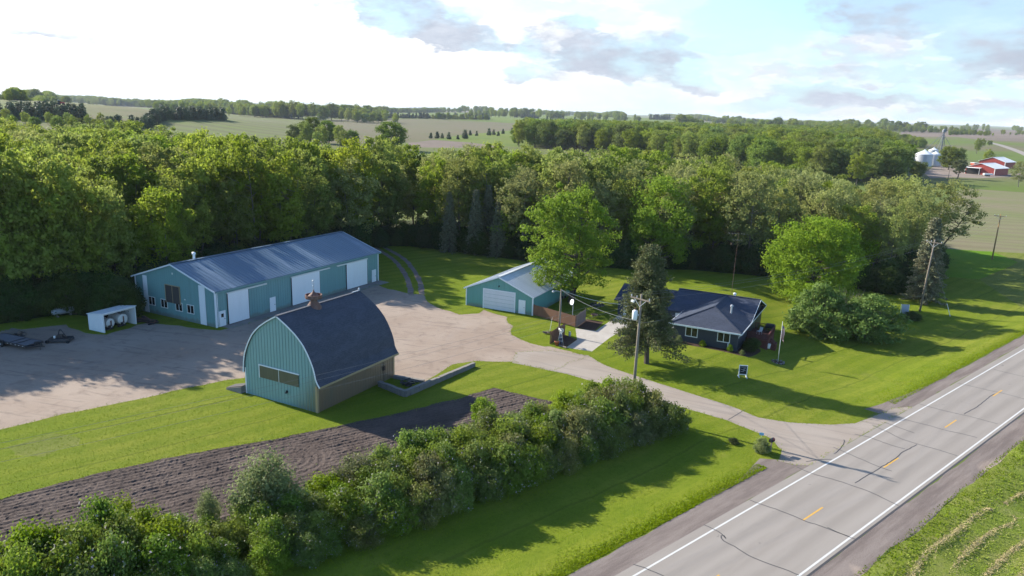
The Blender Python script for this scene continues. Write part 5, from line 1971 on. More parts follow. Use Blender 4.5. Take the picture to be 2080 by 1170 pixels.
plant('garden_shrub', SHB['willow_leaf'][0], 'scruffy little bush beside the driveway mouth holding a blue number sign', 'shrub', (p.x, p.y, p.z), 0, (.42, .42, .44))
p = gp(1490, 900)
plant('garden_shrub', SHB['shade_leaf'][1], 'low weedy clump on the lawn near the driveway', 'shrub', (p.x, p.y, p.z), 0, (.3, .3, .15))
p = gp(1465, 893)

# ---- undergrowth along the shaded wood edge
edge = lin2(wf, 1.0, False)
pts = []
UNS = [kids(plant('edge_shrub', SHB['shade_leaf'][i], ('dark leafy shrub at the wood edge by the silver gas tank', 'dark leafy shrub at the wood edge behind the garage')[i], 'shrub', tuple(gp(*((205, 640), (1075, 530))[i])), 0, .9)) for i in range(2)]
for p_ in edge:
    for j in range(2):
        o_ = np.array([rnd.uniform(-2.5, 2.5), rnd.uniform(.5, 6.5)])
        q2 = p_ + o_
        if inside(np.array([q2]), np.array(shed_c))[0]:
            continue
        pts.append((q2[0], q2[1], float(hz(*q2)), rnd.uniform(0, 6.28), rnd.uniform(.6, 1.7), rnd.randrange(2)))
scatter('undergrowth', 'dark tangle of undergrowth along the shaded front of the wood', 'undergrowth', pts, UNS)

# ------------------------------------------------------------------ trees beyond the wood
OK_ = {}


def mid_tree(u, v, kind, s_, label, group=None, wd=1.0):
    src = {'o': OPT, 'w': WP, 'b': BPT, 'c': CPT}[kind]
    k = (kind, rnd.randrange(len(src)))
    c = gp(u, v)
    nm = {'o': 'oak_tree', 'w': 'broadleaf_tree', 'b': 'broadleaf_tree', 'c': 'cedar_tree'}[kind]
    if k not in OK_:
        OK_[k] = plant(nm, src[k[1]], label, 'tree', tuple(c), 0, 1, group)
        o = OK_[k]
    else:
        o = copy_tree(OK_[k])
        o.name = nm
        o['label'] = label
        if group:
            o['group'] = group
        elif 'group' in o:
            del o['group']
    o.location = c
    o.rotation_euler = (0, 0, rnd.uniform(0, 6.28))
    o.scale = (s_ * wd, s_ * wd, s_)
    return o


# big oak and clump in the brown field
mid_tree(797, 304, 'o', 1.35, 'broad dark oak standing alone at the edge of the brown field', wd=1.25)
for u, v, k, s_ in ((598, 294, 'o', .9), (622, 300, 'w', 1.1), (632, 288, 'o', 1.2), (655, 302, 'w', 1.0), (668, 292, 'o', 1.1), (690, 300, 'w', 1.0), (700, 306, 'w', .9), (715, 303, 'o', .85), (645, 306, 'w', .8), (610, 306, 'w', .6), (720, 292, 'w', .6)):
    mid_tree(u, v, k, s_ * 1.05, 'tree of the bushy clump between the furrowed field and the dark oak', 'clump of trees beyond the wood')
for u, v, s_ in ((888, 281, 1.2), (898, 281, .9), (912, 283, 1.2), (944, 282, 1.6), (955, 275, 1.1), (968, 276, 1.0), (993, 275, 1.5), (1003, 274, 1.2), (1022, 272, 1.2), (1040, 270, 1.3), (1012, 276, 1.0), (930, 283, .8), (875, 281, 1.0)):
    mid_tree(u, v, 'c', s_ * 1.05, 'young dark conifer dotted over the green meadow beyond the wood', 'young conifers on the meadow')
# second wood, right of the middle
wood2 = np.array(lin2([at(1046, 298), at(1150, 305), at(1300, 322), at(1480, 345), at(1640, 372), at(1740, 378), at(1818, 370), at(1815, 335), at(1790, 300), at(1700, 285), at(1560, 283), at(1400, 280), at(1200, 275), at(1060, 276)], 12))
mn, mx = wood2.min(0), wood2.max(0)
c2 = np.array([(x + rnd.uniform(-3.5, 3.5), y + rnd.uniform(-3.5, 3.5)) for x in np.arange(mn[0], mx[0], 13.5) for y in np.arange(mn[1], mx[1], 13.5)])
c2 = c2[inside(c2, wood2)]
c2 = c2[np.argsort(np.hypot(c2[:, 0], c2[:, 1]))]
pts = []
SRC2 = [kids(protos[k]) for k in wood_keys if k[0] == 'w']
nsw = len(SRC2)
for k in (0, 1, 2):
    if ('o', k) in OK_:
        SRC2.append(kids(OK_[('o', k)]))
for i, (x, y) in enumerate(c2):
    u = 1040 + 1500 * x / y
    if i < 42:
        o = mid_tree(1040, 300, 'o' if rnd.random() < .75 else 'w', rnd.uniform(1.1, 1.5), 'full crowned tree in front of the second wood between the crop field and the skyline', 'front trees of the second wood')
        o.location = (x, y, float(hz(x, y)))
    else:
        pts.append((x, y, float(hz(x, y)), rnd.uniform(0, 6.28), rnd.uniform(1.1, 1.65), rnd.choice([k for k in range(len(SRC2)) if k >= nsw or rnd.random() < .4] or [0])))
scatter('distant_wood', 'second wood of rounded dark green crowns beyond the near wood', 'woodland', pts, SRC2)
YL = tree_meshes('yellow_tree', 300, 15, 2, 4.5, round_p, 60, 1.3, 50, .4, 'yellow_leaf', limbs=10)
p = gp(1606, 352)
plant('yellow_tree', YL, 'small yellowish tree among the green crowns of the second wood', 'tree', (p.x, p.y, p.z), 0, 1)

# far strips: (base polyline, depth in metres, spacing, source kind, size, name, label)
SRC_C = [kids(OK_[k]) for k in sorted(OK_) if k[0] == 'c']
SRC_F = SRC2
STR = [
    ([(20, 205), (120, 206), (220, 214), (330, 219), (450, 229), (590, 241)], 70, 9, 'f', 17, 'wooded row along the crest of the left hill'),
    ([(-40, 240), (60, 243), (165, 243)], 30, 5, 'c', 24, 'dark row of bushes on the slope at the far left'),
    ([(228, 262), (290, 262), (330, 243), (390, 243), (452, 244)], 16, 5, 'c', 22, 'dark diagonal row of cedars beside the furrowed hillside field'),
    ([(-20, 262), (60, 262), (150, 268), (240, 272)], 40, 9, 'f', 20, 'light green scrub on the slope above the wood at far left'),
    ([(585, 241), (632, 241)], 25, 12, 'f', 30, 'trees at the left end of the pond'),
    ([(672, 240), (700, 240), (772, 242)], 70, 11, 'f', 27, 'large trees at the right end of the pond'),
    ([(630, 233), (720, 234)], 70, 14, 'f', 20, 'trees behind the pond'),
    ([(780, 240), (860, 241), (990, 243)], 60, 13, 'c', 11, 'dark plantation rows across the far green field'),
    ([(880, 242), (985, 244)], 18, 9, 'f', 11, 'dark clump of trees in front of the plantation'),
    ([(830, 222), (870, 222)], 40, 14, 'c', 9, 'dark block of conifers far off below the skyline'),
    ([(1062, 240), (1092, 240)], 30, 14, 'c', 8, 'small dark bushes by the dirt track on the green slope'),
    ([(1060, 252), (1180, 256)], 30, 14, 'f', 9, 'low scrub along the edge of the second wood'),
    ([(1325, 243), (1355, 243)], 40, 16, 'c', 10, 'dark block of conifers under the right skyline'),
    ([(1640, 265), (1760, 277), (1840, 296), (1868, 302)], 60, 11, 'f', 15, 'tall trees between the second wood and the grain bins'),
    ([(1936, 275), (1960, 273), (2010, 277)], 40, 20, 'f', 8, 'scattered trees round a far farmstead'),
    ([(1650, 262), (1800, 268), (1940, 271)], 50, 14, 'f', 10, 'long far treeline on the right'),
    ([(690, 231), (800, 229), (900, 228)], 60, 14, 'f', 8, 'thin treeline between the bare far fields'),
    ([(1090, 231), (1180, 235), (1265, 240)], 70, 15, 'f', 10, 'wooded ridge top right of the middle'),
    ([(1320, 237), (1450, 247)], 50, 14, 'f', 8, 'treeline along the right middle distance'),
    ([(1450, 251), (1640, 257)], 50, 14, 'f', 9, 'treeline behind the second wood'),
    ([(1110, 243), (1200, 247)], 25, 16, 'c', 7, 'scattered bushes on the green slope'),
    ([(2045, 275), (2120, 275)], 50, 25, 'f', 8, 'trees near the right edge below the skyline'),
]
for line, dep, spc, kd, sz, lab in STR:
    W2 = [at(u, v) for u, v in line]
    pl = lin2(W2, spc, False)
    pts = []
    for c in pl:
        d = np.array([c[0], c[1]]) / np.hypot(*c)
        k = 0.0
        while k < dep:
            q2 = c + d * (k + rnd.uniform(-.4, .4) * spc) + np.array([rnd.uniform(-.5, .5) * spc, 0])
            src = SRC_C if kd == 'c' else SRC_F
            pts.append((q2[0], q2[1], float(hz(*q2)) - .3, rnd.uniform(0, 6.28), min(sz * float(np.hypot(*c)) / (1500 * (6 if kd == 'c' else 14)), 1.7 if kd == 'f' else 3.0) * rnd.uniform(.55, 1.3), rnd.randrange(len(src))))
            k += spc * 1.1
    scatter('treeline', lab, 'treeline', pts, SRC_C if kd == 'c' else SRC_F)
# belts of trees round the horizon
for bi, (D, a0, a1, wd, prob, lab) in enumerate(((1500, -40, -8, 120, .85, 'hazy belt of trees along the left skyline'), (2300, -34, 38, 200, .62, 'hazy belt of far trees under the sky'), (3300, -40, 42, 400, .75, 'farthest blue belt of trees on the horizon'),
                                               (1750, 12, 40, 60, .35, 'thin far treeline on the right below the horizon'))):
    pts = []
    for k in range(int((a1 - a0) * D / 57.3 / 9)):
        a = R(a0 + (a1 - a0) * rnd.random())
        g_ = math.sin(a * 17 + bi) + .6 * math.sin(a * 41 + 2 * bi) + .4 * math.sin(a * 97)
        if g_ < (1 - 2 * prob):
            continue
        for j in range(2):
            DD = D + rnd.uniform(0, wd) + 120 * math.sin(a * 9 + bi)
            x, y = DD * math.sin(a), DD * math.cos(a)
            pts.append((x, y, float(hz(x, y)) - .5, rnd.uniform(0, 6.28), rnd.uniform(1.1, 1.9) * (1.0 + .3 * (g_ > .8)), rnd.randrange(len(SRC_F))))
    scatter('skyline_wood', lab, 'treeline', pts, SRC_F)

# ------------------------------------------------------------------ paint and sealed cracks on the road
def strip(name, pts, wd, mt, label, cat, z=.004, group=None):
    P_ = [np.array(p, float) for p in pts]
    L_, R_ = [], []
    for i, p in enumerate(P_):
        d = P_[min(i + 1, len(P_) - 1)] - P_[max(i - 1, 0)]
        d = d / (np.linalg.norm(d) + 1e-9)
        n_ = np.array([-d[1], d[0]])
        ww = wd * (1 if not callable(wd) else 1) / 2
        L_.append(p + n_ * ww)
        R_.append(p - n_ * ww)
    k = len(P_)
    mb = MB().add([(*p, float(hz(*p)) + z) for p in R_ + L_], [(i, i + 1, k + i + 1, k + i) for i in range(k - 1)])
    return tag(mb.build(name, M[mt]), label, cat, group, 'structure')


strip('edge_line', [road_pt(s, 0) for s in np.arange(-100, 420, 10)], .15, 'road_white', 'white edge line of the road on the side of the house', 'road marking')
strip('edge_line', [road_pt(s, -6.94) for s in np.arange(-100, 420, 10)], .15, 'road_white', 'white edge line of the road on the side of the hay field', 'road marking')
for k in range(-4, 18):
    s = 15.3 + 14.2 * k
    strip('centre_dash', [road_pt(s, -3.52), road_pt(s + 3.1, -3.52)], .13, 'road_yellow', 'short yellow dash along the middle of the road', 'road marking', .004, 'yellow dashes of the road')
crk = [[(1287, 1146), (1320, 1158), (1352, 1172)], [(1430, 1066), (1449, 1074), (1466, 1085), (1474, 1094), (1470, 1088), (1464, 1088), (1470, 1099), (1492, 1110), (1520, 1128), (1555, 1143), (1590, 1155), (1622, 1168)],
       [(1522, 1015), (1545, 1024), (1575, 1034), (1605, 1045), (1635, 1058), (1665, 1068), (1700, 1081), (1726, 1090)], [(1618, 948), (1650, 962), (1690, 973), (1730, 986), (1765, 998), (1776, 1003), (1800, 1015), (1825, 1027)],
       [(1692, 908), (1720, 920), (1750, 933), (1785, 948), (1812, 957)], [(1736, 882), (1765, 888), (1795, 899), (1820, 907), (1838, 912)], [(1737, 981), (1757, 968), (1778, 957), (1787, 950), (1800, 943), (1820, 930), (1832, 919), (1840, 915), (1862, 903)],
       [(1771, 863), (1800, 876), (1830, 891), (1864, 902), (1900, 912), (1945, 926)], [(1795, 857), (1825, 868), (1858, 880)], [(1822, 847), (1850, 855), (1890, 865), (1920, 874), (1950, 880), (1984, 889)],
       [(1866, 820), (1890, 827), (1930, 837), (1970, 846), (2026, 861)], [(1945, 778), (1975, 785), (2010, 793), (2050, 802), (2085, 812)], [(1958, 841), (1985, 826), (2010, 806), (2020, 800)], [(2018, 750), (2045, 757), (2085, 766)],
       [(1680, 1071), (1710, 1085), (1740, 1096)], [(1694, 922), (1706, 912), (1716, 897), (1714, 893)], [(1480, 852), (1500, 840), (1513, 832)], [(1638, 938), (1662, 934), (1690, 933)]]
for k, c in enumerate(crk):
    W2 = [at(u, v) for u, v in c]
    ln = curve2(W2, False, .35)
    ln = [p + np.array([rnd.uniform(-.03, .03), rnd.uniform(-.03, .03)]) for p in ln]
    strip('crack_seal', ln, .085, 'crack_tar', 'dark wavy tar line sealing a crack across the pale road', 'road crack', .006, 'sealed cracks of the road')
strip('tar_edge', [road_pt(s, -7.34) for s in np.arange(-60, 300, 6)], .16, 'crack_tar', 'dark tar edge of the asphalt beside the wide gravel shoulder', 'road marking', .005)

# ------------------------------------------------------------------ poles and wires
LN = np.array([math.cos(R(40.4)), math.sin(R(40.4))])
LX = np.array([LN[1], -LN[0]])


def utility_pole(loc, H, label, mt='pole_wood', lean=(0, 0), arm=2.5, trafo=False, az=-49.6):
    t = thing('utility_pole', label, 'utility pole', tuple(loc), R(az))
    MB().tube([(0, 0, -.6), (lean[0] * .5, lean[1] * .5, H * .5), (lean[0], lean[1], H)], [.17, .145, .10], 12).build('pole', M[mt], t, True)
    lx, ly = lean
    za = H - .5
    MB().box(lx * .96 - arm / 2, lx * .96 + arm / 2, ly - .17, ly - .06, za - .06, za + .06).build('crossarm', M['pole_wood'], t)
    for x in (-arm / 2 + .12, -.45, arm / 2 - .12):
        MB().lathe([(.02, 0), (.06, .06), (.045, .12), (.065, .18), (.02, .24)], 8, (lx * .96 + x, ly - .11, za + .06)).build('insulator', M['galvanized'], t)
    for sx in (-1, 1):
        MB().bar((lx * .96 + sx * arm * .3, ly - .14, za - .04), (lx * .94, ly - .14, za - .75), .03, .05).build('brace', M['galvanized'], t)
    if trafo:
        b = MB()
        b.lathe([(.24, 0), (.27, .05), (.27, .85), (.22, .93), (.08, 1.0)], 16, (lx * .8 - .42, ly - .25, H - 2.65))
        o = b.build('transformer', M['white_metal'], t, True)
        b = MB()
        b.lathe([(.03, 0), (.07, .1), (.03, .26)], 8, (lx * .8 - .42, ly - .25, H - 1.66))
        b.build('bushing', M['fence_wood'], o)
        MB().box(lx * .8 - .40, lx * .8 - .02, ly - .2, ly - .1, H - 2.2, H - 2.05).build('bracket', M['galvanized'], t)
        MB().box(-.9, -.55, -.3, -.1, H - .95, H - .75).build('cutout', M['white_paint'], t)
    return t


PL = [(np.array([-41.5, 24.7]), 12.0, (0, 0)), (np.array([12.7, 70.9]), 12.7, (.15, 0)), (np.array(gp(1868, 632)[:2]), 12.4, (.55, 0)), (np.array(gp(2015, 527)[:2]), 10.6, (.1, 0))]
labs = ['grey wooden utility pole on the lawn left of the hedge out beyond the frame', 'grey utility pole with a white transformer rising behind the hedge end', 'tall grey utility pole leaning at the end of the wood beside the spruce', 'brown utility pole standing alone at the edge of the crop field']
TOPS = []
for k, (b_, H, ln_) in enumerate(PL):
    zb = float(hz(*b_))
    utility_pole((b_[0], b_[1], zb), H, labs[k], 'new_pole_wood' if k == 3 else 'pole_wood', ln_, 2.5, k == 1)
    c_ = b_ + LX * ln_[0]
    TOPS.append([Vector((*(c_ + LX * x), zb + H - .22)) for x in (-1.13, -.45, 1.13)])


def wire(a, b, sag, rad, label, group=None, mt='wire_metal', name='overhead_wire', n=14):
    pts = []
    for i in range(n + 1):
        t = i / n
        p = Vector(a).lerp(Vector(b), t)
        p.z -= sag * 4 * t * (1 - t)
        pts.append(p)
    return tag(MB().tube(pts, rad, 5).build(name, M[mt]), label, 'wire', group)


sp_l = ['thin power wire passing in front of the arched barn to the pole with the transformer', 'thin power wire between the transformer pole and the leaning pole', 'thin power wire between the leaning pole and the brown pole in the field']
sp_g = ['wires left of the transformer pole', 'wires between the transformer pole and the leaning pole', 'wires beyond the leaning pole']
for k in range(3):
    for j in range(3):
        wire(TOPS[k][j], TOPS[k + 1][j], 1.0 + .1 * j, .0065, sp_l[k], sp_g[k])
# yard pole with a lamp, service cable to the house
yp = gp(1135, 680)
t = thing('yard_light_pole', 'slim wooden pole with a yard lamp beside the short fence panel', 'lamp post', tuple(yp), R(0))
MB().tube([(0, 0, -.4), (.02, 0, 3.2), (.05, 0, 6.5)], [.12, .105, .085], 10).build('pole', M['pole_wood'], t, True)
MB().tube([(.04, 0, 6.1), (-.5, -.05, 6.25), (-.9, -.08, 6.2)], .03, 8).build('lamp_arm', M['galvanized'], t)
MB().lathe([(.05, .18), (.14, .12), (.2, -.02), (.13, -.1), (.05, -.14)], 12, (-1.02, -.08, 6.12)).build('lamp_head', M['galvanized'], t)
MB().tube([(.13, -.03, 0), (.14, -.03, 5.2)], .025, 6).build('conduit', M['galvanized'], t)
ypt = Vector((yp.x + .05, yp.y, yp.z + 6.4))
hw = hl(-14, 7.3)
wire(ypt, (hw[0], hw[1], 2.75), .9, .024, 'thick pale twisted cable hanging from the yard pole to the house', None, 'white_paint', 'service_cable')
wire((PL[1][0][0], PL[1][0][1], 9.9), ypt, .55, .018, 'thin cable from the transformer pole to the yard pole', None, 'wire_metal', 'service_cable')
h2 = hl(-8.8, 5.5)
wire((PL[1][0][0], PL[1][0][1], 9.7), (h2[0], h2[1], 3.0), .45, .015, 'thin cable from the transformer pole to the porch side of the house', None, 'wire_metal', 'service_cable')
# stay of the leaning pole
gy = gp(1930, 643)
wire((TOPS[2][1].x, TOPS[2][1].y, TOPS[2][1].z - 1), gy, 0, .012, 'thin guy wire from the leaning pole to the lawn', None, 'wire_metal', 'guy_wire')
d_ = (Vector(TOPS[2][1]) - gy).normalized()
tag(MB().tube([gy, gy + d_ * 2.2], .05, 8).build('guy_guard', M['white_paint']), 'pale sleeve on the lower end of the guy wire', 'guy guard')
# television mast behind the house
an = hl(-4.9, 17.6)
t = thing('antenna_mast', 'tall thin antenna mast behind the right end of the house roof', 'antenna', (an[0], an[1], float(hz(*an))))
MB().tube([(0, 0, -.3), (.1, 0, 7), (.2, 0, 13.1)], [.03, .025, .018], 8).build('mast', M['rust'], t)
b = MB()
b.tube([(-1.3, .3, 12.8), (1.6, -.3, 12.8)], .012, 6)
for i in range(7):
    x = -1.2 + i * .44
    L_ = .95 - .07 * i
    b.tube([(x - .1, .25 - .1 * i - L_ * .9, 12.82), (x + .1, .25 - .1 * i + L_ * .9, 12.82)], .006, 5)
b.build('antenna_boom', M['wire_metal'], t)
b = MB()
b.tube([(-.6, 0, 11.8), (.9, 0, 11.8)], .010, 6)
for i in range(4):
    b.tube([(-.5 + i * .4, -.6, 11.82), (-.5 + i * .4, .6, 11.82)], .006, 5)
b.build('antenna_boom', M['wire_metal'], t)

# ------------------------------------------------------------------ fences
def board_fence(nm, a, b, h, label, mt, base=.18):
    a, b = np.array(a), np.array(b)
    L_ = float(np.linalg.norm(b - a))
    az = math.atan2(b[1] - a[1], b[0] - a[0])
    t = thing(nm, label, 'fence', (a[0], a[1], 0), az)
    mb = MB()
    x = 0.0
    k = 0
    while x < L_ - .02:
        w_ = min(.14, L_ - x)
        z1_ = h + rnd.uniform(-.015, .015)
        mb.box(x + .004, x + w_ - .004, -.012 - .008 * (k % 2), .012 - .008 * (k % 2), base, z1_)
        x += .14
        k += 1
    mb.bar((0, .03, base + .25), (L_, .03, base + .25), .05, .09)
    mb.bar((0, .03, h - .25), (L_, .03, h - .25), .05, .09)
    mb.build('board_panel', M[mt], t)
    n = max(1, round(L_ / 2.4))
    for i in range(n + 1):
        x = L_ * i / n
        MB().box(x - .05, x + .05, .06, .16, -.3, h + .04).build('post', M[mt], t)
    return t


fa_, fb_, fc_ = GN + np.array([.1, -.15]), np.array([9.2, 101.3]), np.array([11.0, 105.0])
board_fence('board_fence', fa_, fb_, 1.75, 'brown board privacy fence running from the garage corner', 'fence_wood')
board_fence('board_fence', fb_ + np.array([.1, .02]), fc_, 1.85, 'weathered pale side panel closing the corner of the brown fence', 'fence_pale', .05)
board_fence('board_fence', at(1119, 699), at(1147, 681), 1.75, 'short separate brown fence panel behind the small windmill', 'fence_wood', .02)
# ------------------------------------------------------------------ small things in the yard
p = gp(1138, 700)
t = thing('garden_windmill', 'little blue and white garden windmill in the mulch bed', 'windmill', tuple(p), R(20))
for sx in (-1, 1):
    for sy in (-1, 1):
        MB().tube([(sx * .30, sy * .30, 0), (sx * .06, sy * .06, 1.9)], .022, 6).build('leg', M['blue_paint' if sx * sy > 0 else 'white_paint'], t)
b = MB()
for z in (.5, 1.0, 1.5):
    k = .30 - .24 * z / 1.9
    for (a_, c_) in (((-k, -k), (k, -k)), ((k, -k), (k, k)), ((k, k), (-k, k)), ((-k, k), (-k, -k))):
        b.bar((*a_, z), (*c_, z), .02, .025)
b.build('brace', M['white_paint'], t)
b = MB()
for i in range(12):
    a = 2 * math.pi * i / 12
    b.slab([(.05 * math.cos(a), -.18, 1.98 + .05 * math.sin(a)), (.36 * math.cos(a - .18), -.20, 1.98 + .36 * math.sin(a - .18)), (.36 * math.cos(a + .18), -.15, 1.98 + .36 * math.sin(a + .18))], .012)
b.lathe([(.05, -.22), (.05, .1)], 8, (0, 0, 1.98), 'y')
b.build('wheel', M['white_paint'], t)
MB().box(-.012, .012, .1, .75, 1.86, 2.12).build('tail', M['white_paint'], t)
p = gp(1131, 702)
t = thing('flower_pot', 'orange terracotta flower pot at the corner of the mulch bed', 'pot', tuple(p))
MB().lathe([(.2, 0), (.3, .5), (.34, .5), (.34, .6), (.28, .6), (.26, .45)], 16).build('pot', M['terracotta'], t, True)
MB().lathe([(.27, .5), (.2, .56), (.05, .6)], 12).build('soil', M['mulch'], t)
a_, b_ = gp(1136, 703), gp(1151, 708)
tag(MB().tube([a_ + Vector((0, 0, .1)), b_ + Vector((0, 0, .1))], .13, 10).build('log_edging', M['pale_bark']), 'pale log laid as edging at the front of the mulch bed', 'log')
p = gp(1157, 683)
t = thing('milk_can', 'small blue grey can standing on the concrete pad edge', 'can', tuple(p))
MB().lathe([(.17, 0), (.18, .42), (.1, .55), (.13, .62), (.13, .68)], 14).build('body', M['galvanized'], t, True)
for sx in (-1, 1):
    MB().tube([(sx * .1, 0, .6), (sx * .2, 0, .55), (sx * .18, 0, .42)], .012, 6).build('handle', M['dark_frame'], t)
p = gp(1163, 642)
t = thing('satellite_dish', 'white satellite dish on a short post behind the brown fence', 'satellite dish', tuple(p), R(-60))
MB().tube([(0, 0, -.2), (0, 0, 1.9)], .045, 8).build('post', M['galvanized'], t)
b = MB()
b.lathe([(.02, .0), (.3, .045), (.44, .13), (.46, .13), (.46, .15), (.3, .075), (.02, .03)], 20)
o = b.build('reflector', M['white_metal'], t, True)
o.location = (0, -.1, 2.15)
o.rotation_euler = (R(72), 0, 0)
MB().tube([(0, -.15, 1.75), (0, -.75, 2.05)], .02, 6).build('feed_arm', M['galvanized'], t)
a_ = gp(1117, 672)
tag(MB().tube([a_, a_ + Vector((.25, .1, 1.9))], .03, 8).build('marker_stake', M['white_paint']), 'thin white marker stake leaning on the grass patch', 'stake')
p = gp(1112, 678)
t = thing('branch_heap', 'small grey heap of branches on the grass by the fence panel', 'branches', tuple(p))
b = MB()
for i in range(16):
    a = rnd.uniform(0, 6.28)
    b.tube([(math.cos(a) * .7, math.sin(a) * .4, rnd.uniform(.03, .25)), (-math.cos(a) * .7, -math.sin(a) * .4, rnd.uniform(.05, .4))], .035, 5)
b.build('branch', M['pale_bark'], t)
p = gp(1207, 645)
t = thing('fire_pit', 'rusty orange fire bowl on the grass beside the parking pad', 'fire pit', tuple(p))
MB().lathe([(.12, .28), (.4, .36), (.5, .55), (.53, .55), (.46, .38)], 16).build('bowl', M['rust'], t, True)
for i in range(3):
    a = i * 2.09
    MB().tube([(.3 * math.cos(a), .3 * math.sin(a), .36), (.42 * math.cos(a), .42 * math.sin(a), 0)], .025, 6).build('leg', M['dark_frame'], t)
p = gp(1213, 620)
t = thing('stone_ring', 'low dark ring of stones with charred ground on the lawn', 'stone ring', tuple(p))
for i in range(11):
    a = i * 2 * math.pi / 11
    MB().lathe([(.05, -.05), (.2, .05), (.17, .18), (.05, .24)], 7, (1.0 * math.cos(a), 1.0 * math.sin(a), 0)).build('stone', M['dark_louver'], t)
MB().lathe([(.8, -.02), (.75, .05), (.1, .09)], 14).build('ash', M['black'], t)
p = gp(1150, 606)
t = thing('garden_tractor', 'small red orange garden tractor parked by the side wall of the garage', 'tractor', tuple(p + Vector((-.8, 0, 0))), R(55))
b = MB()
b.box(-.2, .75, -.28, .28, .35, .8)
b.box(-.75, -.2, -.4, .4, .35, .62)
b.build('body', M['orange_paint'], t)
MB().box(-.55, -.15, -.22, .22, .62, .75).build('seat', M['black'], t)
MB().slab([(-.62, -.22, .7), (-.62, .22, .7), (-.72, .22, 1.1), (-.72, -.22, 1.1)], .06).build('backrest', M['black'], t)
MB().tube([(.25, 0, .8), (.05, 0, 1.05)], .02, 6).build('steering_column', M['dark_frame'], t)
for x, r_ in ((-.5, .28), (.55, .2)):
    for sy in (-1, 1):
        MB().lathe([(r_ * .5, -.1), (r_, -.08), (r_, .08), (r_ * .5, .1)], 14, (x, sy * .42, r_), 'y').build('wheel', M['rubber'], t)
# flagpole
p = gp(1580, 736)
t = thing('flagpole', 'white flagpole with a limp striped flag on the lawn right of the deck', 'flagpole', tuple(p))
MB().tube([(0, 0, -.2), (0, 0, 5.4)], [.036, .026], 10).build('pole', M['white_paint'], t, True)
MB().lathe([(.02, 0), (.07, .06), (.02, .13)], 10, (0, 0, 5.4)).build('finial', M['galvanized'], t)
fl = MB()
nx, nz = 8, 14
vs = []
for j in range(nz + 1):
    z = -1.0 + 1.9 * j / nz
    for i in range(nx + 1):
        u = i / nx
        wv = .14 * math.sin(u * 7 + z * 1.3) * (1 - .3 * j / nz)
        vs.append((.05 + u * .38 + .05 * math.sin(z * 4), wv, z - .5 * u * u))
fl.add(vs, [(j * (nx + 1) + i, j * (nx + 1) + i + 1, (j + 1) * (nx + 1) + i + 1, (j + 1) * (nx + 1) + i) for j in range(nz) for i in range(nx)])
fo = fl.build('flag', M['flag'], t, True)
fo.location = (0, 0, 4.1)
for i in range(9):
    a = i * .7
    c = p + Vector((.75 * math.cos(a), .75 * math.sin(a), -.02))
    tag(MB().lathe([(.06, -.05), (.17, .05), (.13, .16), (.04, .2)], 7).build('bed_stone', M['stone'], loc=tuple(c)), 'grey stone of the ring round the foot of the flagpole', 'stone', 'stones round the flagpole')
# board sign on the lawn
p = gp(1508, 766)
t = thing('lawn_sign', 'white framed sign with a dark panel standing on the front lawn', 'sign', tuple(p), R(-6))
b = MB()
for x in (-.5, .41):
    b.box(x, x + .09, -.05, .05, 0, 1.5)
b.box(-.41, .41, -.045, .045, 1.41, 1.5)
b.box(-.41, .41, -.045, .045, .30, .40)
b.build('frame', M['white_paint'], t)
MB().box(-.41, .41, -.02, .02, .40, 1.41).build('panel', M['black'], t)
b = MB()
for (x0, x1, z) in ((-.3, .3, 1.25), (.02, .3, 1.1), (-.28, .2, .95), (-.05, .3, .82), (-.3, .1, .68)):
    b.box(x0, x1, -.026, -.021, z, z + .035)
b.build('lettering', M['galvanized'], t)
for x in (-.46, .46):
    MB().box(x - .05, x + .05, -.45, .45, 0, .09).build('foot', M['white_paint'], t)
# mailbox and number plate
p = gp(1565, 918)
t = thing('mailbox', 'dark mailbox on a post behind the scruffy bush at the driveway mouth', 'mailbox', tuple(p), R(-49))
MB().box(-.05, .05, -.05, .05, -.3, 1.05).build('post', M['pole_wood'], t)
b = MB()
b.add([(-.16, -.28, 1.05), (.16, -.28, 1.05), (.16, .28, 1.05), (-.16, .28, 1.05)] + [(.16 * math.cos(a), y, 1.22 + .15 * math.sin(a)) for y in (-.28, .28) for a in np.linspace(0, math.pi, 8)],
      [(0, 3, 2, 1)] + [(4 + i, 12 + i, 13 + i, 5 + i) for i in range(7)] + [(0, 4, 12, 3), (1, 2, 19, 11), tuple([1, 0] + [4 + i for i in range(7, -1, -1)][::1]), tuple([3, 2] + [12 + i for i in range(0, 8)])])
b.lathe([(.02, -.02), (.02, .02)], 4, (0, 0, 1.2), 'y')
b.build('box', M['dark_frame'], t)
MB().box(.17, .19, .0, .04, 1.2, 1.45).build('flag', M['red_paint'], t)
p = gp(1544, 908)
t = thing('number_sign', 'small light blue number plate on a thin post above the scruffy bush', 'sign', tuple(p), R(-20))
MB().tube([(0, 0, -.2), (0, 0, 1.35)], .02, 6).build('post', M['galvanized'], t)
MB().box(-.2, .2, -.02, .0, 1.2, 1.45).build('plate', M['sign_blue'], t)
# white board by the right pole
p = gp(1838, 643)
t = thing('white_board', 'grey white board leaning between posts at the wood edge by the leaning pole', 'board', tuple(p), R(-10))
MB().slab([(-.6, 0, .4), (.5, 0, .4), (.5, .25, 2.0), (-.6, .25, 2.0)], .05).build('panel', M['rim_grey'], t)
for x in (-.7, .5):
    MB().tube([(x, .1, -.2), (x, .3, 2.0)], .05, 8).build('post', M['white_paint'], t)

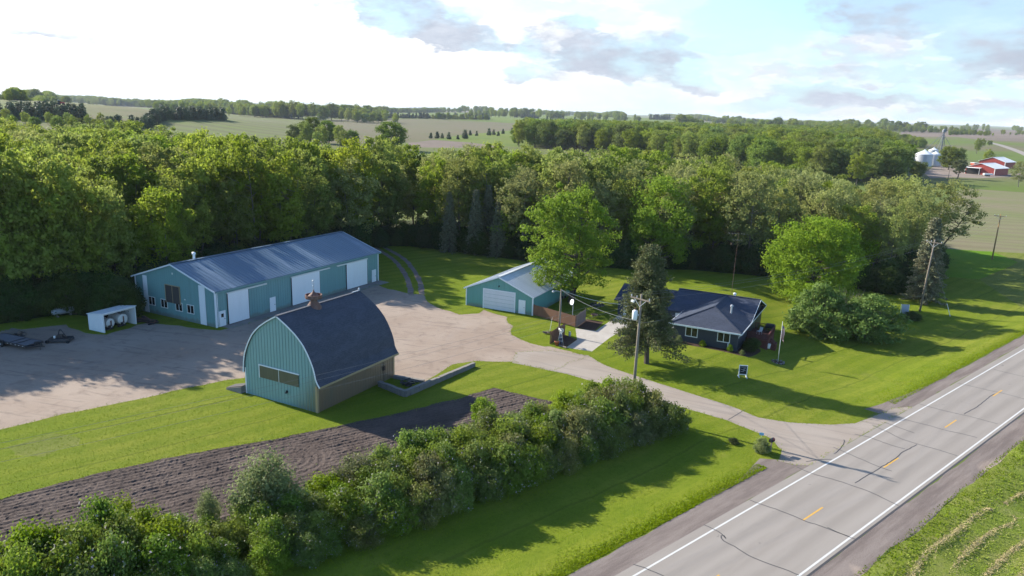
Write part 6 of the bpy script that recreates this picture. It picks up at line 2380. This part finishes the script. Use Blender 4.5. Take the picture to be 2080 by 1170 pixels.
# ------------------------------------------------------------------ left of the yard: fuel shelter, tanks, trailer
TH_F = R(65)
FN = np.array([-53.2, 92.3])
t = thing('fuel_shelter', 'white open fronted metal shelter with a sloping roof left of the long shed', 'shelter', (*FN, 0), TH_F)
FL, FD, fh, bh = 4.7, 2.9, 2.55, 2.15
b = MB()
b.slab([(0, 0, -.2), (0, 0, fh), (0, FD, bh), (0, FD, -.2)], -.06)
b.build('wall', M['white_metal'], t)
b = MB()
for k in range(9):
    y = .15 + k * .33
    b.box(-.09, -.0, y - .03, y + .03, 0, fh - (fh - bh) * y / FD - .03)
b.build('siding_rib', M['white_metal'], t)
MB().slab([(FL, 0, -.2), (FL, FD, -.2), (FL, FD, bh), (FL, 0, fh)], .06).build('wall', M['white_metal'], t)
MB().box(0.01, FL - .01, FD - .06, FD - .001, -.2, bh - .02).build('wall', M['dark_frame'], t)
MB().slab([(-.15, -.25, fh + .09), (FL + .15, -.25, fh + .09), (FL + .15, FD + .15, bh + .07), (-.15, FD + .15, bh + .07)], .08).build('roof', M['white_metal'], t)
MB().box(-.1, FL + .1, -.08, -.005, fh - .22, fh - .01).build('header', M['white_paint'], t)
for x in (0.0, FL):
    MB().box(x - .06, x + .08, -.10, -.0, -.2, fh - .22).build('post', M['white_paint'], t)
for k, (x, r_) in enumerate(((1.25, .62), (3.1, .72))):
    c = FN + np.array([math.cos(TH_F), math.sin(TH_F)]) * x
    tk = thing('fuel_tank', ('smaller round cream fuel tank at the left in the open shelter', 'larger round cream fuel tank with a rust streak at the right in the open shelter')[k], 'fuel tank', (*c, 0), TH_F)
    MB().lathe([(r_ * .75, .28), (r_, .38), (r_, 2.4), (r_ * .75, 2.5)], 22, (0, 0, r_ + .32), 'y').build('body', M['cream_tank'], tk)
    MB().box(-.08, .10, .22, .275, r_ + .32 - r_ * .6, r_ + .32 + r_ * .6).build('rust_band', M['rust'], tk)
    for y in (.7, 2.0):
        MB().box(-r_ * .8, r_ * .8, y - .08, y + .08, 0, .45).build('cradle', M['dark_frame'], tk)
    MB().lathe([(.08, 0), (.08, .16)], 10, (0, 1.0, r_ * 2 + .3)).build('filler_cap', M['dark_frame'], tk)
    b = MB()
    b.box(-.5, -.25, -.05, .18, .35, .75)
    b.tube([(-.35, 0, .75), (-.3, -.1, 1.0), (-.1, -.15, .6), (.1, -.1, .3)], .03, 6)
    b.build('pump', M['dark_frame'], tk)
a_, b_ = gp(106, 646), gp(152, 637)
d_ = (b_ - a_)
L_ = d_.length
t = thing('gas_tank', 'long silver propane tank lying at the dark edge of the wood', 'gas tank', tuple((a_ + b_) / 2), math.atan2(d_.y, d_.x))
MB().lathe([(.05, -L_ / 2 - .02), (.3, -L_ / 2 + .08), (.45, -L_ / 2 + .3), (.5, -L_ / 2 + .55), (.5, L_ / 2 - .55), (.45, L_ / 2 - .3), (.3, L_ / 2 - .08), (.05, L_ / 2 + .02)], 20, (0, 0, .8), 'x').build('body', M['rim_grey'], t, True)  # darker grey puts the shade of the canopy into the tank's colour
MB().lathe([(.22, 0), (.22, .2), (.12, .28)], 14, (-.1, 0, 1.27)).build('valve_dome', M['rim_grey'], t, True)
for x in (-L_ * .28, L_ * .28):
    MB().box(x - .1, x + .1, -.35, .35, 0, .42).build('leg', M['stone'], t)
# flatbed trailer
t = thing('flatbed_trailer', 'long black flatbed trailer with grey plank deck parked at the left of the yard', 'trailer', (-60.3, 86.2, 0), R(-22))
b = MB()
for k in range(13):
    b.box(-4.3, 2.6, -1.05 + k * .163, -1.05 + k * .163 + .15, .62, .67)
b.build('deck', M['deck_boards'], t)
b = MB()
b.box(-4.35, 2.65, -1.14, -1.06, .48, .69)
b.box(-4.35, 2.65, 1.06, 1.14, .48, .69)
b.box(2.65, 2.75, -1.14, 1.14, .48, .69)
b.box(-4.45, -4.35, -1.14, 1.14, .48, .69)
for x in np.arange(-4, 2.6, .8):
    b.box(x, x + .08, -1.06, 1.06, .50, .61)
b.build('frame', M['dark_frame'], t)
b = MB()
b.bar((2.7, -.8, .55), (4.1, 0, .55), .1, .14)
b.bar((2.7, .8, .55), (4.1, 0, .55), .1, .14)
b.bar((3.9, 0, .55), (4.5, 0, .55), .1, .12)
b.build('tongue', M['dark_frame'], t)
MB().tube([(3.7, .0, 0), (3.7, .0, .95)], .05, 8).build('jack', M['dark_frame'], t)
for x in (-2.3, -1.4):
    for sy in (-1, 1):
        wo = MB().lathe([(.2, -.1), (.36, -.1), (.38, -.06), (.38, .06), (.36, .1), (.2, .1)], 20, (x, sy * 1.28, .38), 'y').build('tyre', M['rubber'], t)
        MB().lathe([(.05, -.11), (.2, -.08), (.21, .08), (.05, .11)], 16, (x, sy * 1.28, .38), 'y').build('rim', M['rim_grey'], wo)
for sy in (-1, 1):
    b = MB()
    b.slab([(-2.85, sy * 1.28 - .14, .70), (-2.6, sy * 1.28 - .14, .84), (-2.6, sy * 1.28 + .14, .84), (-2.85, sy * 1.28 + .14, .70)], .02)
    b.slab([(-2.6, sy * 1.28 - .14, .84), (-1.1, sy * 1.28 - .14, .84), (-1.1, sy * 1.28 + .14, .84), (-2.6, sy * 1.28 + .14, .84)], .02)
    b.slab([(-1.1, sy * 1.28 - .14, .84), (-.85, sy * 1.28 - .14, .70), (-.85, sy * 1.28 + .14, .70), (-1.1, sy * 1.28 + .14, .84)], .02)
    b.build('fender', M['dark_frame'], t)
for x in (-.5, .1, .9, 1.5, 2.2):
    MB().box(x, x + .16, -1.17, -1.145, .54, .60).build('reflector', M['white_paint'], t)
MB().box(3.0, 3.35, -.25, .25, .62, .95).build('tool_box', M['dark_frame'], t)
for x in (-.2, .9):
    MB().bar((x, -1.0, .70), (x, 1.0, .70), .10, .04).build('tie_strap', M['black'], t)
t = thing('mowing_deck', 'low black tow behind mowing machine beside the trailer hitch', 'implement', (*at(124, 693), 0), R(8))
b = MB()
b.add([(-1.3, -.8, .15), (1.3, -.8, .15), (1.3, .8, .15), (-1.3, .8, .15), (-1.2, -.7, .48), (1.2, -.7, .48), (1.2, .7, .48), (-1.2, .7, .48)], [(0, 3, 2, 1), (4, 5, 6, 7), (0, 1, 5, 4), (1, 2, 6, 5), (2, 3, 7, 6), (3, 0, 4, 7)])
b.build('deck', M['dark_frame'], t)
b = MB()
b.box(-.35, .25, -.3, .3, .48, .85)
b.build('gearbox', M['dark_louver'], t)
b = MB()
b.bar((-.5, .4, .45), (-.1, .1, 1.45), .07, .08)
b.bar((.5, .4, .45), (.1, .1, 1.45), .07, .08)
b.bar((-.12, .1, 1.45), (.12, .1, 1.45), .1, .1)
b.build('hitch_frame', M['dark_frame'], t)
for x in (-1.2, 1.2):
    MB().lathe([(.1, -.07), (.22, -.06), (.22, .06), (.1, .07)], 14, (x, -.95, .22), 'y').build('wheel', M['rubber'], t)
MB().lathe([(.12, 0), (.14, .25), (.05, .3)], 10, (-.62, -.2, .48)).build('fuel_can', M['white_paint'], t)
t = thing('timber_stack', 'dark untidy stack of old timber on skids beside the shed gable', 'timber', (*at(301, 655), 0), R(-26))
for i in range(13):
    MB().bar((-1.6 + rnd.uniform(-.2, .2), rnd.uniform(-.6, .6), .2 + .11 * (i // 3)), (1.6 + rnd.uniform(-.4, .2), rnd.uniform(-.6, .6), .2 + .11 * (i // 3)), .16, .1).build('plank', M['dark_louver' if i % 3 else 'rust'], t)
for x in (-1.1, 1.1):
    MB().box(x - .1, x + .1, -.8, .8, -.05, .15).build('skid', M['dark_frame'], t)
t = thing('log_heap', 'pale heap of cut logs behind the flatbed trailer', 'logs', (*at(28, 682), 0), R(-20))
for i in range(9):
    y, z = (i % 5) * .42 - .8 + (.2 if i >= 5 else 0), .2 + (i // 5) * .34
    MB().tube([(-1.1 + rnd.uniform(-.2, .2), y, z), (1.1 + rnd.uniform(-.2, .2), y + rnd.uniform(-.1, .1), z)], rnd.uniform(.16, .22), 9).build('log', M['pale_bark'], t)

# ------------------------------------------------------------------ raked hay rows and rough grass across the road
RG_ = np.random.default_rng(77)
hay = [([(1800, 1235), (1850, 1172), (1885, 1120), (1940, 1080), (1990, 1040), (2012, 1034)], 'raked row of dry straw nearest the road on the hay field'),
       ([(1870, 1235), (1920, 1172), (1960, 1125), (2010, 1082), (2055, 1062), (2060, 1050), (2052, 1047)], 'raked row of dry straw ending in a hook on the hay field'),
       ([(1945, 1235), (2000, 1172), (2040, 1130), (2085, 1098), (2150, 1060)], 'raked row of dry straw at the frame corner of the hay field'), ([(2040, 1022), (2060, 1010), (2085, 998), (2120, 985)], 'short raked row of dry straw nearest the top of the hay field'),
       ([(2030, 1235), (2070, 1172), (2110, 1140)], 'outermost raked row of dry straw on the hay field')]
for c, lab in hay:
    ln = curve2([at(u, v) for u, v in c], False, .12)
    P_, N_ = [], []
    ph_ = RG_.uniform(0, 6.28, 3)
    for i_, p in enumerate(ln):
        k_ = .8 + .2 * math.sin(i_ * .09 + ph_[0]) + .15 * math.sin(i_ * .31 + ph_[1]) + .12 * RG_.normal()
        for j in range(int(max(0, 22 * k_))):
            o_ = RG_.normal(size=2) * (.11 if RG_.random() < .7 else .34)
            P_.append((p[0] + o_[0], p[1] + o_[1], float(hz(p[0], p[1])) + max(.02, .08 * math.exp(-(o_ @ o_) / .03) * RG_.uniform(.3, 1.1))))
    N_ = unit(len(P_), RG_) * np.array([1, 1, .5]) + np.array([0, 0, 1.1])
    N_ /= np.linalg.norm(N_, axis=1)[:, None]
    tag(obj('hay_row', quads_mesh('hay_row', leaf_quads(np.array(P_), N_, .13, .10, RG_)), M['straw']), lab, 'hay row')


def grass_tufts(name, pts, h, lab, mt, wd=.03):
    P_ = np.array(pts)
    n = len(P_)
    d = unit(n, RG_)
    hh = h * RG_.uniform(.5, 1.3, n)
    lean = d[:, :2] * (hh * 1.3)[:, None]
    side = np.column_stack([-d[:, 1], d[:, 0], np.zeros(n)]) * wd
    base = np.column_stack([P_, hz(P_[:, 0], P_[:, 1]) - .02])
    top = base + np.column_stack([lean, hh])
    V = np.stack([base - side, base + side, top + side * .3, top - side * .3], 1)
    o = obj(name, quads_mesh(name, V), M[mt])
    return tag(o, lab, 'grass', kind='stuff')


leaf('grass_blade', (0.165, 0.225, 0.016), (0.215, 0.250, 0.034), (0.18, 0.240, 0.014), rough=.8, spec=.1)
leaf('dry_blade', (0.20, 0.23, 0.040), (0.29, 0.29, 0.10), (0.18, 0.235, 0.03), rough=.8, spec=.1)
leaf('verge_blade', (0.150, 0.220, 0.024), (0.205, 0.265, 0.040), (0.17, 0.24, 0.020), rough=.8, spec=.1)
pts = []
for i in range(7000):
    s, l_ = RG_.uniform(-8, 75), -9.3 - abs(RG_.normal()) * 1.2
    pts.append(road_pt(s, l_))
grass_tufts('roadside_grass', pts, .11, 'thick green roadside grass along the wide gravel shoulder', 'verge_blade', .05)
pts = [road_pt(RG_.uniform(-10, 80), RG_.uniform(-34, -10.5)) for i in range(60000)]
grass_tufts('field_grass', pts, .09, 'short drying grass over the hay field', 'dry_blade', .05)
pts = []
for i in range(16000):
    s, l_ = RG_.uniform(-20, 21), 2.9 + RG_.exponential(.45)
    pts.append(road_pt(s, l_))
for i in range(16000):
    s, l_ = RG_.uniform(46, 150), 2.4 + RG_.exponential(.5)
    pts.append(road_pt(s, l_))
for nm in ('gravel_yard', 'driveway', 'tilled_garden'):
    poly = [r_[4] for r_ in REG if r_[0] == nm][0]
    for a, b in zip(poly, np.roll(poly, -1, 0)):
        for k in range(int(np.linalg.norm(b - a) * 16)):
            pts.append(a + (b - a) * RG_.random() + RG_.normal(size=2) * .16)
pts = np.array(pts)
bad = np.zeros(len(pts), bool)
ROADP = [r_[4] for r_ in REG if r_[0] == 'road'][0]
bad |= inside(pts, ROADP)
grass_tufts('edge_grass', pts[~bad], .09, 'ragged grass along the edges of yard, driveway, garden and road', 'grass_blade', .035)

LAWNP = [r_[4] for r_ in REG if r_[0] == 'lawn'][0]
pts = np.column_stack([RG_.uniform(-60, 75, 420000), RG_.uniform(34, 125, 420000)])
pts = pts[inside(pts, LAWNP)]
pts = pts[np.array([RG_.random(len(pts))]).ravel() < np.clip(75 / np.hypot(pts[:, 0], pts[:, 1]), 0, 1) ** 2]
for r_ in REG[:-1]:
    if r_[0] not in ('lawn', 'countryside', 'woodland_floor', 'lawn_patch'):
        mn_, mx_ = r_[4].min(0), r_[4].max(0)
        k_ = np.nonzero((pts[:, 0] > mn_[0]) & (pts[:, 0] < mx_[0]) & (pts[:, 1] > mn_[1]) & (pts[:, 1] < mx_[1]))[0]
        if len(k_):
            pts = np.delete(pts, k_[inside(pts[k_], r_[4])], 0)
grass_tufts('lawn_grass', pts, .07, 'short mown grass blades over the lawns', 'grass_blade', .035)

# ------------------------------------------------------------------ the farm far off on the right
def grain_bin(c, r_, h, label):
    t = thing('grain_bin', label, 'grain bin', tuple(c))
    b = MB()
    prof_ = [(r_, -.3)]
    z = 0.0
    while z < h:
        prof_ += [(r_, z + .05), (r_ + .06, z + .42), (r_, z + .8)]
        z += .82
    prof_.append((r_, h))
    b.lathe(prof_, 32)
    b.build('wall', M['galvanized'], t)
    b = MB()
    b.lathe([(r_ + .15, h - .05), (r_ + .1, h + .1), (.6, h + r_ * .5), (.6, h + r_ * .5 + .4), (.1, h + r_ * .5 + .6)], 32)
    for i in range(16):
        a = i * math.pi / 8
        b.bar((r_ * math.cos(a), r_ * math.sin(a), h + .14), (.6 * math.cos(a), .6 * math.sin(a), h + r_ * .5 + .03), .16, .1)
    b.build('roof', M['white_metal'], t)
    b = MB()
    b.box(-.5, .5, -r_ - .1, -r_ + .25, 0, 2)
    b.build('door', M['galvanized'], t)
    return t


c1, c2_, c3 = gp(1874, 337), gp(1897, 336), gp(1893, 330)
grain_bin(c1, 5.6, 8.2, 'largest round silver grain bin at the left of the far farm')
grain_bin(c2_, 4.2, 7.6, 'middle round silver grain bin next to the largest one')
grain_bin(c3, 3.6, 9.2, 'small silver grain bin peeping between the two larger ones')
c4 = gp(1907, 334)
t = thing('elevator_leg', 'tall thin grain elevator tower with sloping spouts over the bins', 'grain elevator', tuple(c4))
H = 24.0
b = MB()
for sx in (-1, 1):
    for sy in (-1, 1):
        b.bar((sx * 1.6, sy * 1.6, -.3), (sx * .6, sy * .6, H - 3), .14, .14)
for k in range(9):
    z = k * 2.4
    q0, q1 = 1.6 - z / (H - 3), 1.6 - (z + 2.4) / (H - 3)
    for (a_, b_) in (((-1, -1), (1, -1)), ((1, -1), (1, 1)), ((1, 1), (-1, 1)), ((-1, 1), (-1, -1))):
        b.bar((a_[0] * q0, a_[1] * q0, z), (b_[0] * q1, b_[1] * q1, z + 2.4), .09, .09)
        b.bar((a_[0] * q1, a_[1] * q1, z + 2.4), (b_[0] * q1, b_[1] * q1, z + 2.4), .09, .09)
b.build('tower', M['lattice_grey'], t)
MB().box(-.35, .35, -.25, .25, 0, H).build('leg_casing', M['lattice_grey'], t)
b = MB()
b.box(-1.1, 1.1, -.8, .8, H - .6, H + 1.2)
b.lathe([(.9, 0), (.7, .5), (.2, .8)], 12, (0, 0, H + 1.2))
b.build('head', M['lattice_grey'], t)
for e in ((c1 - c4) + Vector((0, 0, 11.2)), (c2_ - c4) + Vector((0, 0, 9.9)), (c3 - c4) + Vector((0, 0, 11.2))):
    MB().tube([(0, 0, H - 1), e], .15, 8).build('spout', M['lattice_grey'], t)
for e in ((9, -2, 9), (6.5, 5, 8)):
    MB().tube([(0, 0, H - 2), e], .13, 8).build('spout', M['lattice_grey'], t)
for e in ((8.5, -2.5, 8.5),):
    pass


def red_barn(loc, az, L_, W_, e_, p_, label, canopy, extra=0):
    t = thing('red_barn', label, 'barn', tuple(loc), az)
    gable_shell(L_, W_, e_, p_, -.6).build('wall', M['barn_red'], t)
    rb_ = MB()
    y = .4
    while y < W_:
        rb_.box(-.04, 0, y - .06, y + .06, 0, e_ + (p_ - e_) * (1 - abs(y - W_ / 2) / (W_ / 2)) - .08)
        y += .9
    rb_.build('siding_rib', M['barn_red'], t)
    gable_roof(L_, W_, e_, p_, .5, .5, .15, 1.2, .08).build('roof', M['white_roof'], t)
    tr_ = MB()
    tr_.box(-.09, .25, -.09, 0, 0, e_ - .1)
    tr_.box(-.09, 0, .001, .25, 0, e_ - .1)
    tr_.build('corner_trim', M['white_paint'], t)
    if canopy:
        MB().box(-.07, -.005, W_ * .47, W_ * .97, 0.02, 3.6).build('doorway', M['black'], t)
        MB().slab([(-.1, W_ * .45, 4.2), (-2.2, W_ * .45, 3.9), (-2.2, W_ * .99, 3.9), (-.1, W_ * .99, 4.2)], -.1).build('canopy', M['white_metal'], t)
        for y in (W_ * .47, W_ * .97):
            MB().box(-2.15, -2.0, y - .08, y + .08, 0, 3.85).build('post', M['white_paint'], t)
    else:
        MB().box(-.10, -.0, W_ * .3, W_ * .8, 0.02, 3.0).build('sliding_door', M['white_metal'], t)
    return t


red_barn(gp(2019, 357), R(36), 19, 16.5, 4.3, 6.9, 'bright red barn with a shining white roof and a wide dark open doorway', True)
red_barn(gp(2040, 343), R(36), 17, 17, 4.6, 7.6, 'darker red barn with a white roof half hidden behind the nearer one', False)
t = thing('farm_trailer', 'small white trailer parked in front of the open red barn', 'trailer', tuple(gp(2006, 358)), R(-10))
MB().box(-2.4, 2.4, -1, 1, .7, 1.7).build('box', M['white_paint'], t)
MB().bar((2.4, 0, .7), (3.6, 0, .6), .15, .15).build('tongue', M['dark_frame'], t)
for sx in (-.8, .4):
    for sy in (-1, 1):
        MB().lathe([(.2, -.12), (.42, -.1), (.42, .1), (.2, .12)], 14, (sx, sy * 1.0, .42), 'y').build('wheel', M['rubber'], t)
t = thing('grain_wagon', 'small orange grain wagon with a white top beside the far trees', 'wagon', tuple(gp(1978, 342)), R(20))
b = MB()
b.add([(-1.4, -1, 1.0), (1.4, -1, 1.0), (1.4, 1, 1.0), (-1.4, 1, 1.0), (-2.2, -1.6, 3.6), (2.2, -1.6, 3.6), (2.2, 1.6, 3.6), (-2.2, 1.6, 3.6)], [(0, 3, 2, 1), (4, 5, 6, 7), (0, 1, 5, 4), (1, 2, 6, 5), (2, 3, 7, 6), (3, 0, 4, 7)])
b.build('hopper', M['orange_paint'], t)
MB().box(-2.25, 2.25, -1.65, 1.65, 3.62, 3.95).build('cover', M['white_paint'], t)
for sx in (-1.3, 1.3):
    for sy in (-1, 1):
        MB().lathe([(.25, -.2), (.6, -.18), (.6, .18), (.25, .2)], 14, (sx, sy * 1.2, .6), 'y').build('wheel', M['rubber'], t)
mid_tree(1926, 345, 'o', 1.12, 'round green tree between the grain bins and the bent pine')
mid_tree(1944, 338, 'o', .95, 'greyish tree behind the round green tree of the far farm')
mid_tree(1862, 364, 'o', .72, 'dark bushy tree in front of the largest grain bin')
mid_tree(1984, 312, 'w', 1.1, 'taller tree behind the roofs of the red barns')
mid_tree(1996, 300, 'w', .8, 'tree at the roadside beyond the red barns')
mid_tree(2004, 336, 'w', .85, 'green tree between the two red barns')
mid_tree(2010, 296, 'o', .5, 'small round tree inside the far bend of the road')
mid_tree(2068, 380, 'b', .95, 'thin grey tree on the lawn right of the red barn')
mid_tree(2092, 372, 'b', 1.0, 'thin grey tree cut by the right edge of the picture near the red barn')
PB = tree_meshes('bent_pine', 320, 11, 3.5, 4.4, round_p, 60, 1.1, 60, .3, 'pine_needle', trad=.35, limbs=16, lump=.4, bend=.12)
p = gp(1945, 363)
plant('pine_tree', PB, 'bent brownish pine with a leaning trunk in front of the red barn', 'tree', tuple(p), .5, 1, tilt=(0, .12))
p = gp(1925, 368)
utility_pole(tuple(p), 8.5, 'small far utility pole on the lawn in front of the bent pine', arm=1.6)
# tractor and sheds on the left hill
p = gp(124, 213)
t = thing('farm_tractor', 'tiny tractor with a white cab working at the top of the left hill', 'tractor', tuple(p), R(15))
b = MB()
b.box(-.3, 2.6, -.6, .6, 1.2, 2.3)
b.box(-2.2, -.3, -.9, .9, 1.0, 1.8)
b.build('body', M['red_paint'], t)
MB().box(-2.0, -.4, -.9, .9, 1.8, 3.6).build('cab', M['glass'], t)
MB().box(-2.2, -.2, -1.05, 1.05, 3.6, 3.85).build('cab_roof', M['white_paint'], t)
for x, r_ in ((-1.4, 1.1), (1.9, .75)):
    for sy in (-1, 1):
        MB().lathe([(r_ * .5, -.3), (r_, -.26), (r_, .26), (r_ * .5, .3)], 18, (x, sy * 1.35, r_), 'y').build('wheel', M['rubber'], t)
t = thing('farm_building', 'tiny long white building at the far right skyline', 'building', tuple(gp(2090, 268)), R(5))
gable_shell(45, 16, 5, 8, -2).build('wall', M['white_metal'], t)
gable_roof(45, 16, 5, 8, .5, .5).build('roof', M['white_roof'], t)

# ------------------------------------------------------------------ the air: thin even haze over the whole countryside
hm = bpy.data.materials.new('haze')
hm.use_nodes = True
ht = NT(hm.node_tree)
pv = ht.n('ShaderNodeVolumePrincipled', {'Color': (0.80, 0.88, 1.0), 'Density': 0.00005, 'Anisotropy': 0.0})
ht.out(pv.outputs[0], key='Volume')
tag(MB().box(-16500, 16500, -16500, 16500, -30, 62).build('haze', hm), 'thin bluish haze over the distant fields', 'haze', kind='stuff')
